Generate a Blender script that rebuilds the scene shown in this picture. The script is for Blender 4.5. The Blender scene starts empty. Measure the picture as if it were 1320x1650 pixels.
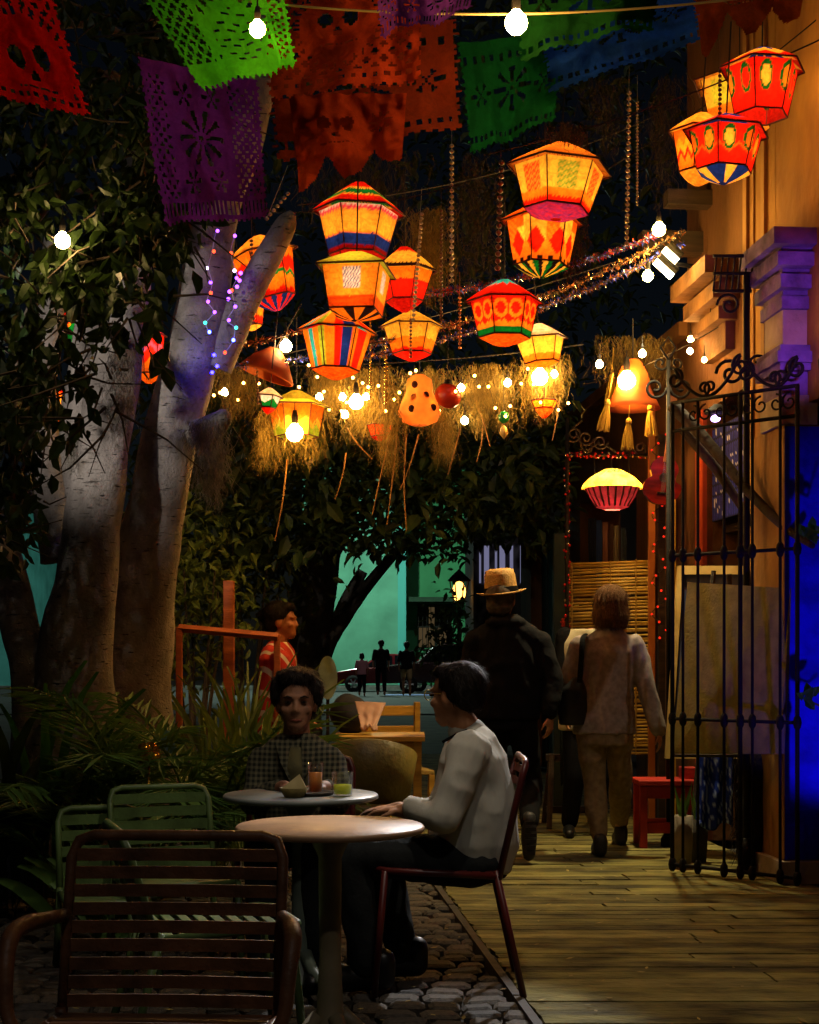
import bpy, bmesh, math, random
from mathutils import Vector, Matrix, noise
random.seed(7)
sc = bpy.context.scene
col = sc.collection
PI = math.pi
R = math.radians

# ------------------------------------------------------------------ camera
EYE, F, HX, HY = 1.22, 2400.0, 660.0, 1062.0
cam_d = bpy.data.cameras.new('camera')
cam_d.sensor_fit = 'VERTICAL'; cam_d.sensor_height = 36.0
cam_d.lens = 36.0 * F / 1650.0
cam_d.shift_y = (HY - 825.0) / 1650.0
cam_d.clip_start = 0.1; cam_d.clip_end = 500.0
cam = bpy.data.objects.new('camera', cam_d); col.objects.link(cam)
cam.location = (0, 0, EYE); cam.rotation_euler = (PI / 2, 0, 0)
sc.camera = cam

# ------------------------------------------------------------------ night sky, moon, exposure
world = bpy.data.worlds.new('World'); sc.world = world; world.use_nodes = True
wn = world.node_tree.nodes; wl = world.node_tree.links
sky = wn.new('ShaderNodeTexSky'); sky.sky_type = 'NISHITA'; sky.sun_disc = False
SUN_EL, SUN_ROT = R(50), R(168)
sky.sun_elevation = SUN_EL; sky.sun_rotation = SUN_ROT
wl.new(sky.outputs[0], wn['Background'].inputs[0]); wn['Background'].inputs[1].default_value = 0.0008
sun_d = bpy.data.lights.new('moon', 'SUN'); sun_d.energy = 0.17; sun_d.angle = R(0.5); sun_d.color = (1.0, 0.93, 0.86)
sun = bpy.data.objects.new('moon', sun_d); col.objects.link(sun)
sun.rotation_euler = Vector((-math.sin(SUN_ROT) * math.cos(SUN_EL), -math.cos(SUN_ROT) * math.cos(SUN_EL), -math.sin(SUN_EL))).to_track_quat('-Z', 'Y').to_euler()
sc.view_settings.view_transform = 'Standard'; sc.view_settings.look = 'None'
sc.view_settings.gamma = 1.0; sc.view_settings.exposure = 0.0; sc.view_settings.use_curve_mapping = False
sc.cycles.use_denoising = True
sc.cycles.sample_clamp_indirect = 4.0
sc.cycles.max_bounces = 6; sc.cycles.transparent_max_bounces = 8
sc.cycles.caustics_reflective = False; sc.cycles.caustics_refractive = False

# ------------------------------------------------------------------ helpers
def P(px, py, D):                     # photograph pixel + distance -> point in the place
    return Vector(((px - HX) / F * D, D, EYE + (HY - py) / F * D))
def lin(h):
    h = h.lstrip('#'); o = []
    for i in (0, 2, 4):
        v = int(h[i:i + 2], 16) / 255.0
        o.append(v / 12.92 if v <= 0.04045 else ((v + 0.055) / 1.055) ** 2.4)
    return (o[0], o[1], o[2], 1.0)
def cc(c): return lin(c) if isinstance(c, str) else tuple(c) + ((1.0,) if len(c) == 3 else ())

MATS = {}
def mat(name, a, b=None, scale=6.0, rough=0.7, metal=0.0, bump=0.0, bscale=None, stretch=(1, 1, 1), spec=0.4, trans=0.0, detail=5.0, lo=0.35, hi=0.65):
    if name in MATS: return MATS[name]
    m = bpy.data.materials.new(name); m.use_nodes = True; MATS[name] = m
    n = m.node_tree.nodes; l = m.node_tree.links; p = n['Principled BSDF']
    p.inputs['Base Color'].default_value = cc(a); p.inputs['Roughness'].default_value = rough
    p.inputs['Metallic'].default_value = metal; p.inputs['Specular IOR Level'].default_value = spec
    tc = n.new('ShaderNodeTexCoord'); mp = n.new('ShaderNodeMapping'); mp.inputs['Scale'].default_value = stretch
    l.new(tc.outputs['Object'], mp.inputs[0])
    last = None
    if b is not None:
        nz = n.new('ShaderNodeTexNoise'); nz.inputs['Scale'].default_value = scale; nz.inputs['Detail'].default_value = detail
        l.new(mp.outputs[0], nz.inputs['Vector'])
        mr = n.new('ShaderNodeMapRange'); mr.inputs[1].default_value = lo; mr.inputs[2].default_value = hi
        l.new(nz.outputs[0], mr.inputs[0])
        mx = n.new('ShaderNodeMix'); mx.data_type = 'RGBA'; mx.inputs['A'].default_value = cc(a); mx.inputs['B'].default_value = cc(b)
        l.new(mr.outputs[0], mx.inputs['Factor']); last = mx.outputs['Result']; l.new(last, p.inputs['Base Color'])
    if bump:
        n2 = n.new('ShaderNodeTexNoise'); n2.inputs['Scale'].default_value = bscale or scale * 3; n2.inputs['Detail'].default_value = 6
        l.new(mp.outputs[0], n2.inputs['Vector'])
        bp = n.new('ShaderNodeBump'); bp.inputs['Strength'].default_value = bump; bp.inputs['Distance'].default_value = 0.02
        l.new(n2.outputs[0], bp.inputs['Height']); l.new(bp.outputs[0], p.inputs['Normal'])
    if trans:
        tr = n.new('ShaderNodeBsdfTranslucent'); tr.inputs[0].default_value = cc(a)
        if last: l.new(last, tr.inputs[0])
        ms = n.new('ShaderNodeMixShader'); ms.inputs[0].default_value = trans
        l.new(p.outputs[0], ms.inputs[1]); l.new(tr.outputs[0], ms.inputs[2]); l.new(ms.outputs[0], n['Material Output'].inputs[0])
    return m
def emis(name, color, strength):
    if name in MATS: return MATS[name]
    m = bpy.data.materials.new(name); m.use_nodes = True; MATS[name] = m
    n = m.node_tree.nodes; n.clear()
    e = n.new('ShaderNodeEmission'); e.inputs[0].default_value = cc(color); e.inputs[1].default_value = strength
    o = n.new('ShaderNodeOutputMaterial'); m.node_tree.links.new(e.outputs[0], o.inputs[0]); return m
def cloth_mat(name, trans, rough=0.8, weave=60, low=.72):   # colours come from the printed / woven pattern stored on the mesh
    m = bpy.data.materials.new(name); m.use_nodes = True; MATS[name] = m
    n = m.node_tree.nodes; l = m.node_tree.links; p = n['Principled BSDF']; p.inputs['Roughness'].default_value = rough; p.inputs['Specular IOR Level'].default_value = .12
    at = n.new('ShaderNodeAttribute'); at.attribute_name = 'Col'
    tc = n.new('ShaderNodeTexCoord')
    nz = n.new('ShaderNodeTexNoise'); nz.inputs['Scale'].default_value = weave; nz.inputs['Detail'].default_value = 5; nz.inputs['Distortion'].default_value = .8
    l.new(tc.outputs['Object'], nz.inputs['Vector'])
    mr = n.new('ShaderNodeMapRange'); mr.inputs[1].default_value = 0.3; mr.inputs[2].default_value = 0.7; mr.inputs[3].default_value = low; mr.inputs[4].default_value = 1.0
    l.new(nz.outputs[0], mr.inputs[0])
    mu = n.new('ShaderNodeMix'); mu.data_type = 'RGBA'; mu.blend_type = 'MULTIPLY'; mu.inputs['Factor'].default_value = 1.0
    l.new(at.outputs['Color'], mu.inputs['A']); l.new(mr.outputs[0], mu.inputs['B'])
    l.new(mu.outputs['Result'], p.inputs['Base Color'])
    n3 = n.new('ShaderNodeTexNoise'); n3.inputs['Scale'].default_value = 22; n3.inputs['Detail'].default_value = 5; n3.inputs['Distortion'].default_value = 1.2; l.new(tc.outputs['Object'], n3.inputs['Vector'])
    bp = n.new('ShaderNodeBump'); bp.inputs['Strength'].default_value = .5; bp.inputs['Distance'].default_value = .01; l.new(n3.outputs[0], bp.inputs['Height']); l.new(bp.outputs[0], p.inputs['Normal'])
    tr = n.new('ShaderNodeBsdfTranslucent'); l.new(mu.outputs['Result'], tr.inputs[0]); l.new(bp.outputs[0], tr.inputs['Normal'])
    ms = n.new('ShaderNodeMixShader'); ms.inputs[0].default_value = trans
    l.new(p.outputs[0], ms.inputs[1]); l.new(tr.outputs[0], ms.inputs[2]); l.new(ms.outputs[0], n['Material Output'].inputs[0])
    return m

def bark_mat(name, pale, dark, moss_c):      # mottled smooth bark with lenticels and stains
    m = bpy.data.materials.new(name); m.use_nodes = True; MATS[name] = m
    n = m.node_tree.nodes; l = m.node_tree.links; p = n['Principled BSDF']; p.inputs['Roughness'].default_value = .85; p.inputs['Specular IOR Level'].default_value = .2
    tc = n.new('ShaderNodeTexCoord')
    def nz(sc_, st, det=6):
        mp = n.new('ShaderNodeMapping'); mp.inputs['Scale'].default_value = st; l.new(tc.outputs['Object'], mp.inputs[0])
        t = n.new('ShaderNodeTexNoise'); t.inputs['Scale'].default_value = sc_; t.inputs['Detail'].default_value = det; t.inputs['Roughness'].default_value = .62; l.new(mp.outputs[0], t.inputs['Vector']); return t.outputs[0]
    def ramp(x, a, b):
        r = n.new('ShaderNodeMapRange'); r.inputs[1].default_value = a; r.inputs[2].default_value = b; l.new(x, r.inputs[0]); return r.outputs[0]
    def mix(f, a, b):
        k = n.new('ShaderNodeMix'); k.data_type = 'RGBA'; l.new(f, k.inputs['Factor'])
        for s_, v in (('A', a), ('B', b)):
            if isinstance(v, tuple): k.inputs[s_].default_value = v
            else: l.new(v, k.inputs[s_])
        return k.outputs['Result']
    big = nz(3.2, (1, 1, .6)); mid = nz(13, (1, 1, .8)); len_ = nz(26, (.5, .5, 3.0), 3); fine = nz(70, (1, 1, 1), 3)
    c = mix(ramp(big, .36, .62), cc(dark), cc(pale)); c = mix(ramp(mid, .52, .66), c, cc(moss_c)); c = mix(ramp(len_, .63, .70), c, cc('#2a231d'))
    l.new(c, p.inputs['Base Color'])
    ad = n.new('ShaderNodeMath'); ad.operation = 'MULTIPLY_ADD'; ad.inputs[1].default_value = .6; l.new(mid, ad.inputs[0]); l.new(fine, ad.inputs[2])
    a2 = n.new('ShaderNodeMath'); a2.operation = 'SUBTRACT'; l.new(ad.outputs[0], a2.inputs[0]); l.new(ramp(len_, .6, .7), a2.inputs[1])
    bp = n.new('ShaderNodeBump'); bp.inputs['Strength'].default_value = .8; bp.inputs['Distance'].default_value = .012; l.new(a2.outputs[0], bp.inputs['Height']); l.new(bp.outputs[0], p.inputs['Normal'])
    return m

def props(o, label=None, cat=None, group=None, kind=None):
    if label: o['label'] = label
    if cat: o['category'] = cat
    if group: o['group'] = group
    if kind: o['kind'] = kind
    return o
def thing(name, label, cat, loc=(0, 0, 0), rz=0.0, group=None):
    o = bpy.data.objects.new(name, None); col.objects.link(o); o.empty_display_size = 0.05
    o.location = loc; o.rotation_euler = (0, 0, rz)
    return props(o, label, cat, group)
def copy_tree(o, parent=None):
    c = o.copy(); col.objects.link(c); c.parent = parent
    for ch in list(o.children): copy_tree(ch, c)
    return c

class MB:
    """collects shapes; build() links them as ONE mesh object"""
    def __init__(s, off=(0, 0, 0)): s.v = []; s.f = []; s.c = []; s.off = Vector(off)
    def add(s, vs, fs, cols=None):
        b = len(s.v); s.v += [tuple(Vector(v) - s.off) for v in vs]; s.f += [tuple(i + b for i in f) for f in fs]
        if cols: s.c += cols
    def hexa(s, p):      # 8 points, bottom 4 then top 4
        s.add(p, [(3, 2, 1, 0), (4, 5, 6, 7), (0, 1, 5, 4), (1, 2, 6, 5), (2, 3, 7, 6), (3, 0, 4, 7)])
    def box(s, c, d, rz=0.0, mtx=None):
        h = Vector(d) / 2; pts = []
        M = mtx if mtx is not None else Matrix.Rotation(rz, 3, 'Z')
        for z in (-1, 1):
            for x, y in ((-1, -1), (1, -1), (1, 1), (-1, 1)):
                pts.append(Vector(c) + M @ Vector((x * h.x, y * h.y, z * h.z)))
        s.hexa(pts)
    def bbox(s, c, d, b=0.01, mtx=None):      # bevelled box
        bm = bmesh.new(); bmesh.ops.create_cube(bm, size=1.0)
        for v in bm.verts: v.co = Vector((v.co.x * d[0], v.co.y * d[1], v.co.z * d[2]))
        bmesh.ops.bevel(bm, geom=list(bm.edges), offset=b, segments=2, affect='EDGES', profile=0.5)
        M = mtx if mtx is not None else Matrix.Identity(3)
        bm.verts.index_update()
        s.add([Vector(c) + M @ v.co for v in bm.verts], [tuple(v.index for v in f.verts) for f in bm.faces]); bm.free()
    def tube(s, pts, r, n=8, cap=True, flat=None):
        pts = [Vector(p) for p in pts]; k = len(pts)
        rr = r if isinstance(r, (list, tuple)) else [r] * k
        vs = []; fs = []; prev = None
        for i in range(k):
            t = (pts[min(i + 1, k - 1)] - pts[max(i - 1, 0)])
            if t.length < 1e-9: t = Vector((0, 0, 1))
            t.normalize()
            if prev is None:
                a = Vector((0, 0, 1)) if abs(t.z) < 0.9 else Vector((1, 0, 0))
                u = t.cross(a).normalized()
            else:
                u = prev - t * prev.dot(t)
                u = u.normalized() if u.length > 1e-6 else t.orthogonal().normalized()
            prev = u; w = t.cross(u)
            for j in range(n):
                a = 2 * PI * j / n
                vs.append(pts[i] + u * (math.cos(a) * rr[i]) + w * (math.sin(a) * rr[i] * (flat or 1.0)))
        for i in range(k - 1):
            for j in range(n):
                j2 = (j + 1) % n
                fs.append((i * n + j, i * n + j2, (i + 1) * n + j2, (i + 1) * n + j))
        if cap: fs.append(tuple(range(n - 1, -1, -1))); fs.append(tuple((k - 1) * n + j for j in range(n)))
        s.add(vs, fs)
    def lathe(s, prof, c=(0, 0, 0), n=20, cap=True):
        c = Vector(c); vs = []; fs = []; k = len(prof)
        for r, z in prof:
            for j in range(n):
                a = 2 * PI * j / n; vs.append(c + Vector((r * math.cos(a), r * math.sin(a), z)))
        for i in range(k - 1):
            for j in range(n):
                j2 = (j + 1) % n; fs.append((i * n + j, i * n + j2, (i + 1) * n + j2, (i + 1) * n + j))
        if cap: fs.append(tuple(range(n - 1, -1, -1))); fs.append(tuple((k - 1) * n + j for j in range(n)))
        s.add(vs, fs)
    def ball(s, c, r, n=8, m=6, mtx=None):
        c = Vector(c); rx, ry, rz = (r, r, r) if not isinstance(r, (tuple, list)) else r
        vs = []; fs = []
        for i in range(m + 1):
            t = PI * i / m
            for j in range(n):
                a = 2 * PI * j / n
                q = Vector((rx * math.sin(t) * math.cos(a), ry * math.sin(t) * math.sin(a), rz * math.cos(t)))
                vs.append(c + (mtx @ q if mtx is not None else q))
        for i in range(m):
            for j in range(n):
                j2 = (j + 1) % n; fs.append((i * n + j, (i + 1) * n + j, (i + 1) * n + j2, i * n + j2))
        s.add(vs, fs)
    def quad(s, a, b, c, d): s.add([a, b, c, d], [(0, 1, 2, 3)])
    def build(s, name, m, parent=None, smooth=False):
        me = bpy.data.meshes.new(name); me.from_pydata(s.v, [], s.f)
        me.materials.append(m)
        if s.c:
            at = me.color_attributes.new('Col', 'FLOAT_COLOR', 'POINT')
            for i, c in enumerate(s.c): at.data[i].color = c
        if smooth: me.polygons.foreach_set('use_smooth', [True] * len(me.polygons))
        me.update()
        o = bpy.data.objects.new(name, me); col.objects.link(o)
        if parent is not None: o.parent = parent
        elif s.off.length: o.location = s.off
        return o
def curve_pts(a, b, sag, n=16):
    a = Vector(a); b = Vector(b); return [a.lerp(b, i / n) - Vector((0, 0, sag * 4 * (i / n) * (1 - i / n))) for i in range(n + 1)]
def smooth_path(ctrl, n=6):                     # Catmull-Rom through (point, radius)
    pts = [Vector(p) for p, r in ctrl]; rad = [r for p, r in ctrl]; out = []; ro = []
    for i in range(len(pts) - 1):
        p0 = pts[max(i - 1, 0)]; p1 = pts[i]; p2 = pts[i + 1]; p3 = pts[min(i + 2, len(pts) - 1)]
        for k in range(n):
            t = k / n; t2 = t * t; t3 = t2 * t
            out.append(0.5 * ((2 * p1) + (p2 - p0) * t + (2 * p0 - 5 * p1 + 4 * p2 - p3) * t2 + (3 * p1 - p0 - 3 * p2 + p3) * t3))
            ro.append(rad[i] + (rad[i + 1] - rad[i]) * t)
    out.append(pts[-1]); ro.append(rad[-1]); return out, ro
def scroll(c, r0, turns, start, ux, uz, n=22, sgn=1):  # wrought iron spiral
    c = Vector(c); pts = []
    for i in range(n + 1):
        t = i / n; a = start + sgn * turns * 2 * PI * t; r = r0 * (1 - 0.8 * t)
        pts.append(c + ux * (r * math.cos(a)) + uz * (r * math.sin(a)))
    return pts
UX = Vector((1, 0, 0)); UY = Vector((0, 1, 0)); UZ = Vector((0, 0, 1))

# facade line: runs away from the camera and slightly to the left
FN = Vector((-0.9958, -0.0916, 0)); FT = Vector((-0.0916, 0.9958, 0))
def FA(D, w, z): return Vector((2.923 - 0.092 * D, D, 0)) + FN * w + UZ * z
def fbox(mb, D0, D1, w0, w1, z0, z1):
    mb.hexa([FA(D0, w0, z0), FA(D0, w1, z0), FA(D1, w1, z0), FA(D1, w0, z0), FA(D0, w0, z1), FA(D0, w1, z1), FA(D1, w1, z1), FA(D1, w0, z1)])
FROT = Matrix.Rotation(math.atan2(0.0916, 0.9958), 3, 'Z')

# ------------------------------------------------------------------ materials
IRON = mat('wrought iron', '#0d0b09', '#17120e', 20, 0.75, 0.0, 0.2, spec=.2)
WIRE = mat('cable', '#1d1813', rough=0.6)
SKIN = mat('skin', '#94684c', '#7c543e', 16, 0.6, 0, .15, 60, spec=.25)
# ================================================================== THE SETTING
GROUND = mat('dark paving', '#4a463f', '#2f2c28', 3.0, 0.9, 0, 0.5, 12)
m = MB(); m.quad((-90, -4, -0.06), (90, -4, -0.06), (90, 200, -0.06), (-90, 200, -0.06))
props(m.build('ground', GROUND), kind='structure')
ASPH = mat('far asphalt', '#2b2b2c', '#3b3a39', 1.5, 0.8, 0, 0.3, 30)
m = MB(); m.quad((-40, 34, -0.03), (40, 34, -0.03), (40, 61.0, -0.03), (-40, 61.0, -0.03))
props(m.build('street', ASPH), kind='structure')
KERB = mat('kerb stone', '#6d6a64', '#4c4a46', 4, 0.9, 0, 0.3)
m = MB(); m.box((0, 61.6, 0.04), (80, 1.2, 0.14))
props(m.build('far_pavement', KERB), kind='structure')

# boardwalk: cross planks from the camera to the far doorway
def deck_left(D): return 0.4375 - 0.092 * (D - 5.25)
PLK = [mat('plank %d' % i, a, b, 3.2, 0.9, 0, 0.8, 24, stretch=(1, 2.2, 2.2), lo=0.32, hi=0.66, spec=.2) for i, (a, b) in enumerate((('#8f8648', '#4a4426'), ('#867c44', '#403a20'), ('#988e52', '#544c2c'), ('#7a7040', '#3a341e')))]
m = MB(); m.hexa([Vector((deck_left(D) + 0.02, D, z)) if s == 0 else FA(D, 0.0, z) for z in (-0.05, -0.02) for D, s in ((3.4, 0), (3.4, 1), (19.2, 1), (19.2, 0))])
deck = props(m.build('boardwalk', mat('deck joists', '#2a2416')), kind='structure')
rnd = random.Random(3)
D = 3.5; i = 0
while D < 13.5:
    wd = rnd.uniform(0.075, 0.125); g = rnd.uniform(0.002, 0.007)
    nsp = 2 if rnd.random() < 0.55 else 1
    cut = rnd.uniform(0.35, 0.65)
    for k in range(nsp):
        a0, a1 = (0, 1) if nsp == 1 else ((0, cut - 0.003) if k == 0 else (cut + 0.003, 1))
        h = rnd.uniform(-0.004, 0.002); sk = rnd.uniform(-0.004, 0.004)
        p = []
        for z in (-0.02, h):
            for DD, a in ((D, a0), (D + sk, a1), (D + wd + sk, a1), (D + wd, a0)):
                l = Vector((deck_left(DD) + rnd.uniform(-0.015, 0.01) * (a == 0), DD, z)); r_ = FA(DD, 0.0, z)
                p.append(l.lerp(r_, a))
        m = MB(); m.hexa(p); m.build('plank', PLK[rnd.randrange(4)], deck); i += 1
    D += wd + g
m = MB(); m.hexa([Vector((deck_left(D_), D_, z)) if s == 0 else FA(D_, 0.0, z) for z in (-0.02, 0.0) for D_, s in ((13.51, 0), (13.51, 1), (19.2, 1), (19.2, 0))])
m.build('far_planks', PLK[0], deck)
# timber edging of the boardwalk
m = MB()
for D0 in range(0, 8):
    a = 3.4 + D0 * 2
    m.hexa([Vector((deck_left(d) + x, d, z)) for z in (-0.055, 0.004) for d, x in ((a, -0.05), (a, -0.018), (a + 1.98, -0.018), (a + 1.98, -0.05))])
m.build('edge_board', mat('edge board', '#3c3122', '#241d15', 4, 0.8, 0, 0.3), deck)

# cobbles between boardwalk and tables
COB = [mat('cobble %d' % i, a, b, 9, 0.8, 0, 0.5, 25) for i, (a, b) in enumerate((('#4e463a', '#352e26'), ('#564a3a', '#3c3228'), ('#403a33', '#2a2622')))]
stones = []
for k in range(6):
    bm = bmesh.new(); bmesh.ops.create_cube(bm, size=1.0)
    for v in bm.verts: v.co = Vector((v.co.x * (1 + rnd.uniform(-.2, .12)), v.co.y * (1 + rnd.uniform(-.2, .12)), v.co.z))
    bmesh.ops.bevel(bm, geom=[e for e in bm.edges], offset=0.16, segments=1, affect='EDGES')
    me = bpy.data.meshes.new('cobble'); bm.to_mesh(me); bm.free(); me.materials.append(COB[k % 3]); stones.append(me)
bed = MB(); bed.quad((-3.4, 4.2, -0.05), (0.52, 4.2, -0.05), (0.25, 9.0, -0.05), (-3.4, 9.0, -0.05))
bed = props(bed.build('cobbled_ground', mat('joint sand', '#2c261d', '#1d1914', 20, 0.95)), kind='structure')
cand = []
y = 4.45
while y < 8.6:
    x = -3.2 + rnd.uniform(-.05, .05)
    while x < deck_left(y) - 0.09:
        w_ = rnd.uniform(0.10, 0.17); cand.append((x + w_ / 2, y + rnd.uniform(-.015, .015), w_ * .93, rnd.uniform(.1, .116))); x += w_
    y += 0.122
cand.sort(key=lambda c: abs(c[0] - 0.1) + 0.55 * abs(c[1] - 5.6))
rest = MB()
for k, (x, y, w_, d_) in enumerate(cand):
    if k < 300:
        o = bpy.data.objects.new('cobble', stones[rnd.randrange(6)]); col.objects.link(o); o.parent = bed
        o.location = (x, y, -0.045 + rnd.uniform(-.008, .006)); o.scale = (w_, d_, 0.07); o.rotation_euler = (rnd.uniform(-.06, .06), rnd.uniform(-.06, .06), rnd.uniform(-.12, .12))
    else:
        me = stones[k % 6]; mt = Matrix.Rotation(rnd.uniform(-.12, .12), 3, 'Z'); c = Vector((x, y, -0.045 + rnd.uniform(-.008, .006)))
        rest.add([c + mt @ Vector((v.co.x * w_, v.co.y * d_, v.co.z * .07)) for v in me.vertices], [tuple(p.vertices) for p in me.polygons])
o = rest.build('outer_cobbles', COB[0], bed); o['kind'] = 'stuff'
# fallen leaves and petals scattered on the planks and cobbles
lf = MB()
for k in range(260):
    d = rnd.uniform(4.9, 11); x = rnd.uniform(-1.0, 1.6) - 0.05 * d
    c = Vector((x, d, 0.008 if x > deck_left(d) else -0.004)); a = rnd.uniform(0, 6.3); s_ = rnd.uniform(.008, .022)
    u = Vector((math.cos(a), math.sin(a), rnd.uniform(-.1, .3))) * s_; v = Vector((-math.sin(a), math.cos(a), 0)) * s_ * .5
    lf.quad(c - u, c + v, c + u, c - v)
props(lf.build('fallen_leaves', mat('dry leaf', '#a8934a', '#6d5a2a', 8, 0.8)), 'small dry leaves scattered over the boardwalk and cobbles', 'leaves', kind='stuff')

# ------------------------------------------------------------------ tall ochre building on the right
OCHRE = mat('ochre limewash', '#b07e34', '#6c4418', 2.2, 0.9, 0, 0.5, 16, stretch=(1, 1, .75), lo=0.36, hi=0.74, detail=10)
STONE = mat('cut stone', '#b09a80', '#8d775f', 5, 0.85, 0, 0.5, 22)
DARKW = mat('old dark timber', '#3a2717', '#22160d', 3, 0.7, 0, 0.4, 25, stretch=(1, 1, 8))
PLUM = mat('violet painted stone', '#7a5d92', '#3f2e50', 7, 0.9, 0, 0.7, 26, detail=9, lo=.4, hi=.75)
BLUE = mat('blue painted door', '#1a18c0', '#141296', 3, 0.45, 0, 0.2, 20)
bA = thing('ochre_building', 'tall ochre building with moulded door hoods on the right', 'building', FA(8, 0, 0))
def fpart(name, ma, boxes, parent=bA):
    mb = MB(parent.location)
    for b in boxes: fbox(mb, *b)
    return mb.build(name, ma, parent)
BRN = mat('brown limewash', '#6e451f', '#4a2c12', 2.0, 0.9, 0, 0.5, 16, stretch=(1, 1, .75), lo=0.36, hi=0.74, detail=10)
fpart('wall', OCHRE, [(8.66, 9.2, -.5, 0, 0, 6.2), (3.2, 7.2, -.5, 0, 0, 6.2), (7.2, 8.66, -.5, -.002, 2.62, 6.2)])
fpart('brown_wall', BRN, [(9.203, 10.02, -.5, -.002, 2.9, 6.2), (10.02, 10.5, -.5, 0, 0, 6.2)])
fpart('shop_back_wall', mat('shop interior', '#6b4a2c', '#4b3320', 2, 0.9), [(9.1, 10.2, -1.3, -1.25, 0, 3.2)])
d = fpart('blue_door', BLUE, [(7.2, 8.64, -.16, -.10, 0, 2.62)])
for k in range(3):
    dd = 7.3 + k * 0.46
    for z0, z1 in ((.25, .95), (1.1, 1.75), (1.9, 2.5)):
        mb = MB(bA.location); fbox(mb, dd, dd + .34, -.10, -.075, z0, z1); mb.build('door_panel', BLUE, d)
BJ = mat('blue light paint', '#1a10d0', '#0e0880', 5, 0.7, 0, .5, 24, spec=.2, detail=9, lo=.42, hi=.75)
fpart('pilaster_shaft', OCHRE, [(8.14, 8.655, -.1, .13, 0.12, 2.50)])
fpart('blue_light_panel', BJ, [(8.132, 8.139, -.1, .127, 0.125, 2.49)])  # thin slab, blue light on the pilaster's near face put into its colour
fpart('pilaster_base', STONE, [(8.08, 8.66, -.1, .17, 0, .12)])
for w_, e_, z0, z1, ma in ((.15, .03, 2.50, 2.66, STONE), (.14, .01, 2.66, 2.79, PLUM), (.17, .06, 2.79, 2.83, PLUM), (.19, .08, 2.83, 2.89, PLUM), (.165, .05, 2.89, 2.93, PLUM), (.135, .0, 2.93, 3.13, STONE), (.15, .03, 3.13, 3.20, PLUM), (.138, .01, 3.20, 3.235, PLUM), (.17, .07, 3.235, 3.31, PLUM), (.15, .04, 3.31, 3.345, PLUM), (.20, .11, 3.345, 3.42, PLUM), (.17, .08, 3.42, 3.45, PLUM), (.235, .15, 3.45, 3.54, PLUM)):
    fpart('moulding', ma, [(8.15 - e_, 8.45 + e_, -.05, w_, z0, z1 - .001)])
OST = mat('ochre stone', '#7c552c', '#5a3b1c', 5, 0.85, 0, 0.5, 22)
for w_, e_, z0, z1 in ((.06, .0, 3.18, 3.36), (.12, .05, 3.36, 3.44), (.08, .02, 3.44, 3.48), (.17, .10, 3.48, 3.58), (.12, .06, 3.58, 3.62), (.24, .16, 3.62, 3.73)):
    fpart('moulding', OST, [(9.42 - e_, 9.9 + e_, -.01, w_, z0, z1 - .001)])
fpart('quoin', mat('pale stucco', '#a87c44', '#80582a', 2, 0.9, 0, .4, 20, stretch=(1, 1, .8)), [(8.80, 8.86, 0, .02, 0, 6.2)]); fpart('quoin', MATS['pale stucco'], [(9.02, 9.05, 0, .012, 0, 6.2)]); fpart('quoin', MATS['pale stucco'], [(9.13, 9.2, 0, .02, 2.9, 6.2)])
fpart('roof_beam', DARKW, [(10.1, 10.24, -.1, .42, 3.98, 4.12)])
fpart('roof_beam', DARKW, [(9.9, 10.02, -.1, .3, 4.24, 4.34)])
ORJ = mat('red orange jamb', '#b3421c', '#8c2f12', 3, 0.6, 0, .2)
fpart('door_jamb', ORJ, [(10.02, 10.2, -.04, .03, 0, 2.9)])
fpart('shelf', DARKW, [(9.25, 10.0, -.5, -.1, 2.06, 2.11)])
fpart('shelf', DARKW, [(9.25, 10.0, -.5, -.1, 1.30, 1.35)])

# ------------------------------------------------------------------ low building further along
bB = thing('shop_building', 'low dark shop building beyond the hanging sign', 'building', FA(14, 0, 0))
WB = mat('brown plaster', '#6e4522', '#4b2e17', 1.5, 0.9, 0, .4, 16, stretch=(2, 2, .3))
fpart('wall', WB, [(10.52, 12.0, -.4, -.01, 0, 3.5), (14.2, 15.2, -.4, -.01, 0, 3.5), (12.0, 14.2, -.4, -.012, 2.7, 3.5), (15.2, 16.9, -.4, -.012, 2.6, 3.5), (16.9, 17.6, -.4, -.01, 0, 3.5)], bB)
fpart('cornice', mat('cornice plaster', '#7c5429', '#5d3d1d', 3, 0.9), [(10.5, 17.65, -.4, .06, 3.5, 3.6)], bB)
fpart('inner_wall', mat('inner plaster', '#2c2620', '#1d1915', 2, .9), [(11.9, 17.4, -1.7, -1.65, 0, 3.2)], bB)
fpart('door', mat('dark green door', '#16201a', '#0d130f', 4, .5), [(15.2, 16.9, -.2, -.14, 0, 2.6)], bB)
for k in range(4):
    mb = MB(bB.location); fbox(mb, 15.25 + k * .41, 15.56 + k * .41, -.14, -.115, .2, 2.4); mb.build('door_panel', MATS['dark green door'], bB)
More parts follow.
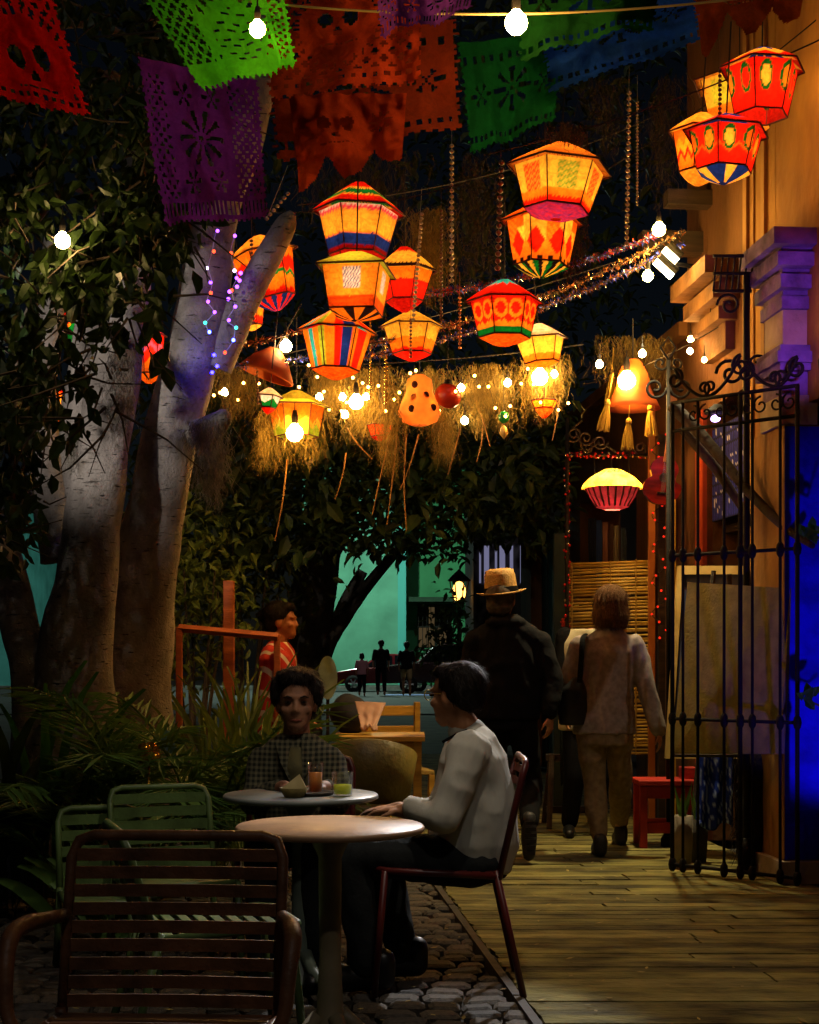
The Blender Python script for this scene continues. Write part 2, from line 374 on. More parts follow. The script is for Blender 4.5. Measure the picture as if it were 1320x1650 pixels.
# shop across the side lane with a lit upper window
fs_ = thing('far_shop', 'dark shop across the lane with a lavender lit window', 'building', (1.2, 26, 0))
def spart(name, ma, x0, x1, y0, y1, z0, z1):
    mb = MB((1.2, 26, 0)); mb.box(((x0 + x1) / 2, (y0 + y1) / 2, (z0 + z1) / 2), (x1 - x0, y1 - y0, z1 - z0)); return mb.build(name, ma, fs_)
spart('wall', mat('lane wall', '#3a332c', '#2a241e', 1.5, .9), 1.12, 6, 26.1, 30, 0, 4.4)
wdw = spart('window', emis('lit window', '#b9b8e8', 0.30), 1.22, 2.2, 26.02, 26.08, 2.55, 3.2)
for k, w_ in enumerate((.05, .1, .04, .08, .12, .05, .08)):
    mb = MB((1.2, 26, 0)); x = 1.25 + k * .14; mb.box((x + w_ / 2, 26.0, 2.87), (w_, .02, .7)); mb.build('curtain_fold', mat('curtain %d' % (k % 3), ('#6a6680', '#8a869c', '#4a485e')[k % 3], rough=.8), wdw)

# ------------------------------------------------------------------ green house across the far street
GRN = mat('green wash', '#62a488', '#467a64', 0.7, 0.9, 0, .6, 3, lo=.3, hi=.75)
GRN2 = mat('dull green wash', '#3f8a5c', '#33734b', 0.8, 0.9, 0, .4, 3)
gh = thing('green_house', 'green painted corner house across the far street', 'building', (0, 64, 0))
def gpart(name, ma, boxes, parent=gh):
    mb = MB((0, 64, 0))
    for x0, x1, y0, y1, z0, z1 in boxes: mb.box(((x0 + x1) / 2, (y0 + y1) / 2, (z0 + z1) / 2), (x1 - x0, y1 - y0, z1 - z0))
    return mb.build(name, ma, parent)
gpart('wall', GRN, [(-4.6, -0.2, 64, 70, 0.1, 9.5)])
gpart('side_wall', GRN2, [(-0.2, 0.35, 65.2, 70, 0.1, 9.5), (1.85, 9, 65.2, 70, .1, 9.5), (.35, 1.85, 65.2, 70, .1, 1.7), (.35, 1.85, 65.2, 70, 3.55, 9.5)])
gpart('corner_strip', mat('corner paint', '#4aa39a', rough=.8), [(-.5, -.15, 63.94, 64.2, .1, 9.5)])
win = gpart('window', mat('window glass glow', '#1d2320', rough=.2), [(.35, 1.85, 65.6, 65.7, 1.7, 3.55)])
gpart('curtain', emis('lit curtain', '#c0a070', .12), [(.85, 1.1, 65.5, 65.55, 1.75, 3.5), (.4, .8, 65.5, 65.55, 1.75, 2.6), (1.25, 1.8, 65.5, 65.55, 1.75, 2.6)])
for k in range(9): gpart('window_bar', IRON, [(.38 + k * .18, .41 + k * .18, 65.05, 65.08, 1.6, 3.6)])
for z in (1.6, 2.6, 3.55): gpart('window_bar', IRON, [(.3, 1.9, 65.0, 65.04, z, z + .06)])
gpart('awning', mat('awning cloth', '#24402d', '#1a3022', 2, .9), [(-.1, 2.1, 64.2, 65.2, 3.7, 3.9)])
gpart('roof_edge', mat('roof tiles far', '#5d3a2a', '#42281c', 3, .8), [(-4.8, 9, 63.8, 70, 9.5, 9.8)])

# far dark row of houses closing the view on both sides
fh = thing('far_house', 'teal far house seen at the left edge behind the fig', 'building', (-30, 80, 0))
m = MB((-30, 80, 0)); m.box((-26, 70, 4), (18, 8, 8)); m.build('wall', mat('teal wash', '#5fb4b0', '#4a9490', 1, .9), fh)
m = MB((-30, 80, 0)); m.box((-26, 69.6, 8.2), (19, 9.2, .5)); m.build('roof', mat('dusk roof', '#3d2a20', rough=.9), fh)

# ------------------------------------------------------------------ far street lamp on the left of the row
def far_lamp(px, py, D, label, power):
    base = P(px, py, D); base.z = 0
    t = thing('street_lamp', label, 'street lamp', base)
    zt = EYE + (HY - py) / F * D; s = 1.0
    mb = MB(base); mb.tube([base, base + UZ * (zt - .28)], [.05, .035], 10); mb.lathe([(.12, 0), (.12, .1), (.06, .3), (.05, .5)], base, 12); mb.build('post', IRON, t, True)
    mb = MB(base); mb.lathe([(.09, -.26), (.17, .16), (.2, .18), (.09, .3), (.02, .36)], base + UZ * zt, 6); 
    mb = MB(base)
    for a in range(6):
        an = a * PI / 3; u = Vector((math.cos(an), math.sin(an), 0)); mb.tube([base + UZ * (zt - .26) + u * .09, base + UZ * (zt + .16) + u * .17], .012, 5)
    mb.lathe([(.0, .38), (.05, .33), (.21, .17), (.2, .15)], base + UZ * zt, 6, cap=False); mb.lathe([(.1, -.27), (.1, -.24)], base + UZ * zt, 6)
    mb.build('lantern_frame', IRON, t)
    mb = MB(base); mb.ball(base + UZ * (zt - .04), (.12, .12, .19), 12, 8); mb.build('lamp_globe', emis('street lamp glow', '#ffb050', power), t, True)
    return t
far_lamp(740, 950, 27.0, 'lit lantern street lamp left of the walker with the hat', 6)
sl = thing('added_street_light', 'added tall street light hidden in leaves above the far parked cars', 'street lamp', (-3.5, 55.0, 0))  # added light behind the crown, brightens the green house wall
m = MB((-3.5, 55, 0)); m.tube([(-3.5, 55, 0), (-3.5, 55, 8.6), (-3.45, 55.6, 9.0), (-3.4, 56.6, 9.1)], [.09, .06, .05, .05], 8); m.build('pole', IRON, sl, True)
m = MB((-3.5, 55, 0)); m.box((-3.4, 56.9, 9.02), (.26, .6, .08)); m.build('lamp_head', emis('added street glow', '#d8ffe8', 2700), sl)
# ================================================================== TREES AND PLANTS
BARK = bark_mat('pale fig bark', '#a8a096', '#6a635c', '#7d756a')
DBARK = mat('dark bark', '#5d5142', '#3a3128', 4, 0.9, 0, 0.8, 12, stretch=(2, 2, .4))
def leafmat(n, a, b): return mat(n, a, b, 5, 0.5, 0, 0, trans=.25, spec=.35)
LEAF = leafmat('fig leaf', '#33471c', '#1f3012'); LEAF2 = leafmat('far leaf', '#4c5a22', '#2c3a14'); PALM = leafmat('palm leaf', '#6a8c40', '#46682c')
BROAD = leafmat('broad blade', '#3f7226', '#2c551b'); GRASS = leafmat('cane leaf', '#7c8a34', '#566626')
def bark_tube(mb, ctrl, n=18, amp=.12, seed=0, flute=3):
    pts, rad = smooth_path(ctrl, 7); k0 = len(mb.v)
    mb.tube(pts, rad, n)
    off = Vector((seed * 7.1, seed * 3.3, 0)); o = mb.off
    for i in range(len(pts)):
        for j in range(n):
            q = Vector(mb.v[k0 + i * n + j]) + o; c = pts[i]; d = q - c
            f = 1 + amp * noise.noise(q * 2.2 + off) + amp * .5 * noise.noise(q * 7 + off) + .05 * math.sin(flute * 2 * PI * j / n + 2.3 * noise.noise(Vector((0, 0, q.z)) + off))
            mb.v[k0 + i * n + j] = tuple(c + d * f - o)
    return pts, rad
def leaf_geo(mb, c, d, up, L, W, fold=.25):
    d = d.normalized(); s = d.cross(up)
    s = s.normalized() if s.length > 1e-4 else d.orthogonal().normalized()
    nn = s.cross(d)
    a = c; e = c + d * L - nn * L * .15; m1 = c + d * L * .38; m2 = c + d * L * .75 - nn * L * .05
    mb.add([a, m1 + s * W * .5 + nn * W * fold, m2 + s * W * .36 + nn * W * fold, e, m2 - s * W * .36 + nn * W * fold, m1 - s * W * .5 + nn * W * fold, m1, m2],
           [(0, 6, 1), (1, 6, 7, 2), (2, 7, 3), (0, 5, 6), (5, 4, 7, 6), (4, 3, 7)])
def rv(r): return Vector((r.uniform(-1, 1), r.uniform(-1, 1), r.uniform(-1, 1)))

# --- big fig tree on the left, several stems from one base
base = P(150, 1200, 8.4); base.z = 0
fig = thing('fig_tree', 'large pale multi stemmed fig tree on the left, leaning over the tables', 'tree', base)
mb = MB(base)
bark_tube(mb, [(Vector((base.x + .12, 8.3, -.1)), .42), (P(208, 1120, 8.35), .24), (P(232, 930, 8.3), .175), (P(266, 740, 8.15), .155), (P(310, 560, 8.0), .145), (P(335, 430, 8.0), .13), (P(350, 330, 8.0), .12), (P(390, 230, 8.1), .11), (P(430, 60, 8.3), .09), (P(450, -120, 8.5), .07)], 26, .14, 1)
mb.build('trunk', BARK, fig, True)
mb = MB(base)
bark_tube(mb, [(P(345, 590, 8.05), .10), (P(385, 500, 8.0), .085), (P(425, 425, 7.9), .072), (P(458, 366, 7.8), .06), (P(466, 352, 7.79), .046), (P(472, 342, 7.78), .016)], 18, .15, 2)
mb.build('cut_branch', BARK, fig, True)
mb = MB(base)
bark_tube(mb, [(Vector((base.x - .12, 8.15, -.1)), .40), (P(118, 1080, 7.95), .21), (P(142, 900, 7.85), .155), (P(162, 740, 7.8), .14), (P(185, 600, 7.8), .14), (P(205, 480, 7.7), .12), (P(220, 300, 7.6), .1), (P(250, 100, 7.5), .08)], 24, .14, 3)
mb.build('stem', BARK, fig, True)
mb = MB(base)
bark_tube(mb, [(P(105, 900, 8.3), .15), (P(80, 790, 8.3), .12), (P(62, 660, 8.3), .1), (P(75, 540, 8.2), .08), (P(90, 380, 8.0), .06)], 18, .16, 4)
mb.build('stem', BARK, fig, True)
mb = MB(base)
bark_tube(mb, [(P(135, 800, 8.15), .12), (P(128, 680, 8.1), .11), (P(140, 560, 8.0), .08), (P(150, 470, 8), .06)], 18, .16, 9)
mb.build('stem', BARK, fig, True)
mb = MB(base)
bark_tube(mb, [(Vector((P(70, 1200, 7.8).x, 7.8, -.05)), .16), (P(55, 1120, 7.9), .12), (P(30, 1010, 8.0), .1), (P(5, 900, 8.1), .09), (P(-40, 760, 8.2), .08)], 18, .18, 5)
mb.build('stem', BARK, fig, True)
mb = MB(base)
bark_tube(mb, [(P(320, 700, 8.0), .09), (P(345, 685, 7.85), .066), (P(360, 673, 7.76), .05), (P(366, 668, 7.73), .02)], 14, .2, 6)
mb.build('branch_stub', BARK, fig, True)
# thin limbs of the overhanging crown
rl = random.Random(11)
limbs = []
for (a, b, c_) in (((220, 420, 7.6), (120, 300, 6.9), (20, 420, 6.3)), ((250, 200, 7.4), (170, 120, 6.8), (60, 250, 6.2)), ((240, 150, 7.4), (260, 260, 6.8), (290, 400, 6.4)), ((90, 420, 7.9), (30, 560, 6.8), (20, 800, 6.5)), ((200, 420, 7.6), (180, 350, 6.8), (90, 560, 6.4)), ((250, 100, 7.4), (330, 20, 7.3), (520, -40, 7.6)), ((350, 300, 7.9), (200, 60, 7.0), (20, 60, 6.4))):
    mb = MB(base); pts, rad = smooth_path([(P(*a), .035), (P(*b), .022), (P(*c_), .008)], 8); mb.tube(pts, rad, 6); mb.build('limb', DBARK, fig, True); limbs += pts[4:]
crown = MB(base); near = []
def crown_leaf(px, py, D, mbx, Lr=(.055, .1)):
    L = rl.uniform(*Lr); c = P(px, py, D)
    d = Vector((rl.uniform(-.6, .6), rl.uniform(-.7, .4), rl.uniform(-1, -.1)))
    leaf_geo(mbx, c, d, rv(rl) + UY * -.8, L, L * .48)
clusters = []
def inside(px, py):      # outline of the overhanging crown
    if py < 0: return px < 430
    lim = 330 if py < 380 else (300 - (py - 380) * .25 if py < 520 else 235 - (py - 520) * .55)
    if 240 < px and py > 420: return False
    return px < lim
for k in range(120):
    while True:
        px, py = rl.uniform(-60, 420), rl.uniform(-120, 880)
        if inside(px, py): break
    clusters.append((px, py, rl.uniform(5.7, 6.75)))
for (px, py, D) in clusters:
    w_ = rl.uniform(22, 55)
    for k in range(rl.randint(26, 60)):
        qx, qy = rl.gauss(px, w_), rl.gauss(py, w_ * .8)
        if not inside(qx - 12, qy - 12) or (qx > 215 and qy > 560): continue
        if 150 < qx < 250 and qy > 560: continue
        if 70 < qx < 240 and 480 < qy < 800 and rl.random() < .75: continue
        crown_leaf(qx, qy, D + rl.gauss(0, .12), crown, (.035, .115))
o = crown.build('crown', LEAF, fig); o['kind'] = 'stuff'
tw = MB(base)
for (px, py, D) in clusters:
    for k in range(3):
        a = P(px + rl.gauss(0, 25), py + rl.gauss(0, 20), D); e = a + Vector((rl.gauss(0, .18), rl.gauss(0, .1), rl.uniform(-.28, .1))); tw.tube([a, a.lerp(e, .5) + rv(rl) * .03, e], [.006, .004, .002], 4)
o = tw.build('twigs', DBARK, fig); o['kind'] = 'stuff'
# large single leaves that can be picked out against trunk and lanterns
lm = MB(); leaf_geo(lm, Vector((0, 0, 0)), Vector((0, 0, -1)), Vector((0, -1, 0)), .14, .075)
lo_ = lm.build('leaf', LEAF, fig); lo_.location = P(262, 560, 6.2) - base; lo_.rotation_euler = (.2, .3, .4)
for (px, py) in ((280, 545), (265, 590), (290, 400), (305, 430), (275, 470), (130, 585), (110, 600), (90, 575), (60, 590), (125, 690), (105, 700), (60, 700), (75, 690), (40, 770), (60, 800), (50, 850), (20, 860), (15, 900), (260, 480), (240, 505), (250, 440), (160, 450), (140, 470), (115, 480), (75, 520), (55, 540), (35, 600), (20, 640), (45, 660), (90, 640), (300, 290), (318, 320), (290, 260), (270, 230), (310, 350), (190, 520), (215, 540), (175, 545), (95, 720), (30, 720), (15, 760), (80, 760)):
    c = lo_.copy(); col.objects.link(c); c.parent = fig; c.location = P(px + rl.uniform(-8, 8), py + rl.uniform(-8, 8), rl.uniform(6.0, 6.5)) - base
    c.rotation_euler = (rl.uniform(-.7, .5), rl.uniform(-.8, .8), rl.uniform(-1, 1)); s_ = rl.uniform(.6, 1.1); c.scale = (s_, s_, s_)

# --- dark tree over the far end
base2 = P(500, 1200, 19); base2.z = 0
t2 = thing('shade_tree', 'dark broad tree over the far end of the boardwalk', 'tree', base2)
mb = MB(base2)
bark_tube(mb, [(Vector((base2.x - .3, 19, -.1)), .42), (P(478, 1080, 19), .33), (P(495, 990, 19), .3), (P(515, 900, 18.8), .27), (P(545, 830, 18.6), .2), (P(560, 740, 18.5), .14)], 20, .15, 7)
mb.build('trunk', bark_mat('grey brown bark', '#8a7f70', '#5c5246', '#6e6252'), t2, True)
mb = MB(base2)
bark_tube(mb, [(P(505, 1085, 19), .18), (P(533, 1030, 19), .11), (P(566, 980, 19), .09), (P(600, 935, 18.9), .075), (P(655, 870, 18.7), .05)], 16, .15, 8)
mb.build('limb', DBARK, t2, True)
mb = MB(base2)
bark_tube(mb, [(P(535, 1020, 19.1), .1), (P(560, 965, 19.2), .085), (P(585, 920, 19.2), .07)], 12, .15, 10)
mb.build('limb', BARK, t2, True)
r2 = random.Random(5); cr = MB(base2)
def dome(px):             # lower outline of the crown
    pts = [(260, 960), (330, 960), (400, 980), (440, 930), (520, 885), (600, 892), (660, 900), (700, 912), (760, 895), (800, 870), (860, 900), (930, 830)]
    for (x0, y0), (x1, y1) in zip(pts, pts[1:]):
        if x0 <= px <= x1: return y0 + (y1 - y0) * (px - x0) / (x1 - x0)
    return 880
def hidden(c):         # keep the crown above the street lamp and the lit window
    qx, qy = c.x * F / c.y + HX, HY - (c.z - EYE) * F / c.y
    return qy > dome(qx) + 6 or (705 < qx < 775 and qy > 905) or (760 < qx < 840 and 878 < qy)
for k in range(520):
    px, py = r2.uniform(260, 940), r2.uniform(620, 960)
    if py > dome(px) - 12: continue
    D = r2.uniform(12.5, 21); w_ = r2.uniform(.25, .5); c0 = P(px, py, D)
    for j in range(26):
        c = c0 + Vector((r2.gauss(0, w_), r2.gauss(0, w_), r2.gauss(0, w_ * .6)))
        if (c.x * F / c.y + HX) > 925: continue
        if hidden(c): continue
        L = r2.uniform(.1, .2); d = Vector((r2.uniform(-1, 1), r2.uniform(-1, .5), r2.uniform(-.9, .25)))
        leaf_geo(cr, c, d, UZ + rv(r2) * .5, L, L * .45)
for k in range(300):      # high crown behind the lanterns, only its lower leaves catch light
    px, py = r2.uniform(330, 1060), r2.uniform(-60, 620); D = r2.uniform(14, 24); c0 = P(px, py, D)
    for j in range(16):
        c = c0 + Vector((r2.gauss(0, .5), r2.gauss(0, .5), r2.gauss(0, .4))); L = r2.uniform(.12, .22)
        leaf_geo(cr, c, Vector((r2.uniform(-1, 1), r2.uniform(-1, .5), r2.uniform(-.9, .25))), UZ + rv(r2) * .5, L, L * .45)
o = cr.build('crown', LEAF2, t2); o['kind'] = 'stuff'
# the few biggest leaves hanging at the crown's front
lm = MB(); leaf_geo(lm, Vector((0, 0, 0)), Vector((0, -.3, -1)), Vector((0, -1, .2)), .24, .12)
l2 = lm.build('leaf', LEAF2, t2); l2.location = P(520, 800, 13) - base2
for k in range(150):
    px = r2.uniform(300, 900); py = r2.uniform(715, 900)
    if py > dome(px) - 30: continue
    c = l2.copy(); col.objects.link(c); c.parent = t2; c.location = P(px, py, r2.uniform(12, 13.5)) - base2
    c.rotation_euler = (r2.uniform(-.8, .6), r2.uniform(-.9, .9), r2.uniform(-1.5, 1.5)); s_ = r2.uniform(.5, 1.0); c.scale = (s_, s_, s_)

# unseen flood light added left of the view: it whitens the left flanks of the fig stems
fb = Vector((-2.75, 5.1, 0)); fl_ = thing('added_flood_light', 'added unseen flood light on a post left of the fig tree', 'lamp', fb)
mb = MB(fb); mb.tube([fb, fb + UZ * 2.7], .04, 10); mb.build('post', IRON, fl_, True)
mb = MB(fb); mb.bbox(fb + Vector((.04, .1, 2.7)), (.22, .16, .2), .01, Matrix.Rotation(-.4, 3, 'Z')); mb.build('housing', IRON, fl_)
_l = bpy.data.lights.new('added_flood_beam', 'SPOT'); _l.energy = 220; _l.spot_size = R(41); _l.spot_blend = .75; _l.color = (1, .9, .84); _l.shadow_soft_size = .05
_o = bpy.data.objects.new('added_flood_beam', _l); col.objects.link(_o); _o.parent = fl_; _o.location = Vector((.12, .3, 2.7)); _o.rotation_euler = (P(240, 600, 8.0) - (fb + Vector((.12, .3, 2.7)))).to_track_quat('-Z', 'Y').to_euler()

# --- shrub lit by the lamps behind the railing
def shrub(px, py, D, w_, h_, n, label, ma, L=(.07, .13)):
    b = P(px, py, D); b.z = 0; t = thing('shrub', label, 'shrub', b)
    zc = EYE + (HY - py) / F * D; m1 = MB(b); m2 = MB(b)
    for k in range(7):
        a = k * .9; e = b + Vector((math.cos(a) * w_ * .5, math.sin(a) * w_ * .4, zc + h_ * .2)); m2.tube([b, b.lerp(e, .5) + UZ * .1, e], [.02, .014, .006], 5)
    for k in range(n):
        c = Vector((b.x + r2.gauss(0, w_ * .42), b.y + r2.gauss(0, w_ * .35), zc + r2.gauss(0, h_ * .4)))
        if c.z < .05: continue
        l_ = r2.uniform(*L); leaf_geo(m1, c, rv(r2) - UZ * .3, rv(r2) + UZ, l_, l_ * .42)
    o = m1.build('foliage', ma, t); o['kind'] = 'stuff'; m2.build('stem', DBARK, t)
shrub(315, 960, 11.5, .55, .95, 900, 'yellowish shrub behind the orange timber railing', GRASS)
shrub(395, 900, 13.5, .8, 1.0, 700, 'dark shrub behind the striped shirt person', LEAF2)
shrub(728, 1040, 24, .5, 1.1, 420, 'small bush growing below the lit lantern street lamp', LEAF2, (.1, .2))

# --- palms and broad blades at lower left
def palm(px, D, h, n, seed, label, spread=1.0, Lf=.9):
    b = P(px, 1200, D); b.z = 0; r = random.Random(seed); t = thing('palm_plant', label, 'palm', b)
    for k in range(n):
        az = 2 * PI * k / n + r.uniform(-.3, .3); el = r.uniform(.8, 1.35); L = Lf * r.uniform(.8, 1.15)
        pts = []; p = b + UZ * r.uniform(.05, .2); dirv = Vector((math.cos(az) * math.cos(el), math.sin(az) * math.cos(el), math.sin(el)))
        st = (h * r.uniform(.5, .8))
        pts.append(p.copy()); p = p + dirv * st; pts.append(p.copy())
        for i in range(8):
            dirv = (dirv + Vector((0, 0, -.16 * spread))).normalized(); p = p + dirv * L / 8; pts.append(p.copy())
        m1 = MB(b); m1.tube(pts, [.012 - .001 * i for i in range(len(pts))], 5)
        for i in range(1, len(pts) - 1):
            for q in range(3):
                c = pts[i].lerp(pts[i + 1], q / 3); tdir = (pts[i + 1] - pts[i]).normalized(); sd = tdir.cross(UZ)
                if sd.length < .05: continue
                sd.normalize()
                for sg in (-1, 1):
                    ll = .30 * math.sin(PI * min(1, .15 + (i - 1) / 8.5 * .8 + q * .03)) + .06
                    dd = (tdir * .75 + sd * sg * .8 + Vector((0, 0, r.uniform(-.35, .1)))).normalized()
                    e = c + dd * ll - UZ * ll * .12; wv = dd.cross(UZ).normalized() * .014
                    m_ = c.lerp(e, .45) + UZ * .01
                    m1.add([c, m_ + wv, e, m_ - wv], [(0, 1, 2), (0, 2, 3)])
        m1.build('frond', PALM, t)
palm(225, 7.0, .62, 11, 21, 'feathery palm in front of the fig trunk', 1.2, .75)
palm(335, 7.3, .55, 11, 22, 'feathery palm next to the seated person in the checked jacket', 1.0, .7)
palm(120, 7.0, .5, 9, 23, 'low palm in front of the leftmost fig stem', 1.3, .65)
def blades(px, D, n, h, seed, label, ma, w_=.03, spread=.35, name='blade_plant'):
    b = P(px, 1200, D); b.z = 0; r = random.Random(seed); t = thing(name, label, 'plant', b)
    for k in range(n):
        az = r.uniform(0, 2 * PI); dirv = Vector((math.cos(az) * spread * r.random(), math.sin(az) * spread * r.random(), 1)).normalized()
        L = h * r.uniform(.65, 1.1); p = b + Vector((r.gauss(0, .05), r.gauss(0, .05), 0)); m1 = MB(b); vs = []; fs = []; N = 9
        sd = dirv.cross(Vector((r.uniform(-.3, .3), -1, 0))).normalized()
        for i in range(N + 1):
            ww = w_ * math.sin(PI * (.12 + .88 * (1 - i / N))) * r.uniform(.95, 1.05)
            vs += [p - sd * ww, p + UY * ww * .35, p + sd * ww]
            dirv = (dirv + Vector((math.cos(az) * .12 * (i / N) ** 1.5, math.sin(az) * .1 * (i / N) ** 1.5, -.30 * (i / N) ** 3))).normalized()
            p = p + dirv * L / N
        for i in range(N): fs += [(i * 3, i * 3 + 1, i * 3 + 4, i * 3 + 3), (i * 3 + 1, i * 3 + 2, i * 3 + 5, i * 3 + 4)]
        m1.add(vs, fs); m1.build('blade', ma, t, True)
blades(78, 7.4, 8, 1.25, 31, 'tall broad leaved plant at the left edge in front of the fig', BROAD, .026, .3)
blades(10, 7.2, 8, 1.0, 32, 'dark broad leaved plant cut by the left edge', LEAF, .035, .45)
blades(405, 8.6, 70, 1.22, 33, 'dense cane grass lit by lamps behind the seated person', GRASS, .012, .5, 'cane_grass')
blades(350, 8.2, 60, 1.05, 34, 'dense cane grass under the orange timber railing', GRASS, .012, .55, 'cane_grass')
blades(175, 6.3, 22, .5, 35, 'low dark plant under the palms near the green chairs', PALM, .03, 1.0)
# ================================================================== HANGING THINGS
SHADE = cloth_mat('lantern cloth', .72, .8, 42, .55)
PAPER = cloth_mat('tissue paper', .55, .95)
YEL, ORA, RED, DRED, BLU, GRNc, WHT, PNK, CYN, LIM, BLK = [cc(x) for x in ('#ffcc4c', '#ff8a20', '#e02010', '#8a0d10', '#16309a', '#0a7a35', '#efe6ff', '#f04a80', '#30b8d8', '#a8d040', '#20141c')]
def zig(u, k, a): return a * (abs(((u * k) % 1) - .5) * 4 - 1)
def jit(u, v, a): return a * noise.noise(Vector((u * 90, v * 14, 3.1)))
def mixc(a, b, t): return tuple(a[i] + (b[i] - a[i]) * t for i in range(4))

def pat_bands(cols, teeth=40, amp=.025):       # cols: list of (upper v limit, colour) from bottom to top
    def f(u, v):
        w_ = v + zig(u, teeth, amp) + jit(u, v, .02)
        for lim, c in cols:
            if w_ < lim: return c
        return cols[-1][1]
    return f
def pat_stripes(cols, rep, teeth=.0):
    def f(u, v):
        w_ = (u * rep + jit(v, u, .04)) % len(cols)
        return cols[int(w_) % len(cols)]
    return f
def pat_ovals(ground, fill, ring, n, low, tri):
    def f(u, v):
        x = ((u * n) % 1 - .5) / .30; y = (v - .66) / .30; d = math.hypot(x, y)
        k = int(u * n) % len(fill)
        if d < .72: return fill[k]
        if d < 1.05: return ring
        if v < .38 + zig(u, n * 1.0, .10): return low
        if v < .46 + zig(u, n * 1.0, .10): return tri
        return ground
    return f
def pat_rings():
    def f(u, v):
        if v < .2: return GRNc
        x = ((u * 12) % 1 - .5) / .5; y = (v - .68) / .28; d = math.hypot(x, y)
        if .62 < d < .95: return ORA
        if v < .42 + zig(u, 12, .1) and v < .5: return ORA if v > .2 and v < .36 + zig(u + .04, 12, .1) else RED
        return RED
    return f
def pat_flames():
    def f(u, v):
        if v > .78 and int(u * 16) % 3 == 0: return mixc(ORA, RED, .5)
        if v < .10: return BLK if int(u * 30) % 2 else ORA
        if v < .30 + zig(u, 8, .18): return ORA
        if v < .55 + zig(u + .06, 8, .2): return RED
        if int(u * 8) % 2 and v < .85: return mixc(ORA, YEL, .5)
        return YEL if int(u * 8 + .5) % 2 else mixc(ORA, RED, .3 + .3 * math.sin(u * 200 + v * 40))
    return f
def pat_panels(p1, p2, base_, low, faces=6, stitch=True):
    def f(u, v):
        if v < .13 + zig(u, 50, .02): return low
        if v < .30: return ORA
        x = (u * faces) % 1
        k = int(u * faces) % 2
        if .22 < x < .78 and v < .95:
            c = p1 if k == 0 else p2
            return mixc(c, YEL, .55 * (.5 + .5 * math.sin(v * 46 + math.sin(u * 150) * 3))) if stitch else c
        return base_
    return f
def pat_patch():
    def f(u, v):
        if v < .26 + jit(u, v, .03): return mixc(RED, ORA, .35 + .3 * noise.noise(Vector((u * 5, v * 60, 0))))
        x = (u * 4) % 1
        if .3 < x < .72 and .42 < v < .95:
            return mixc(BLU, WHT, .5 + .5 * math.sin(u * 420 + math.sin(v * 40) * 2))
        return mixc(ORA, YEL, .25 + .2 * noise.noise(Vector((u * 3, v * 40, 1))))
    return f
def solid(c, c2=None, s=20):
    def f(u, v): return c if c2 is None else mixc(c, c2, .5 + .5 * noise.noise(Vector((u * s, v * s * .6, 0))))
    return f

def lantern(name, label, px, py, D, wtop, wbot, hb, hr, hl, sides, rot, pr, pb, pl, watt, tilt=0.0, rtop=.20, rim=BLK, cord=None, over=1.18, group='embroidered cloth lanterns', col_light=(1, .56, .2)):
    """px,py = centre of the cloth body in the photograph, sizes in pixels there"""
    s = D / F; c = P(px, py, D)
    t = thing(name, label, 'lantern', c, rot, group); t.rotation_euler = (0, tilt, rot)
    def rn(a, sides=sides):
        w_ = 2 * PI / sides; q = (a % w_) - w_ / 2; return math.cos(PI / sides) / math.cos(q) * (1 / (.5 + .5 * math.cos(PI / sides)))
    def shell(nm, z0, z1, r0, r1, pat, nv, bulge=0.0, nu=120):
        mb = MB(); vs = []; fs = []; cs = []
        for i in range(nv + 1):
            v = i / nv; r = r0 + (r1 - r0) * v + bulge * math.sin(PI * v)
            for j in range(nu):
                a = 2 * PI * j / nu; k = rn(a) * r
                vs.append(Vector((math.cos(a) * k, math.sin(a) * k, z0 + (z1 - z0) * v))); cs.append(tuple(pat(j / nu, v)))
        for i in range(nv):
            for j in range(nu):
                j2 = (j + 1) % nu; fs.append((i * nu + j, i * nu + j2, (i + 1) * nu + j2, (i + 1) * nu + j))
        mb.add(vs, fs, cs); return mb.build(nm, SHADE, t)
    h = hb * s; rt = wtop * s / 2; rb = wbot * s / 2
    shell('body', -h / 2, h / 2, rb, rt, pb, 24, rt * .0)
    if hr: shell('roof', h / 2 + .004, h / 2 + hr * s, rt * over, rt * rtop, pr, 16, rt * .03)
    if hl: shell('base', -h / 2 - hl * s, -h / 2 - .004, rb * .18, rb, pl, 10, rb * .06)
    mb = MB()
    for z, r in ((h / 2, rt * (over if hr else 1)), (-h / 2, rb)):
        pts = [Vector((math.cos(2 * PI * j / 60) * rn(2 * PI * j / 60) * r, math.sin(2 * PI * j / 60) * rn(2 * PI * j / 60) * r, z)) for j in range(61)]
        mb.tube(pts, .0045, 5, cap=False)
    for k in range(sides):
        a = 2 * PI * k / sides; u = Vector((math.cos(a), math.sin(a), 0)); mb.tube([u * rt * rn(a) * 1.0 + UZ * h / 2, u * rb * rn(a) * 1.0 - UZ * h / 2], .003, 4)
    mb.build('wire_frame', mat('lantern rim', '#4a1510', rough=.8), t)
    mb = MB(); mb.ball((0, 0, -.01), .022, 8, 6); mb.build('inner_bulb', emis('lantern bulb', '#ffb460', 6), t, True)
    ld = bpy.data.lights.new('lantern_light', 'POINT'); ld.energy = watt; ld.shadow_soft_size = .045; ld.color = col_light
    lo = bpy.data.objects.new('lantern_light', ld); col.objects.link(lo); lo.parent = t; lo.location = (0, 0, h * .12)
    ztop = h / 2 + (hr * s if hr else 0)
    mb = MB(); mb.tube([Vector((0, 0, ztop - .01)), Vector((0, 0, ztop + (cord or .45)))], .004, 5); mb.build('cord', WIRE, t)
    return t
LW = 3.7
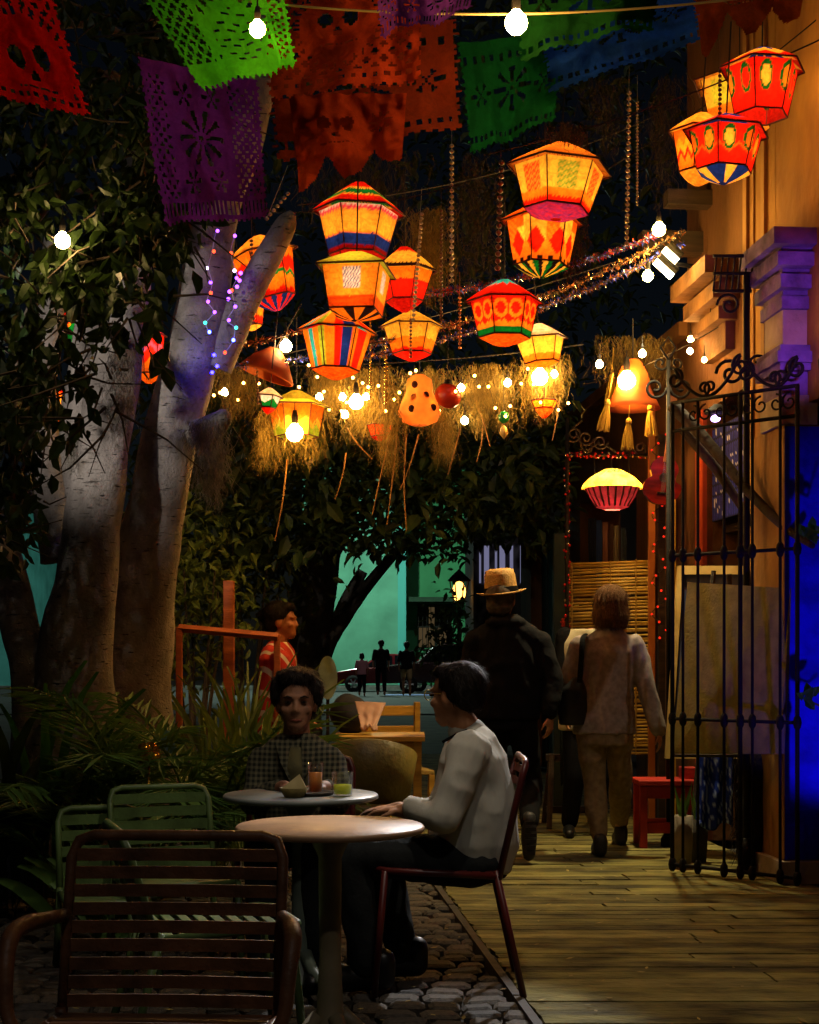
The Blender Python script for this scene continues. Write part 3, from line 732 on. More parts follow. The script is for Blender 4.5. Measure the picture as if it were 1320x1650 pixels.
lantern('cloth_lantern', 'yellow lantern with red and green banded roof and blue band, topmost of the central stack', 577, 378, 8.0, 120, 86, 68, 48, 16, 6, .10,
        pat_bands([(.30, RED), (.36, YEL), (.62, GRNc), (.70, YEL), (2, RED)], 50, .04), pat_bands([(.10, DRED), (.36, BLU), (.40, ORA), (.88, mixc(YEL, ORA, .35)), (.96, PNK), (2, WHT)], 46, .02), solid(RED, DRED), LW, .03)
lantern('cloth_lantern', 'orange and red lantern with yellow roof tucked behind the central stack', 652, 462, 8.7, 84, 56, 46, 40, 18, 6, -.12,
        pat_bands([(.12, BLK), (.75, YEL), (2, RED)], 44, .05), pat_bands([(.55, RED), (.62, mixc(RED, BLK, .4)), (2, ORA)], 10, .01), solid(DRED, RED), 2.4)
lantern('cloth_lantern', 'orange lantern with pale purple stitched patches in the central stack', 574, 470, 7.6, 112, 88, 66, 30, 14, 4, .62,
        solid(mixc(LIM, YEL, .5), LIM), pat_patch(), pat_stripes([BLK, ORA], 14), LW, .02)
lantern('cloth_lantern', 'vertically striped red, blue and orange lantern, lowest of the central stack', 542, 566, 7.9, 104, 72, 60, 36, 16, 6, .1,
        pat_stripes([ORA, CYN, ORA, LIM, ORA, RED, BLU, ORA, RED, RED, ORA], 22), pat_stripes([ORA, CYN, ORA, LIM, ORA, RED, BLU, ORA, RED, RED, ORA], 22), solid(ORA, RED), LW, .04)
lantern('cloth_lantern', 'small plain yellow lantern with red bottom beside the bead chains', 664, 549, 8.8, 84, 58, 42, 26, 12, 6, .06,
        solid(mixc(YEL, LIM, .25), YEL), pat_bands([(.12, RED), (.5, ORA), (2, YEL)], 8, .02), solid(RED), 3.0)
lantern('cloth_lantern', 'tilted yellow and red lantern half hidden behind the cut fig branch', 432, 446, 8.7, 96, 66, 72, 30, 20, 6, .2,
        solid(YEL, ORA), pat_bands([(.12, RED), (.4, ORA), (.5, GRNc), (.8, RED), (2, ORA)], 8, .05), pat_stripes([BLU, RED], 20), LW, -.28)
lantern('cloth_lantern', 'small red and yellow lantern low behind the cut fig branch', 404, 512, 9.0, 44, 30, 26, 16, 8, 5, .3,
        solid(RED, ORA), pat_bands([(.5, RED), (2, ORA)], 10, .05), solid(YEL), 1.6, -.2)
lantern('cloth_lantern', 'large orange lantern with green and red stitched panels, highest of the middle pair', 899, 307, 7.0, 138, 100, 66, 42, 14, 6, .16,
        solid(ORA, mixc(YEL, RED, .5), 6), pat_panels(mixc(GRNc, LIM, .3), RED, YEL, RED), solid(BLU, RED), 4.6, .07)
lantern('cloth_lantern', 'yellow lantern with red flame points, lower of the middle pair', 873, 394, 7.25, 108, 84, 70, 34, 18, 6, .1,
        solid(ORA, RED, 9), pat_flames(), pat_stripes([BLK, YEL, GRNc], 30), LW, .03)
lantern('cloth_lantern', 'red lantern with yellow rings and a green bottom band', 813, 516, 7.8, 102, 78, 56, 36, 14, 6, .08,
        pat_bands([(.72, RED), (2, CYN)], 12, .1), pat_rings(), solid(RED, ORA), LW)
lantern('cloth_lantern', 'pale yellow lantern behind the red ringed lantern', 872, 566, 8.6, 72, 52, 36, 26, 8, 6, .1,
        solid(YEL, WHT), pat_bands([(.3, ORA), (2, YEL)], 12, .03), solid(ORA), 3.4, -.1)
lantern('cloth_lantern', 'red lantern with green ringed ovals, top right by the ochre wall', 1227, 150, 7.2, 112, 82, 74, 34, 0, 6, .1,
        pat_bands([(.30, RED), (.75, mixc(YEL, ORA, .4)), (2, BLU)], 9, .2), pat_ovals(RED, [mixc(YEL, ORA, .4), ORA, RED], cc('#0f5a20'), 9, RED, mixc(RED, BLK, .1)), solid(RED), 4.0, .02)
lantern('cloth_lantern', 'yellow lantern with red stitched panels behind the oval patterned pair', 1192, 168, 7.8, 124, 96, 66, 24, 28, 6, .2,
        solid(ORA, YEL), pat_panels(RED, LIM, YEL, ORA), solid(ORA, YEL), LW)
lantern('cloth_lantern', 'red lantern with green ringed ovals and blue tip, lower right by the ochre wall', 1168, 246, 7.1, 112, 84, 60, 30, 20, 6, .12,
        pat_bands([(.45, RED), (.6, mixc(RED, PNK, .3)), (2, BLU)], 9, .1), pat_ovals(RED, [mixc(YEL, ORA, .4), mixc(ORA, RED, .4), ORA], cc('#0f5a20'), 9, RED, mixc(RED, ORA, .4)), pat_stripes([BLU, YEL, BLU], 14), 4.0, .05)
lantern('cloth_lantern', 'orange flowered lantern at the left of the lower right pair', 1128, 248, 7.5, 86, 60, 62, 34, 20, 6, .1,
        solid(YEL, ORA), pat_bands([(.3, ORA), (.45, RED), (.7, ORA), (2, mixc(ORA, RED, .5))], 14, .12), solid(ORA, YEL), LW, .06)
# smaller lanterns low among the moss and between the fig stems
lantern('cloth_lantern', 'pale see through lantern over a bright bulb in the moss', 478, 680, 9.0, 84, 66, 48, 26, 0, 6, .1,
        solid(YEL, LIM), pat_bands([(.3, LIM), (.5, YEL), (2, ORA)], 8, .12), solid(YEL), 2.4, 0, group='small lanterns in the moss')
lantern('cloth_lantern', 'tiny white and green paper lantern left in the moss', 433, 648, 8.6, 34, 22, 18, 14, 10, 5, .1,
        solid(YEL, WHT), pat_bands([(.55, GRNc), (2, WHT)], 3, .2), solid(RED), .8, .1, group='small lanterns in the moss')
lantern('cloth_lantern', 'small red bowl lantern under the bead chain', 612, 694, 9.4, 38, 26, 18, 0, 8, 6, .1,
        solid(RED), solid(RED, mixc(RED, ORA, .3)), solid(RED, DRED), .9, 0, group='small lanterns in the moss')
lantern('cloth_lantern', 'red orange bowl lantern hanging under the brightest bulb', 877, 652, 9.3, 42, 30, 12, 0, 16, 6, .3,
        solid(RED), solid(ORA, RED), solid(mixc(ORA, RED, .6), RED), .9, 0, group='small lanterns in the moss')
lantern('cloth_lantern', 'pink and red lantern seen between the two fig stems', 240, 572, 9.2, 46, 36, 62, 14, 16, 6, .3,
        solid(PNK), pat_bands([(.3, ORA), (.6, RED), (.75, PNK), (2, RED)], 6, .1), solid(ORA), 2.2, 0, group='lanterns behind the fig stems')
lantern('cloth_lantern', 'red and green lantern behind the leaves above the left fig stem', 122, 522, 8.8, 48, 34, 40, 22, 14, 6, .1,
        pat_bands([(.5, RED), (2, ORA)], 8, .15), pat_bands([(.35, GRNc), (.5, ORA), (2, RED)], 6, .15), solid(GRNc), 2.0, .1, group='lanterns behind the fig stems')
lantern('cloth_lantern', 'orange lantern low between the left fig stems', 102, 660, 8.9, 40, 30, 30, 18, 8, 5, .1,
        pat_bands([(.5, ORA), (2, RED)], 8, .15), solid(ORA, YEL), solid(ORA), 1.6, .3, group='lanterns behind the fig stems')
lantern('cloth_lantern', 'small red lantern half covered by the left fig stem', 76, 640, 8.9, 22, 16, 22, 12, 6, 5, .1,
        solid(YEL), solid(RED, ORA), solid(ORA), .9, 0, group='lanterns behind the fig stems')

# --- papel picado: cut tissue banners, the cuts are real holes
def sheet(label, q, Ds, colr, col2, mask, nu=64, nv=52, wav=.02, seed=0, curl=.0, gl=None):
    """q: TL,TR,BR,BL in photograph pixels; Ds: distances"""
    c = [P(a, b, d) for (a, b), d in zip(q, Ds)]
    mb = MB(c[0]); vs = []; fs = []; cs = []
    for i in range(nv + 1):
        v = i / nv
        for j in range(nu + 1):
            u = j / nu; p = c[0].lerp(c[1], u).lerp(c[3].lerp(c[2], u), v)
            n_ = noise.noise(Vector((u * 3 + seed * 5.3, v * 2.2, seed))) ; n2 = noise.noise(Vector((u * 9 + seed, v * 5, 4)))
            p = p + UY * (n_ * wav * 4.5 * (.2 + v) + n2 * wav * 1.1 + wav * .9 * abs(noise.noise(Vector((u * 5 + v * 3 + seed, v * 6 - u * 2, 8)))) + curl * v * v) + UZ * (n_ * wav * .4)
            p = p + UX * math.sin(v * 3 + seed) * wav * .3
            vs.append(p); cs.append(mixc(colr, col2, max(0, min(1, .5 + .5 * noise.noise(Vector((u * 3 + seed, v * 3, 9)))))))
    for i in range(nv):
        for j in range(nu):
            u = (j + .5) / nu; v = (i + .5) / nv
            if mask(u, v): fs.append((i * (nu + 1) + j, (i + 1) * (nu + 1) + j, (i + 1) * (nu + 1) + j + 1, i * (nu + 1) + j + 1))
    mb.add(vs, fs, cs)
    o = mb.build('paper_banner', PAPER, None, True); return props(o, label, 'banner', 'cut paper banners')
def ell(u, v, a, b, ra, rb): return ((u - a) / ra) ** 2 + ((v - b) / rb) ** 2 < 1
def edge(u, v, n=14, d=.035): return u > d * abs(math.sin(u * 0 + v * n * PI)) and u < 1 - d * abs(math.sin(v * n * PI)) and v < 1 - d * abs(math.sin(u * n * PI))
def lattice(u, v, k=11, th=.30):
    a = ((u + v) * k) % 1; b = ((u - v) * k) % 1; return a < th or b < th
def skullface(u, v, cx, cy, s, asp=1.2):   # True where paper is cut away: eyes, nose, teeth
    x = (u - cx) / s; y = (v - cy) / (s * asp)
    if ell(x, y, -.42, -.1, .25, .26) or ell(x, y, .42, -.1, .25, .26): return True
    if .22 < y < .44 and abs(abs(x) - .08) < .07 and abs(x) < (y - .1) * .6: return True
    if .62 < y < .72 and abs(x) < .62 and (x * 6) % 1 > .3: return True
    return False
def petals(u, v, cx, cy, r, n=8):
    a = math.atan2(v - cy, u - cx); d = math.hypot(u - cx, v - cy) / r
    return (.22 < d < .95 and math.cos(a * n) > .35 + .5 * (d - .5) ** 2) or d < .1
def m_skull_at(cx, cy, s):
    def f(u, v):
        if not edge(u, v): return False
        if skullface(u, v, cx, cy, s): return False
        d = math.hypot((u - cx) / (s * 1.25), (v - cy - s * .15) / (s * 1.45))
        if d > 1.02 and .07 < u < .93 and .06 < v < .84:
            if d < 1.16: return (math.atan2(v - cy, u - cx) * 5) % 1 > .35
            return lattice(u, v, 9, .46)
        return not (.87 < v < .91 and (u * 14) % 1 > .5)
    return f
def m_lattice(u, v):
    if not edge(u, v, 18, .03): return False
    if .05 < u < .30 and .05 < v < .85: return lattice(u, v, 12, .36)
    if .86 < u < .95 and v < .92: return lattice(u, v * 1.2, 13, .42)
    if .34 < u < .82:
        if ell(u, v, .57, .66, .19, .2): return not ((v * 18) % 1 < .3 and (u * 9 + int(v * 18) * .5) % 1 < .5)
        d = math.hypot((u - .57) / .24, (v - .66) / .26)
        if 1 < d < 1.22 and v < .84: return (math.atan2(v - .66, u - .57) * 4) % 1 > .4
        for cx in (.42, .58, .74):
            if petals(u, v, cx, .2, .09): return False
    return True
def m_fine(u, v):
    if not edge(u, v, 20, .025): return False
    if (.72 < u < .95 or .05 < u < .2) and .08 < v < .84: return lattice(u, v, 15, .5)
    if .86 < v < .94: return (u * 26) % 1 > .42
    if petals(u, v, .46, .46, .2, 10) or petals(u, v, .34, .74, .08, 6) or petals(u, v, .58, .74, .08, 6) or petals(u, v, .34, .18, .08, 6) or petals(u, v, .58, .18, .08, 6): return False
    return True
def m_torn(u, v):
    if v > .62 + .34 * abs(math.sin(u * 7 + 1.2)) * (1 - u * .4): return False
    if skullface(u, v, .38, .34, .24): return False
    return not (petals(u, v, .78, .3, .12))
def m_plain(u, v):
    if not edge(u, v, 16, .035): return False
    if petals(u, v, .5, .48, .2, 8) or petals(u, v, .18, .5, .1, 6) or petals(u, v, .82, .5, .1, 6): return False
    if .14 < v < .22 and (u * 12) % 1 > .6: return False
    return not (.84 < v < .9 and (u * 18) % 1 > .5)
sheet('bright red paper banner with skull cutout, top left corner', [(-110, -30), (74, -30), (152, 196), (-38, 150)], (4.1, 4.3, 4.4, 4.2), cc('#f01408'), cc('#c80c08'), m_skull_at(.59, .60, .27), seed=1, nu=56)
sheet('bright lime green paper banner with lattice cuts beside the near bulb', [(165, -110), (452, -70), (482, 104), (326, 150)], (4.6, 4.5, 4.5, 4.6), cc('#58d828'), cc('#38b41c'), m_lattice, 84, 64, .015, 2)
sheet('orange paper banner with skull cutout right of the lime banner', [(424, -40), (690, -70), (682, 128), (432, 166)], (4.9, 4.9, 4.8, 4.8), cc('#d0481a'), cc('#a83412'), m_skull_at(.46, .44, .19), 72, 56, .015, 3)
sheet('brown orange paper banner below the orange skull banner', [(428, 60), (742, 30), (748, 212), (440, 262)], (5.2, 5.2, 5.1, 5.1), cc('#8e3414'), cc('#6a260e'), m_plain, seed=4)
sheet('torn orange paper banner with hanging tatters', [(470, 150), (660, 150), (640, 280), (478, 322)], (5.0, 5.05, 5.0, 4.95), cc('#c8481c'), cc('#8e2e10'), m_torn, seed=5, wav=.03)
sheet('violet paper banner with lattice at the top centre', [(585, -110), (790, -100), (758, 18), (612, 62)], (4.3, 4.3, 4.3, 4.3), cc('#7a3aa0'), cc('#5a2480'), m_fine, seed=6)
sheet('dark green paper banner in front of the high moss', [(732, 70), (908, 50), (898, 196), (758, 252)], (5.3, 5.3, 5.2, 5.2), cc('#0f6a30'), cc('#0a5224'), m_plain, seed=7)
sheet('mid green paper banner right of the near round bulb', [(826, -90), (1080, -90), (1062, 48), (842, 96)], (4.9, 4.9, 4.9, 4.9), cc('#145016'), cc('#0e3e12'), m_plain, seed=8)
sheet('blue paper banner at the top right', [(866, 20), (1122, -50), (1134, 68), (884, 152)], (5.2, 5.2, 5.2, 5.2), cc('#2a66e8'), cc('#1848b8'), m_plain, seed=9)
sheet('dull orange paper banner at the top right corner', [(1112, -80), (1312, -80), (1284, 52), (1132, 98)], (5.5, 5.5, 5.5, 5.5), cc('#a04818'), cc('#6a2c10'), m_torn, seed=10)
sheet('purple paper banner with fine cuts in front of the fig trunk', [(222, 90), (420, 130), (432, 352), (262, 366)], (5.4, 5.4, 5.3, 5.3), cc('#8030b8'), cc('#5c2090'), m_fine, 80, 72, .02, 11)

# --- cords, light strings and bulbs
def cord(label, a, b, sag, r=.004, name='light_cable', ma=WIRE, cat='cable', group=None):
    mb = MB(Vector(a)); mb.tube(curve_pts(a, b, sag, 24), r, 5); return props(mb.build(name, ma), label, cat, group)
cord('pale cable carrying the near round bulb along the banners', P(300, -10, 4.7), P(1400, -35, 4.9), .09, .004, ma=mat('pale cord', '#a08a50', rough=.6))
cord('cord holding the left paper banners', P(-100, -60, 4.3), P(900, -110, 4.6), .02)
cord('cord holding the rear paper banners', P(150, 60, 5.35), P(1400, -130, 5.5), .05)
for k, (a, b, sg, lb) in enumerate([((480, 330, 8.0), (1090, 170, 9.6), .12, 'thin wire above the middle lantern pair'), ((330, 600, 8.6), (1100, 385, 10.2), .05, 'thin wire running under the tinsel garlands'),
        ((300, 330, 8.2), (760, 290, 8.3), .1, 'thin wire over the central lantern stack'), ((940, 620, 10.5), (1200, 500, 9.4), .06, 'bulb wire below the ochre door hood'), ((340, 588, 9.2), (940, 555, 9.6), .05, 'long wire carrying the moss curtain'),
        ((780, 250, 7.1), (1330, 60, 7.4), .05, 'wire carrying the right hand lanterns'), ((930, 300, 8.5), (1330, 20, 8.0), .05, 'wire rising to the top right of the facade')]):
    cord(lb, P(*a), P(*b), sg, .004)
WARM = '#ffbe60'
def bulb(px, py, D, r, st, label, group, color=WARM, key='bulb glow', sock=True, drop=.05):
    c = P(px, py, D); t = thing('light_bulb', label, 'bulb', c, 0, group)
    mb = MB(c); mb.lathe([(0.002, -r), (r * .5, -r * .87), (r * .87, -r * .5), (r, 0), (r * .87, r * .5), (r * .5, r * .87), (r * .34, r * 1.15)], c, 14); mb.build('glass', emis('%s %d' % (key, st), color, st), t, True)
    mb = MB(c); mb.lathe([(r * .38, r * 1.1), (r * .4, r * 1.9), (r * .25, r * 2.7)], c, 10); mb.tube([c + UZ * r * 2.6, c + UZ * (r * 2.6 + drop)], .003, 5); mb.build('socket', WIRE, t)
    return t
bulb(832, 37, 4.7, .036, 230, 'large round near bulb between the orange and green banners', 'near bulbs', '#ffc878')
NB = P(832, 37, 4.7)
bulb(415, 47, 4.32, .024, 170, 'pointed near bulb in front of the lime banner', 'near bulbs', '#ffc060')
bulb(101, 388, 5.7, .03, 160, 'bright round bulb among the dark fig leaves', 'near bulbs', '#ffcf88')
bulb(1062, 370, 9.4, .042, 260, 'bulb under the roof beam of the ochre building', 'facade bulbs', '#ffcc60')
bulb(1044, 445, 9.5, .035, 260, 'bulb on a drop cord below the two tube lights', 'facade bulbs')
bulb(1240, 140, 8.0, .04, 45, 'bulb on the ochre wall behind the top right lantern', 'facade bulbs')
for k_, (px, py, D, r, st) in enumerate(((1113, 547, 10.1, .022, 220), (1112, 566, 10.0, .02, 160), (1145, 520, 9.6, .02, 120), (1168, 530, 9.5, .02, 120), (1135, 580, 9.7, .018, 120))):
    bulb(px, py, D, r, st, ('upper small bulb left of the ochre door hood', 'small bulb just under the upper one left of the ochre hood', 'small bulb under the middle of the ochre hood', 'small bulb under the right end of the ochre hood', 'lowest small bulb on the string below the ochre hood')[k_], 'bulbs under the door hood')
for (px, py, D, r, st, lb) in ((475, 698, 8.8, .05, 220, 'bright bulb glowing below the pale see through lantern'), (574, 648, 9.2, .045, 220, 'bright bulb in the middle of the moss left of the red ball'), (870, 608, 9.3, .05, 320, 'brightest bulb hanging over the red orange bowl lantern'), (1010, 614, 10.0, .06, 420, 'brightest bulb beside the clay bell and tassels'), (461, 558, 8.7, .035, 160, 'white bulb above the orange clay cone')):
    bulb(px, py, D, r, st, lb, 'bulbs in the moss')
ORD = 'first second third fourth fifth sixth seventh eighth ninth tenth eleventh twelfth'.split()
small = sorted([(515, 640), (362, 632), (590, 640), (552, 640), (668, 617), (743, 625), (749, 678), (818, 617), (893, 603), (556, 668), (966, 587), (1035, 570)])
for (px, py) in small:
    bulb(px, py, 9.5, .024, 160, 'small round moss bulb, %s from the left' % ORD[small.index((px, py))], 'small bulbs in the moss', '#ffc890')
# coloured fairy lights on the fig trunk
fl = thing('fairy_lights', 'string of violet and blue fairy lights down the fig trunk', 'fairy lights', P(350, 400, 7.75))
FC = {'v': ('#8a40ff', 9), 'b': ('#3040ff', 40), 'r': ('#ff4020', 6), 'g': ('#30e0c0', 6), 'w': ('#e0c0ff', 9)}
wp = [(348, 372), (342, 405), (336, 432), (342, 455), (338, 472), (334, 486), (345, 503), (332, 520), (337, 535)]
wq = [(378, 380), (372, 408), (380, 436), (382, 448), (374, 468), (378, 494), (366, 516), (378, 528), (376, 548), (363, 568)]
rr = random.Random(2)
for ws in (wp, wq):
    mb = MB(fl.location); pts, _ = smooth_path([(P(x, y, 7.78), .002) for x, y in ws], 4); mb.tube(pts, .0022, 4); mb.build('wire', mat('white wire', '#b8b0c0', rough=.5), fl)
    for i, (x, y) in enumerate(ws):
        k = 'vrwvrvvgbr'[i % 10]; mb = MB(fl.location); mb.ball(P(x + rr.uniform(-3, 3), y, 7.75), .009, 8, 6); mb.build('bulb', emis('fairy ' + k, FC[k][0], FC[k][1]), fl)
for (x, y) in ((388, 440), (386, 452), (382, 462), (370, 470), (368, 482), (176, 361), (84, 612), (66, 516)):
    mb = MB(fl.location); mb.ball(P(x, y, 7.8 if x > 300 else 7.0), .010, 8, 6); mb.build('bulb', emis('fairy v', *FC['v']), fl)
mb = MB(P(345, 560, 7.7)); mb.lathe([(.022, 0), (.026, .02), (.026, .07), (.012, .09)], P(345, 560, 7.7), 10)
for (x, y) in ((345, 572), (350, 590), (342, 600)):
    mb = MB(fl.location); mb.ball(P(x, y, 7.79), .009, 8, 6); mb.build('bulb', emis('deep blue led', '#1410ff', 90), fl)
wf_ = thing('warm_fairy_lights', 'string of tiny warm lights woven through the moss curtain', 'fairy lights', P(340, 610, 9.35)); rw = random.Random(12); wpts = []
for k in range(46): wpts.append(P(345 + k * 12.6 + rw.uniform(-4, 4), 628 + 26 * math.sin(k * .9) + rw.uniform(-16, 22), 9.25 + rw.uniform(-.1, .1)))
mb = MB(wf_.location); mb.tube(smooth_path([(p, 1) for p in wpts], 3)[0], .0016, 4); mb.build('wire', WIRE, wf_)
for p in wpts: mb = MB(wf_.location); mb.ball(p, .0095, 7, 5); mb.build('bulb', emis('tiny warm glow', '#ffb050', 30), wf_)
# two tube lights on a bracket by the facade
tl = thing('tube_light_pair', 'pair of slanting tube lights on the facade bracket', 'lamp', P(1075, 420, 9.6))
for (a, b) in (((1070, 402), (1091, 421)), ((1056, 421), (1083, 446))):
    mb = MB(tl.location); A, B = P(a[0], a[1], 9.55), P(b[0], b[1], 9.55); mb.tube([A, B], .022, 10); mb.build('tube', emis('tube glow', '#ffe0a0', 45), tl, True)
    mb = MB(tl.location); mb.tube([A + UZ * .03 + UX * .03, B + UZ * .03 + UX * .03], .028, 8); mb.build('reflector', IRON, tl)
mb = MB(tl.location); mb.tube([P(1085, 425, 9.6), FA(9.65, 0, 3.74)], .014, 6); mb.build('bracket', IRON, tl)
def spot(name, parent, loc, target, watt, deg, color, blend=.25, size=.05):
    ld = bpy.data.lights.new(name, 'SPOT'); ld.energy = watt; ld.spot_size = R(deg); ld.spot_blend = blend; ld.color = color; ld.shadow_soft_size = size
    o = bpy.data.objects.new(name, ld); col.objects.link(o); o.parent = parent; o.location = Vector(loc) - parent.location
    o.rotation_euler = (Vector(target) - Vector(loc)).to_track_quat('-Z', 'Y').to_euler(); return o
spot('tube_beam', tl, P(1052, 442, 9.45), P(775, 1215, 5.5), 1000, 19, (.95, .97, 1.0), .5)
spot('tube_beam', tl, P(1066, 424, 9.45), P(905, 1340, 9.1), 430, 68, (1.0, .86, .48), .85)

nbt = [o for o in bpy.data.objects if o.get('label', '').startswith('large round near bulb')][0]
spot('bulb_downlight', nbt, NB - UZ * .045, Vector((.0, 5.35, .7)), 46, 72, (1.0, .92, .80), .6, .04)

# --- tinsel garlands slanting across
def tinsel(label, a, b, sag, cols, r=.034, n=800, seed=1):
    r_ = random.Random(seed); pts = curve_pts(P(*a), P(*b), sag, 40); t = thing('tinsel_garland', label, 'garland', pts[0], 0, 'tinsel garlands')
    mb = MB(pts[0]); mb.tube(pts, .004, 5); mb.build('wire', WIRE, t)
    for ci, (cn, ma) in enumerate(cols):
        mb = MB(pts[0])
        for k in range(n):
            x = r_.random() * 39.99; i = int(x); c = pts[i].lerp(pts[i + 1], x - i); d = rv(r_).normalized() * r * r_.uniform(.5, 1.3); w_ = rv(r_).normalized() * .004
            mb.add([c, c + d * .5 + w_, c + d, c + d * .5 - w_], [(0, 1, 2), (0, 2, 3)])
        mb.build('fringe', ma, t)['kind'] = 'stuff'
COP = mat('copper foil', '#c07838', rough=.35, metal=.6); BFO = mat('blue foil', '#4a60f0', rough=.35, metal=.6); RFO = mat('red foil', '#d03420', rough=.35, metal=.6); SIL = mat('silver foil', '#c8c0b0', rough=.22, metal=.9)
tinsel('copper tinsel garland slanting down left from the tube lights', (1105, 372, 9.7), (560, 560, 8.6), .1, [('c', COP), ('s', SIL)], seed=1)
tinsel('blue tinsel garland just under the copper one', (1100, 392, 9.75), (540, 585, 8.65), .1, [('b', BFO), ('c', COP), ('s', SIL)], seed=2)
tinsel('red tinsel garland highest of the slanting garlands', (1060, 378, 9.6), (600, 480, 8.8), .08, [('r', RFO), ('b', BFO), ('s', SIL)], seed=3)
tinsel('dim copper garland running left toward the fig trunk', (640, 470, 8.9), (360, 560, 8.4), .05, [('c', COP)], seed=4, n=420)
tinsel('dim blue garland low behind the striped lantern', (720, 520, 9.0), (370, 590, 8.6), .05, [('b', BFO), ('s', SIL)], seed=5, n=420)
# --- bead chains
def beads(label, px, y0, y1, D, r, ma, slant=0):
    a, b = P(px, y0, D), P(px + slant, y1, D); n = int((b - a).length / (r * 2.15)); mb = MB(a)
    for k in range(n + 1): mb.ball(a.lerp(b, k / n), (r, r, r * .85), 8, 5)
    mb.tube([a + UZ * .15, b], .0015, 4)
    return props(mb.build('bead_chain', ma, None, True), label, 'beads', 'hanging bead chains')
PRL = mat('pearl bead', '#c8b890', rough=.18, metal=.35, spec=.8); WBD = mat('wooden bead', '#6a3a1e', rough=.3, spec=.7); GLD = mat('gold bead', '#caa040', rough=.2, metal=.7)
beads('long pearl bead chain above the ringed lantern gap', 728, 235, 452, 8.3, .014, PRL, 0)
beads('dark wooden bead chain left of the middle lantern pair', 808, 262, 432, 7.6, .016, WBD, -6)
beads('pearl bead chain beside the small plain yellow lantern', 680, 345, 515, 8.4, .012, PRL, -14)
beads('dark bead chain with red beads over the plain yellow lantern', 662, 515, 575, 8.5, .009, WBD, 0)
beads('twisted bead chain hanging high right of the middle pair', 1014, 150, 392, 8.2, .014, PRL, -4)
beads('thin pearl chain next to the high twisted one', 1027, 165, 330, 8.2, .008, PRL, 0)
beads('red brown bead chain right of the pearl chains', 711, 340, 515, 8.5, .01, WBD, 0)
beads('gold bead chain ending above the small red bowl', 622, 545, 650, 8.9, .011, GLD, 0)
beads('thin gold bead chain right of the striped lantern', 597, 520, 640, 8.9, .008, GLD, 0)
beads('slanting pearl chain by the cut fig branch', 464, 312, 352, 7.9, .012, PRL, -34)
beads('dark bead chain in front of the tilted lantern', 405, 388, 520, 8.0, .01, WBD, 4)
beads('bead chain hanging left of the ringed lantern', 741, 480, 560, 8.6, .01, COP, 0)
beads('dark bead chain hanging in front of the top right lanterns', 1160, 115, 205, 7.0, .010, WBD, 0)
beads('wooden bead chain at the left end of the moss', 413, 560, 650, 8.7, .009, WBD, 3)

# --- spanish moss
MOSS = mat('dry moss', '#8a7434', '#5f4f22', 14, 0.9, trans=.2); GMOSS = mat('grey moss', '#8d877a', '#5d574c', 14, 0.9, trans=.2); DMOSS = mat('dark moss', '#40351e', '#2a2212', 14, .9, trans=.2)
def moss(label, x0, x1, y0, y1, D, n, ma, seed, taper=.5, group='moss hanging from the wires', jag=.6, stems=()):
    r_ = random.Random(seed); c0 = P((x0 + x1) / 2, y0, D); t = thing('hanging_moss', label, 'moss', c0, 0, group); mb = MB(c0); s = D / F
    for k in range(int(n * (.6 if ma is DMOSS else 1.35))):
        x = r_.gauss((x0 + x1) / 2, (x1 - x0) * .25); lob = .5 + .6 * noise.noise(Vector((x * .05, seed * 3.7, 0))) + r_.uniform(-.3, .3) * jag
        y = y0 + (r_.random() ** 1.4) * (y1 - y0) * (.45 + .35 * max(0, lob)) - 14 * noise.noise(Vector((x * .06, seed, 5))); L = max(.10, (y1 - y) * max(.12, lob) * r_.uniform(.35, 1.0) * s)
        p = P(x, y, D + r_.gauss(0, .09)); w_ = r_.uniform(.0009, .0022); d = Vector((r_.gauss(0, .5), r_.gauss(0, .5), -1 + r_.gauss(0, .4))).normalized(); N = 9; vs = []
        sd = Vector((r_.uniform(-1, 1), r_.uniform(-.6, .6), 0)).normalized(); cw = Vector((r_.gauss(0, 1), r_.gauss(0, 1), 0))
        for i in range(N + 1):
            vs += [p - sd * w_ * (1 - .6 * i / N), p + sd * w_ * (1 - .6 * i / N)]
            a_ = i * 1.1 + k; d = (d * .55 + Vector((math.cos(a_) * .42 + r_.gauss(0, .3), math.sin(a_) * .42 + r_.gauss(0, .3), -.42))).normalized(); p = p + d * L * 1.25 / N
        mb.add(vs, [(2 * i, 2 * i + 1, 2 * i + 3, 2 * i + 2) for i in range(N)])
    o = mb.build('strands', ma, t); o['kind'] = 'stuff'
    for (a, b, c, d_) in stems:
        m1 = MB(c0); pts, rd = smooth_path([(P(a, b, D), .006), (P((a + c) / 2 + r_.uniform(-4, 4), (b + d_) / 2, D - .03), .005), (P(c, d_, D - .02), .004)], 5); m1.tube(pts, rd, 5); m1.build('dry_stem', mat('dry stem', '#9a7038', '#6a4a22', 8, .8), t)
    return t
moss('moss clump at the left end of the wire, by the branch stub', 340, 420, 585, 700, 9.3, 420, MOSS, 1)
moss('moss column with a long dry stem under the pale lantern', 425, 525, 640, 775, 9.1, 620, MOSS, 2, stems=((463, 740, 443, 872),))
moss('slanting moss tail left of the pale lantern', 408, 440, 660, 790, 9.0, 180, MOSS, 3)
moss('moss curtain right of the pale lantern', 500, 560, 590, 690, 9.4, 520, MOSS, 4)
moss('wide moss curtain behind the bright middle bulb', 550, 640, 590, 745, 9.5, 640, MOSS, 5, stems=((558, 730, 540, 805), (560, 690, 600, 740)))
moss('long thin moss tail with two dry stems beside the small red bowl', 606, 644, 640, 800, 9.2, 260, MOSS, 6, stems=((632, 690, 600, 830), (640, 700, 624, 845)))
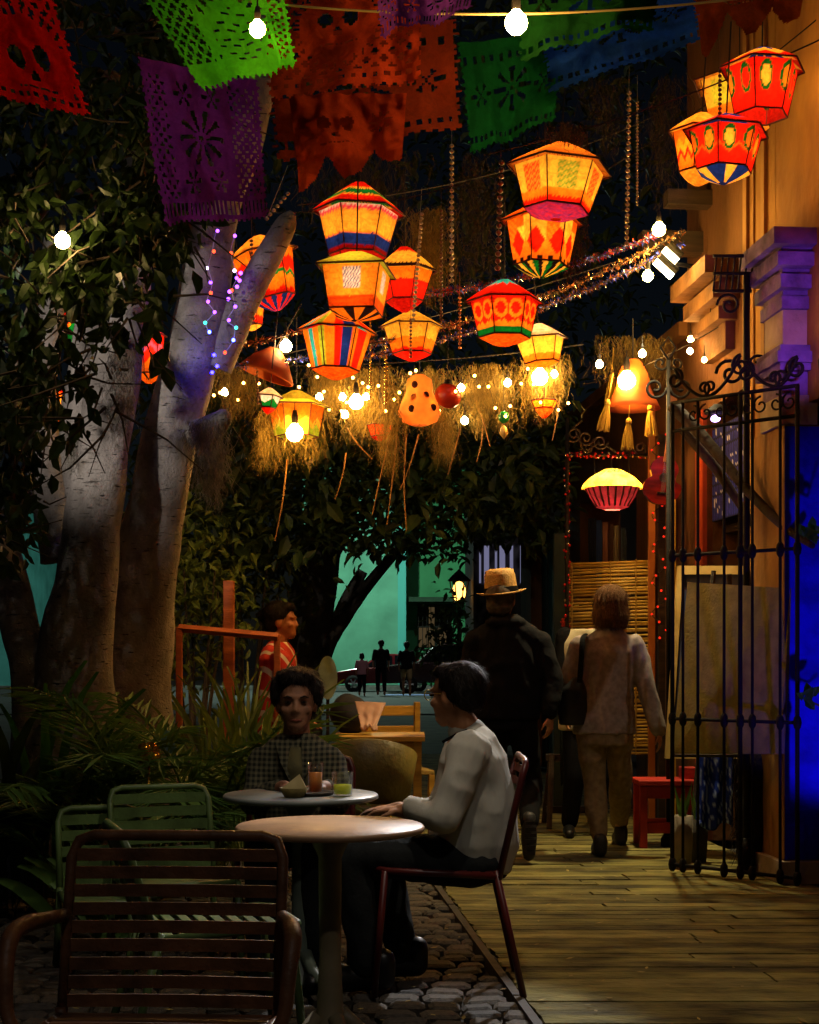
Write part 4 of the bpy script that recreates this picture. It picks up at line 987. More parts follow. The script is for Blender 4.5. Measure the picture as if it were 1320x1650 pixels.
moss('moss behind the clay lamp with holes', 640, 730, 595, 720, 9.6, 560, MOSS, 7, stems=((675, 700, 645, 790), (655, 700, 655, 855)))
moss('moss tail under the red ball ornament', 700, 735, 660, 760, 9.4, 260, MOSS, 8, stems=((742, 690, 722, 765),))
moss('broad moss curtain between red ball and brightest bulb', 735, 830, 585, 720, 9.6, 700, MOSS, 9, stems=((765, 640, 790, 720), (778, 690, 768, 745)))
moss('moss around the brightest bulb over the orange bowl', 840, 915, 570, 700, 9.5, 560, MOSS, 10, stems=((902, 640, 890, 710),))
moss('moss curtain above the clay bell near the facade', 960, 1080, 540, 640, 10.4, 620, MOSS, 11)
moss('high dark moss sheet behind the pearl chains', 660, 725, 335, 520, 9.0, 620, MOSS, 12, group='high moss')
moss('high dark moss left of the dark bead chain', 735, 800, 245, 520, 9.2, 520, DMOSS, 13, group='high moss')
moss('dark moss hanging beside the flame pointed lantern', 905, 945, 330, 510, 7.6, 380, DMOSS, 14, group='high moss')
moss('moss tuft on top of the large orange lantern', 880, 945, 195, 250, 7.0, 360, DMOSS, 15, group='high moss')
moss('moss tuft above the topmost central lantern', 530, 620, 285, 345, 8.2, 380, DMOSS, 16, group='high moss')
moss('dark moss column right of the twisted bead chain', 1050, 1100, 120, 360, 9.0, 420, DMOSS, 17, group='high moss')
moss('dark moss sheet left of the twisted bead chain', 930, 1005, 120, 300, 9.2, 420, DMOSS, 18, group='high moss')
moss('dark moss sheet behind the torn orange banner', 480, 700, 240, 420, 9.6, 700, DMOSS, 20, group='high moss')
moss('grey moss strip hanging on the middle fig stem', 178, 216, 555, 775, 7.35, 420, GMOSS, 21, group='grey moss on the fig')
moss('grey moss hanging from the fig branch stub', 305, 365, 675, 850, 7.7, 520, GMOSS, 22, group='grey moss on the fig')
moss('grey moss wisp on the left fig stem', 35, 60, 560, 680, 7.9, 160, GMOSS, 23, group='grey moss on the fig')
moss('grey moss between the left fig stems', 105, 125, 690, 770, 7.8, 160, GMOSS, 24, group='grey moss on the fig')

# --- clay lamp with holes, balls, clay bell, tassels, cone
CLAY = mat('orange clay', '#c8682c', '#a04a1c', 6, .7, trans=.35)
c = P(676, 648, 9.3); t = thing('pierced_clay_lamp', 'orange clay lamp with dark round holes in the moss', 'lamp', c)
mb = MB(c); mb.lathe([(.03, .17), (.075, .14), (.085, .06), (.12, -.02), (.135, -.07), (.11, -.12), (.05, -.145)], c, 28, cap=False); mb.build('body', mat('glowing clay', '#e08a38', '#c05a20', 6, .7, trans=.6), t, True)
for k, (dx, dz) in enumerate(((-.03, .095), (-.035, .015), (-.05, -.06), (.085, -.05), (.04, .03))):
    mb = MB(c); rr_ = .02; y_ = -math.sqrt(max(.0001, (.128 if dz < 0 else .088) ** 2 - dx * dx)) - .004; mb.ball(c + Vector((dx, y_, dz)), (rr_, .008, rr_ * 1.15), 12, 6); mb.build('hole', mat('dark hole', '#3a0c08', rough=.9), t, True)
mb = MB(c); mb.tube([c + UZ * .17, c + UZ * .6], .004, 5); mb.build('cord', WIRE, t)
ld = bpy.data.lights.new('clay_light', 'POINT'); ld.energy = 2.0; ld.color = (1, .7, .3); ld.shadow_soft_size = .03; lo = bpy.data.objects.new('clay_light', ld); col.objects.link(lo); lo.parent = t
c = P(722, 638, 9.25); t = thing('ball_ornament', 'glossy red ball ornament beside the clay lamp', 'ornament', c)
mb = MB(c); mb.ball(c, (.085, .08, .075), 18, 12, Matrix.Rotation(.5, 3, 'Y')); mb.build('ball', mat('red gourd', '#c03a1c', '#9a2410', 4, .35, trans=.2), t, True)
mb = MB(c); mb.lathe([(.03, .07), (.022, .10)], c, 10); mb.tube([c + UZ * .1, c + UZ * .45], .003, 5); mb.build('cap', IRON, t)
c = P(812, 672, 9.4); t = thing('glass_drop_ornament', 'small green and amber glass drop ornament below the moss', 'ornament', c)
mb = MB(c); mb.ball(c + UZ * .0, (.035, .035, .04), 12, 8); mb.build('green_drop', mat('green glass', '#1a8a3a', rough=.1, spec=.8), t, True)
mb = MB(c); mb.lathe([(.003, -.14), (.03, -.10), (.022, -.07), (.004, -.05)], c, 10); mb.build('amber_drop', mat('amber glass', '#b89a50', rough=.1, spec=.8), t, True)
mb = MB(c); mb.tube([c + UZ * .3, c - UZ * .06], .002, 4); mb.build('cord', WIRE, t)
c = P(435, 588, 8.75); t = thing('clay_cone_shade', 'dull orange clay cone shade under the white bulb', 'lamp shade', c); t.rotation_euler = (0, .35, 0)
mb = MB(); mb.lathe([(.165, -.07), (.17, -.06), (.11, .03), (.035, .1)], (0, 0, 0), 24, cap=False); mb.lathe([(.16, -.068), (.1, .025), (.03, .09)], (0, 0, 0), 24, cap=False); mb.build('shade', CLAY, t, True)
mb = MB(); mb.tube([(0, 0, .09), (0.05, 0, .4)], .004, 5); mb.build('cord', WIRE, t)
c = P(1020, 632, 10.1); t = thing('clay_bell', 'orange clay bell shade lit by the bulb beside the tassels', 'lamp shade', c)
mb = MB(c); mb.lathe([(.04, .22), (.06, .2), (.1, .12), (.12, .02), (.17, -.08), (.185, -.115), (.175, -.115), (.11, .02), (.03, .19)], c, 26); mb.build('bell', CLAY, t, True)
mb = MB(c); mb.tube([c + UZ * .2, c + UZ * .5], .005, 5); mb.build('cord', WIRE, t)
TAS = mat('yellow raffia', '#d8b448', '#b08a2c', 30, .8, stretch=(6, 6, .5), trans=.3)
for (px, py, D, lb, tl_) in ((975, 672, 10.0, 'yellow raffia tassel left of the clay bell', .18), (1012, 702, 10.05, 'yellow raffia tassel hanging lowest below the clay bell', .05), (1049, 680, 10.1, 'yellow raffia tassel right of the clay bell', -.04), (985, 630, 10.3, 'yellow raffia tassel high beside the brightest bulb', .05)):
    c = P(px, py, D); t = thing('tassel', lb, 'tassel', c, 0, 'raffia tassels'); t.rotation_euler = (0, tl_, 0); r_ = random.Random(int(px))
    mb = MB()
    for k in range(80):
        a = r_.uniform(0, 2 * PI); q = r_.random() ** .5; d = Vector((math.cos(a) * q, math.sin(a) * q, 0))
        mb.tube([d * .014 + UZ * .08, d * .034, d * .045 - UZ * r_.uniform(.07, .1)], .003, 3, cap=False)
    mb.build('fringe', TAS, t)
    mb = MB(); mb.lathe([(.012, .075), (.022, .085), (.02, .105), (.008, .12)], (0, 0, 0), 10); mb.tube([(0, 0, .11), (0, 0, .3)], .003, 4); mb.build('knot', TAS, t, True)
# ================================================================== RIGHT SIDE: GATE, SIGN, STALL THINGS
GA, GB = Vector((1.50, 8.5, 0)), Vector((2.07, 7.95, 0)); GX = (GB - GA).normalized()
gate = thing('iron_gate', 'open wrought iron gate with scrolled top, swung out from the blue door', 'gate', GA)
def gp(u, z): return GA.lerp(GB, u) + UZ * z
us = [0.0, .09, .215, .43, .56, .655, .87, 1.0]
for k, u in enumerate(us):
    mb = MB(GA); r = .0125 if k in (0, 4, 7) else .0085; zt = 2.68
    mb.tube([gp(u, .02), gp(u, zt)], r, 8); mb.build('bar', IRON, gate, True)
    for z in (.05, .88, 1.81):
        mb = MB(GA); mb.lathe([(.01, -.04), (.019, -.026), (.024, 0), (.019, .026), (.01, .04)], gp(u, z), 10); mb.build('knop', IRON, gate, True)
for z in (.05, .88, 1.81, 2.52, 2.68):
    mb = MB(GA); a, b = gp(-.01, z), gp(1.01, z); mb.tube([a, b], .011, 6); mb.build('rail', IRON, gate, True)
for k in range(4):
    u = .09 + .14 + k * .22
    mb = MB(GA)
    for sg in (-1, 1):
        mb.tube(scroll(gp(u + sg * .05, 2.60), .05, 1.2, PI / 2 if sg > 0 else PI / 2, GX * sg, UZ), .006, 5)
    mb.build('scroll', IRON, gate, True)
# scrolled cresting
for (u0, u1, h, sg) in ((.02, .30, .18, 1), (.56, .28, .2, 1), (.60, .86, .16, -1), (1.0, .84, .14, -1)):
    mb = MB(GA); pts = []
    a, b = gp(u0, 2.69), gp(u1, 2.69)
    for i in range(13):
        t_ = i / 12; pts.append(a.lerp(b, t_) + UZ * (h * (1 - t_) ** 2))
    mb.tube(pts, .010, 6)
    d_ = (a - b).normalized(); c_ = a + UZ * (h + .0) - d_ * .0 + UZ * -.05
    mb.tube(scroll(a + UZ * (h - .055), .06, 1.25, PI / 2, d_, UZ), .009, 6)
    mb.tube(scroll(b + UZ * .05 + d_ * .03, .045, 1.2, -PI / 2, d_ * -1, UZ), .008, 6)
    mb.build('cresting_scroll', IRON, gate, True)
# standing iron pole with a lantern bracket, behind the gate
pb = Vector((P(1203, 0, 8.5).x, 8.5, 0)); pole = thing('iron_pole', 'tall iron pole with openwork bracket behind the gate', 'pole', pb)
mb = MB(pb); mb.tube([pb, pb + UZ * 3.42], .019, 10); mb.lathe([(.05, 0), (.05, .12), (.03, .2)], pb, 12); mb.build('post', IRON, pole, True)
mb = MB(pb)
for dz in (3.32, 3.42, 3.52): mb.tube([pb + Vector((.03, 0, dz)), pb + Vector((-.19, 0, dz))], .010, 6)
for k in range(7): mb.tube([pb + Vector((-.19 + k * .035, 0, 3.32)), pb + Vector((-.17 + k * .035, 0, 3.52))], .006, 5)
mb.build('bracket', IRON, pole, True); 
for a_, b_, c_, d_ in (((-.1, 0, 3.24), .07, UX * -1, .008), ((.06, 0, 2.9), .06, UX, .009), ((-.09, 0, 2.85), .085, UX * -1, .011)):
    mb = MB(pb); mb.tube(scroll(pb + Vector(a_), b_, 1.35, 0, c_, UZ), d_, 6); mb.build('scroll', IRON, pole, True)
# scroll standard at the left gate end
pc = Vector((P(1077, 0, 9.7).x, 9.7, 0)); st = thing('iron_standard', 'slim iron standard with scroll rings left of the gate', 'pole', pc)
zc = EYE + (HY - 610) / F * 9.7
mb = MB(pc); mb.tube([pc, pc + UZ * (zc + .12)], .014, 8); mb.lathe([(.05, 0), (.05, .05), (.02, .1)], pc, 10); mb.build('post', IRON, st, True)
mb = MB(pc)
for sg in (-1, 1):
    mb.tube(scroll(pc + Vector((sg * .085, 0, zc - .06)), .075, 1.35, PI, UX * sg, UZ), .010, 6)
    mb.tube(scroll(pc + Vector((sg * .05, 0, zc + .1)), .05, 1.2, PI, UX * sg, UZ), .008, 6)
mb.tube([pc + UZ * (zc + .12), pc + Vector((-.05, 0, zc + .2)), pc + Vector((0, 0, zc + .27)), pc + Vector((.05, 0, zc + .2)), pc + UZ * (zc + .12)], .009, 6)
mb.build('scrollwork', IRON, st, True)
# violet lamp on the facade
lv = thing('violet_lamp', 'small violet white lamp glowing behind the gate', 'lamp', FA(9.3, .1, 2.72))
mb = MB(lv.location); mb.ball(FA(9.3, .16, 2.72), (.03, .05, .022), 12, 8); mb.build('glass', emis('violet lamp glow', '#c0a0ff', 7), lv, True)
mb = MB(lv.location); mb.lathe([(.08, .03), (.07, .05), (.02, .09)], FA(9.3, .15, 2.72), 14); mb.build('hood', IRON, lv, True)
# added unseen lamps: blue one washes the pilaster, violet one its capital
ul = thing('added_floor_light', 'added unseen blue floor light before the blue door', 'lamp', FA(6.3, .17, 0))
mb = MB(ul.location); mb.lathe([(.05, .0), (.06, .03), (.06, .11), (.05, .11), (.045, .09)], FA(6.3, .17, 0), 16); mb.build('housing', IRON, ul, True)
mb = MB(ul.location); mb.lathe([(.045, .094), (.045, .097)], FA(6.3, .17, 0), 16); mb.build('lens', emis('blue lens', '#3020ff', 12), ul)
spot('blue_beam', ul, FA(6.32, .17, .15), FA(8.14, -.2, 1.25), 110, 46, (.10, .05, 1.0), .4)
vl = thing('added_violet_spot', 'added unseen violet spotlight on a short wall arm near the blue door', 'lamp', FA(7.0, .32, 2.6))
mb = MB(vl.location); mb.lathe([(.04, -.05), (.05, .02), (.025, .08)], FA(7.0, .32, 2.6), 14); mb.tube([FA(7.0, .32, 2.65), FA(7.0, 0, 2.65)], .012, 6); mb.build('housing', IRON, vl, True)
spot('violet_beam', vl, FA(7.0, .33, 2.68), FA(8.15, .14, 3.05), 70, 46, (.42, .14, 1.0), .6)

# --- olive board, framed picture behind it
OLV = mat('olive canvas', '#8e8648', '#7a723c', 12, .9, 0, .3, 60)
def board(name, label, cat, pts, th, ma):      # thin slab from four points (bottom left, bottom right, top right, top left)
    c = Vector(pts[0]); n = (Vector(pts[1]) - c).cross(Vector(pts[3]) - c).normalized() * th
    mb = MB(c); mb.hexa([pts[0], pts[1], pts[1] - n, pts[0] - n, pts[3], pts[2], pts[2] - n, pts[3] - n])
    return props(mb.build(name, ma), label, cat)
board('canvas_board', 'large plain olive canvas board leaning behind the gate', 'board', [P(1084, 1214, 8.72), P(1258, 1214, 8.09), P(1274, 948, 8.12), P(1108, 938, 8.85)], .03, OLV)
fr = thing('framed_picture', 'cream framed dark blue picture behind the olive board', 'picture', P(1150, 1200, 9.4))
q = [P(1072, 1222, 9.3), P(1200, 1222, 9.05), P(1212, 912, 9.25), P(1092, 912, 9.5)]
def lerp4(q, u, v): return q[0].lerp(q[1], u).lerp(q[3].lerp(q[2], u), v)
mb = MB(fr.location); mb.hexa([lerp4(q, .06, .02), lerp4(q, .94, .02), lerp4(q, .94, .02) + UY * .02, lerp4(q, .06, .02) + UY * .02, lerp4(q, .06, .96), lerp4(q, .94, .96), lerp4(q, .94, .96) + UY * .02, lerp4(q, .06, .96) + UY * .02])
mb.build('canvas', mat('night picture', '#26304e', '#4a4a60', 3, .6, lo=.45, hi=.75), fr)
FRM = mat('cream frame', '#c8a860', '#a8853f', 8, .6)
for a in ((0, 0, .07, 1), (.93, 0, 1, 1), (.07, .955, .93, 1), (.07, 0, .93, .045)):
    mb = MB(fr.location); p_ = [lerp4(q, a[0], a[1]), lerp4(q, a[2], a[1]), lerp4(q, a[2], a[3]), lerp4(q, a[0], a[3])]; o_ = UY * -.025
    mb.hexa([p_[0] + o_, p_[1] + o_, p_[1] + UY * .03, p_[0] + UY * .03, p_[3] + o_, p_[2] + o_, p_[2] + UY * .03, p_[3] + UY * .03]); mb.build('frame_bar', FRM, fr)
# easel legs
ez = thing('easel', 'dark timber easel carrying the olive board', 'easel', Vector((P(1180, 0, 8.9).x, 8.9, 0)))
for (a, b) in (((1112, 1325, 8.95), (1150, 920, 9.15)), ((1240, 1330, 8.6), (1205, 920, 9.0)), ((1190, 1290, 9.35), (1175, 925, 9.12))):
    A = P(*a); A.z = 0; mb = MB(ez.location); mb.tube([A, P(*b)], .016, 6); mb.build('leg', DARKW, ez)
mb = MB(ez.location); mb.tube([P(1088, 1216, 8.93), P(1262, 1216, 8.5)], .018, 6); mb.build('ledge', DARKW, ez)
# --- red stool with red box
RP = mat('red paint', '#b02a1c', '#8a1c12', 6, .5, 0, .2, 30)
sb = Vector((P(1070, 0, 9.75).x, 9.75, 0)); stl = thing('red_stool', 'low red painted stool beside the walking woman', 'stool', sb)
mb = MB(sb); mb.bbox(sb + UZ * .42, (.38, .32, .035), .006); mb.build('seat', RP, stl)
for x in (-1, 1):
    for y in (-1, 1): mb = MB(sb); mb.bbox(sb + Vector((x * .155, y * .125, .2)), (.05, .05, .4), .005); mb.build('leg', RP, stl)
for y in (-1, 1):
    mb = MB(sb); mb.bbox(sb + Vector((0, y * .125, .13)), (.262, .03, .07), .004); mb.build('stretcher', RP, stl)
    mb = MB(sb); mb.bbox(sb + Vector((0, y * .128, .36)), (.262, .024, .08), .004); mb.build('apron', RP, stl)
bx_ = P(1108, 1210, 9.75); mb = MB(bx_); mb.bbox(Vector((sb.x + .16, 9.78, .475)), (.1, .1, .075), .006); props(mb.build('red_box', RP), 'small red box standing on the red stool', 'box')
# --- blue embroidered cloth and black fringed bag hanging behind the gate bars
def drape(name, label, cat, q, ma, amp, seed, colf=None):
    mb = MB(q[0]); vs = []; fs = []; cs = []; n = 26
    for i in range(n + 1):
        for j in range(n + 1):
            u, v = j / n, i / n; p = q[3].lerp(q[2], u).lerp(q[0].lerp(q[1], u), v)
            p = p + UY * (amp * math.sin(u * 16 + seed + v * 2) * (.4 + .6 * v) + amp * noise.noise(Vector((u * 4, v * 4, seed))))
            if v > .93: p = p + UZ * .02 * math.sin(u * 9 + seed)
            vs.append(p)
            if colf: cs.append(tuple(colf(u, v)))
    for i in range(n):
        for j in range(n): a = i * (n + 1) + j; fs.append((a, a + n + 1, a + n + 2, a + 1))
    mb.add(vs, fs, cs); o = mb.build(name, ma, None, True); md = o.modifiers.new('thick', 'SOLIDIFY'); md.thickness = .012
    return props(o, label, cat)
def swirl(u, v):
    d = math.hypot(u - .5, (v % .4) - .2); w_ = math.sin(d * 60) + .8 * noise.noise(Vector((u * 9, v * 12, 0)))
    return cc('#8fa6e0') if w_ > .75 else mixc(cc('#1c3ab8'), cc('#14287e'), v)
CLO = cloth_mat('printed cloth', 0.05)
drape('embroidered_cloth', 'blue cloth with pale swirls hanging below the olive board', 'cloth', [P(1120, 1335, 8.9), P(1182, 1330, 8.8), P(1180, 1200, 8.85), P(1128, 1200, 8.95)], CLO, .015, 1, swirl)
BFUR = mat('black shaggy wool', '#0f0c0c', '#1c1614', 30, .95, 0, .9, 60)
c0 = P(1215, 1210, 8.6); bg = thing('shaggy_bag', 'black shaggy bag hanging low behind the gate bars', 'bag', Vector((c0.x, 8.6, .05)))
mb = MB(bg.location); pts = [P(1215, y, 8.6) for y in (1212, 1240, 1290, 1340, 1375, 1392)]; mb.tube(pts, [.10, .125, .122, .13, .11, .06], 22, flat=.5)
for i, v in enumerate(mb.v):
    q = Vector(v); mb.v[i] = tuple(q + Vector((noise.noise(q * 20), noise.noise(q * 20 + UX * 9), noise.noise(q * 20 + UY * 9))) * .02)
mb.build('body', BFUR, bg, True)
r_ = random.Random(8); mb = MB(bg.location)
for k in range(420):
    a = r_.uniform(0, 2 * PI); y = r_.uniform(1215, 1390); c = P(1215, y, 8.6) + Vector((math.cos(a) * .125, math.sin(a) * .06, 0)); d = Vector((math.cos(a) * .5, math.sin(a) * .3, -1)) * r_.uniform(.03, .06); w_ = Vector((-math.sin(a), math.cos(a), 0)) * .004
    mb.add([c - w_, c + w_, c + d], [(0, 1, 2)])
o = mb.build('shag', BFUR, bg); o['kind'] = 'stuff'
mb = MB(bg.location); mb.box(P(1212, 1226, 8.53), (.12, .012, .05)); mb.build('woven_band', mat('woven band', '#7a6430', '#4a3a1c', 30, .8), bg)
mb = MB(bg.location); mb.tube([P(1190, 1212, 8.6), P(1195, 1165, 8.55), P(1230, 1165, 8.5), P(1240, 1212, 8.6)], .008, 6); mb.build('handle', BFUR, bg)
# --- pot with a spiky plant, and its small neighbour
for (px, D, h, r, lb) in ((1100, 8.75, .30, .062, 'tall grey pot with a spiky plant at the left foot of the gate'), (1125, 8.95, .26, .06, 'dark pot just behind the tall grey pot')):
    b = Vector((P(px, 0, D).x, D, 0)); t = thing('plant_pot', lb, 'pot', b)
    mb = MB(b); mb.lathe([(r * .8, 0), (r * .95, h * .5), (r, h), (r * .9, h), (r * .85, h - .03)], b, 20); mb.build('pot', mat('stone pot ' + str(px), *(('#8a8070', '#6a6052') if px < 1110 else ('#33302a', '#22201c')), 8, .85, 0, .3, 20), t, True)
    r_ = random.Random(px)
    for k in range(9):
        mb = MB(b); a = r_.uniform(0, 6.28); d = Vector((math.cos(a) * .25, math.sin(a) * .2, 1)).normalized(); c = b + UZ * (h - .04); L = r_.uniform(.12, .26); w_ = d.cross(UY).normalized() * .011
        mb.add([c - w_, c + d * L * .5 - w_ * 1.1, c + d * L, c + d * L * .5 + w_ * 1.1, c + w_, c + d * L * .5 + UY * -.006], [(0, 1, 5), (1, 2, 5), (2, 3, 5), (3, 4, 5), (0, 5, 4)]); mb.build('blade', PALM, t)

# --- red beaded sign frame with hanging scalloped shade
D = 11.2; sx = P(914, 0, D).x; ex = P(1044, 0, D).x; zb = EYE + (HY - 733) / F * D
sg = thing('sign_frame', 'iron sign frame wrapped in red bead garland beside the reed screen', 'sign frame', Vector((sx, D, 0)))
mb = MB(sg.location); mb.tube([Vector((sx, D, 0)), Vector((sx, D, zb + .28))], .016, 8); mb.build('post', IRON, sg, True)
mb = MB(sg.location); mb.tube([Vector((sx - .06, D, zb)), Vector((ex + .05, D, zb))], .012, 8); mb.build('bar', IRON, sg, True)
for k, (px, py, r, s_) in enumerate(((925, 700, .065, 1), (944, 706, .06, -1), (967, 712, .06, -1), (1032, 722, .055, 1), (948, 722, .04, 1))):
    mb = MB(sg.location); mb.tube(scroll(P(px, py, D), r, 1.6, PI, UX * s_, UZ, 26), .008, 6); mb.build('scroll', mat('worn iron', '#5a4a38', '#3a2e22', 10, .5, .5), sg, True)
mb = MB(sg.location); mb.tube([P(926, 690, D), P(940, 728, D)], .008, 5); mb.tube([P(972, 715, D), P(998, 732, D)], .009, 5); mb.tube([P(945, 730, D), P(965, 712, D)], .009, 5); mb.tube([P(922, 690, D), P(938, 678, D)], .008, 5); mb.build('strut', MATS['worn iron'], sg, True)
r_ = random.Random(4); RB = mat('red foil bead', '#d02a24', rough=.2, metal=.6); mb = MB(sg.location); m2 = MB(sg.location)
for k in range(60):
    c = Vector((sx + (ex - sx) * k / 59, D, zb)) + rv(r_) * .018; (mb if k % 4 else m2).ball(c, .013, 6, 5)
for k in range(90):
    c = Vector((sx, D, zb - (zb - .9) * k / 89)) + rv(r_) * .02; (mb if k % 4 else m2).ball(c, .012, 6, 5)
mb.build('red_bead_garland', RB, sg, True)['kind'] = 'stuff'; m2.build('silver_bead_garland', SIL, sg, True)['kind'] = 'stuff'
c = P(987, 774, 11.1); lh = thing('scalloped_shade', 'glowing yellow scalloped shade over a dark red basket under the sign bar', 'lamp shade', c)
def scallop(u, v): return mixc(YEL, ORA, max(0, min(1, noise.noise(Vector((u * 20, v * 3, 0))) + .3))) if v < .72 else (cc('#30402a') if noise.noise(Vector((u * 40, v * 12, 2))) > -.1 else YEL)
mb = MB(c); vs = []; fs = []; cs = []; n = 96; s_ = 11.1 / F
for i in range(13):
    v = i / 12; r = 48 * s_ * (1 - v ** 1.5 * .75); z = (-14 + 32 * v ** .8) * s_
    for j in range(n):
        a = 2 * PI * j / n; k = 1 + (.035 * abs(math.sin(a * 16)) if i < 3 else 0); vs.append(c + Vector((math.cos(a) * r * k, math.sin(a) * r * k * .8, z))); cs.append(tuple(scallop(j / n, v)))
for i in range(12):
    for j in range(n): j2 = (j + 1) % n; fs.append((i * n + j, i * n + j2, (i + 1) * n + j2, (i + 1) * n + j))
mb.add(vs, fs, cs); mb.build('shade', SHADE, lh)
mb = MB(c); mb.lathe([(.20, -.06), (.17, -.13), (.12, -.2), (.06, -.22)], c, 20, cap=False); mb.build('basket', mat('dark red basket', '#6a1424', '#401018', 14, .6, trans=.15), lh, True)
mb = MB(c)
for k in range(20): a = k * PI / 10; u = Vector((math.cos(a), math.sin(a), 0)); mb.tube([c + u * .2 - UZ * .06, c + u * .125 - UZ * .2], .008, 4)
mb.build('basket_rib', mat('basket rib', '#3a1814', rough=.8), lh)
for dx in (-.13, 0, .13): mb = MB(c); mb.tube([c + UX * dx + UZ * .05, Vector((c.x + dx, 11.18, zb))], .004, 5); mb.build('cord', WIRE, lh)
mb = MB(c); mb.ball(c - UZ * .01, .035, 10, 8); mb.build('bulb', emis('sign bulb', '#ffb850', 60), lh, True)
ld = bpy.data.lights.new('shade_light', 'POINT'); ld.energy = 45; ld.color = (1, .78, .34); ld.shadow_soft_size = .06; lo = bpy.data.objects.new('shade_light', ld); col.objects.link(lo); lo.parent = lh; lo.location = (0, 0, -.06)
# --- reed screen of single canes
q = [P(916, 1216, 11.6), P(1052, 1216, 11.3), P(1052, 900, 11.3), P(916, 906, 11.6)]
rs = thing('reed_screen', 'yellow reed screen of horizontal canes under the scalloped shade', 'screen', q[0])
REED = [mat('cane %d' % k, a, b, 5, .55, 0, .2, 20, stretch=(.3, 3, 3)) for k, (a, b) in enumerate((('#c8a040', '#a07c2c'), ('#b08a34', '#8a6a24'), ('#d8b458', '#b48e3c')))]
r_ = random.Random(6); N = 58
for k in range(N):
    v = (k + .5) / N + r_.uniform(-.003, .003); mb = MB(q[0]); a, b = lerp4(q, r_.uniform(-.012, .012), v), lerp4(q, r_.uniform(.98, 1.0), v + r_.uniform(-.004, .004))
    mb.tube([a, a.lerp(b, .5) + UZ * r_.uniform(-.006, .006) - UY * .01, b], r_.uniform(.009, .0125), 6); mb.build('cane', REED[r_.randrange(3)], rs, True)
for u in (.04, .5, .8):
    mb = MB(q[0]); mb.tube([lerp4(q, u, 0) - UY * .02, lerp4(q, u, 1) - UY * .02], .006, 5); mb.build('binding', REED[1], rs)
mb = MB(q[0]); mb.tube([Vector((q[0].x, 11.64, 0)), q[3] + UY * .04], .022, 8); mb.tube([Vector((q[1].x, 11.34, 0)), q[2] + UY * .04], .022, 8); mb.build('support_post', DARKW, rs)
# --- posts and strips beside the screen
def post(px, D, y0, w_, ma, label, name='timber_post', cat='post'):
    b = Vector((P(px, 0, D).x, D, 0)); z = EYE + (HY - y0) / F * D; mb = MB(b); mb.bbox(b + UZ * z / 2, (w_, w_, z), .006); return props(mb.build(name, ma), label, cat)
post(1050, 11.0, 640, .05, mat('orange post paint', '#c07028', '#96501a', 4, .6), 'slim orange post right of the sign frame')
post(903, 12.2, 860, .12, mat('green post paint', '#2e3c2c', '#222c20', 4, .7), 'dark green post left of the reed screen')
post(1066, 10.7, 700, .05, DARKW, 'dark post wrapped in red lights next to the guitar')
mb = MB(P(1083, 900, 10.4)); b0 = P(1083, 900, 10.4); r_ = random.Random(1)
ks = thing('striped_strip', 'tall narrow yellow strip with dark notches beside the gate', 'ornament', Vector((b0.x, 10.4, 0)))
mb = MB(ks.location); z1 = EYE + (HY - 805) / F * 10.4; mb.bbox(Vector((b0.x, 10.4, z1 / 2)), (.05, .03, z1), .004); mb.build('strip', mat('yellow lacquer', '#d0a838', '#a8842a', 6, .4), ks)
for k in range(26):
    mb = MB(ks.location); mb.box(Vector((b0.x - .012, 10.38, z1 - .04 - k * .035)), (.022, .012, .012)); mb.build('notch', mat('black lacquer', '#100c0a', rough=.4), ks)
# guitar hung on the dark post
g0 = P(1068, 775, 10.5); gt = thing('hanging_guitar', 'dark red guitar hung on the post, neck pointing up', 'guitar', g0); gt.rotation_euler = (0, .12, 0)
def outline(sc_):
    pts = []
    for k in range(48):
        a = 2 * PI * k / 48; z = math.cos(a); w_ = .115 * abs(math.sin(a)) ** .8 * (1 + .22 * (z < 0) * 1 - .28 * math.exp(-((z - .12) / .25) ** 2)); pts.append((math.copysign(w_, math.sin(a)) * sc_, z * .17 * sc_))
    return pts
mb = MB(); o_ = outline(1); n = len(o_); mb.add([Vector((x, -.03, z)) for x, z in o_] + [Vector((x, .03, z)) for x, z in o_], [tuple(range(n)), tuple(range(2 * n - 1, n - 1, -1))] + [(k, k + n, (k + 1) % n + n, (k + 1) % n) for k in range(n)])
mb.build('body', mat('red lacquer wood', '#701410', '#3c0c0a', 4, .25, stretch=(1, 1, 4)), gt)
mb = MB(); mb.lathe([(.035, 0), (.03, .003)], (0, 0, 0), 18); b_ = MB(); b_.add([Vector((math.cos(2 * PI * k / 18) * .033, -.032, math.sin(2 * PI * k / 18) * .033 + .02)) for k in range(18)], [tuple(range(18))]); b_.build('sound_hole', mat('black lacquer', '#100c0a', rough=.4), gt)
mb = MB(); mb.bbox((0, -.035, .32), (.035, .018, .38), .004); mb.build('neck', mat('neck wood', '#9a5a34', '#7a4020', 6, .4), gt)
mb = MB(); mb.bbox((0, -.03, .55), (.055, .016, .1), .006); mb.build('headstock', mat('neck wood', '#9a5a34'), gt)
mb = MB(); mb.bbox((0, -.036, -.09), (.07, .012, .014), .003); mb.build('bridge', MATS['black lacquer'], gt)
mb = MB()
for k in range(6): mb.tube([(-.0125 + k * .005, -.048, -.09), (-.0125 + k * .005, -.05, .5)], .0008, 3)
mb.build('string', SIL, gt)
r_ = random.Random(9); lr = thing('red_light_string', 'string of tiny red lights wound round the guitar post', 'fairy lights', P(1064, 700, 10.45))
mb = MB(lr.location); pts = []
for k in range(80): a = k * .5; pts.append(P(1062, 700 + k * 4.2, 10.62) + Vector((math.cos(a) * .05, math.sin(a) * .05, 0)))
mb.tube(pts, .003, 4); mb.build('wire', WIRE, lr)
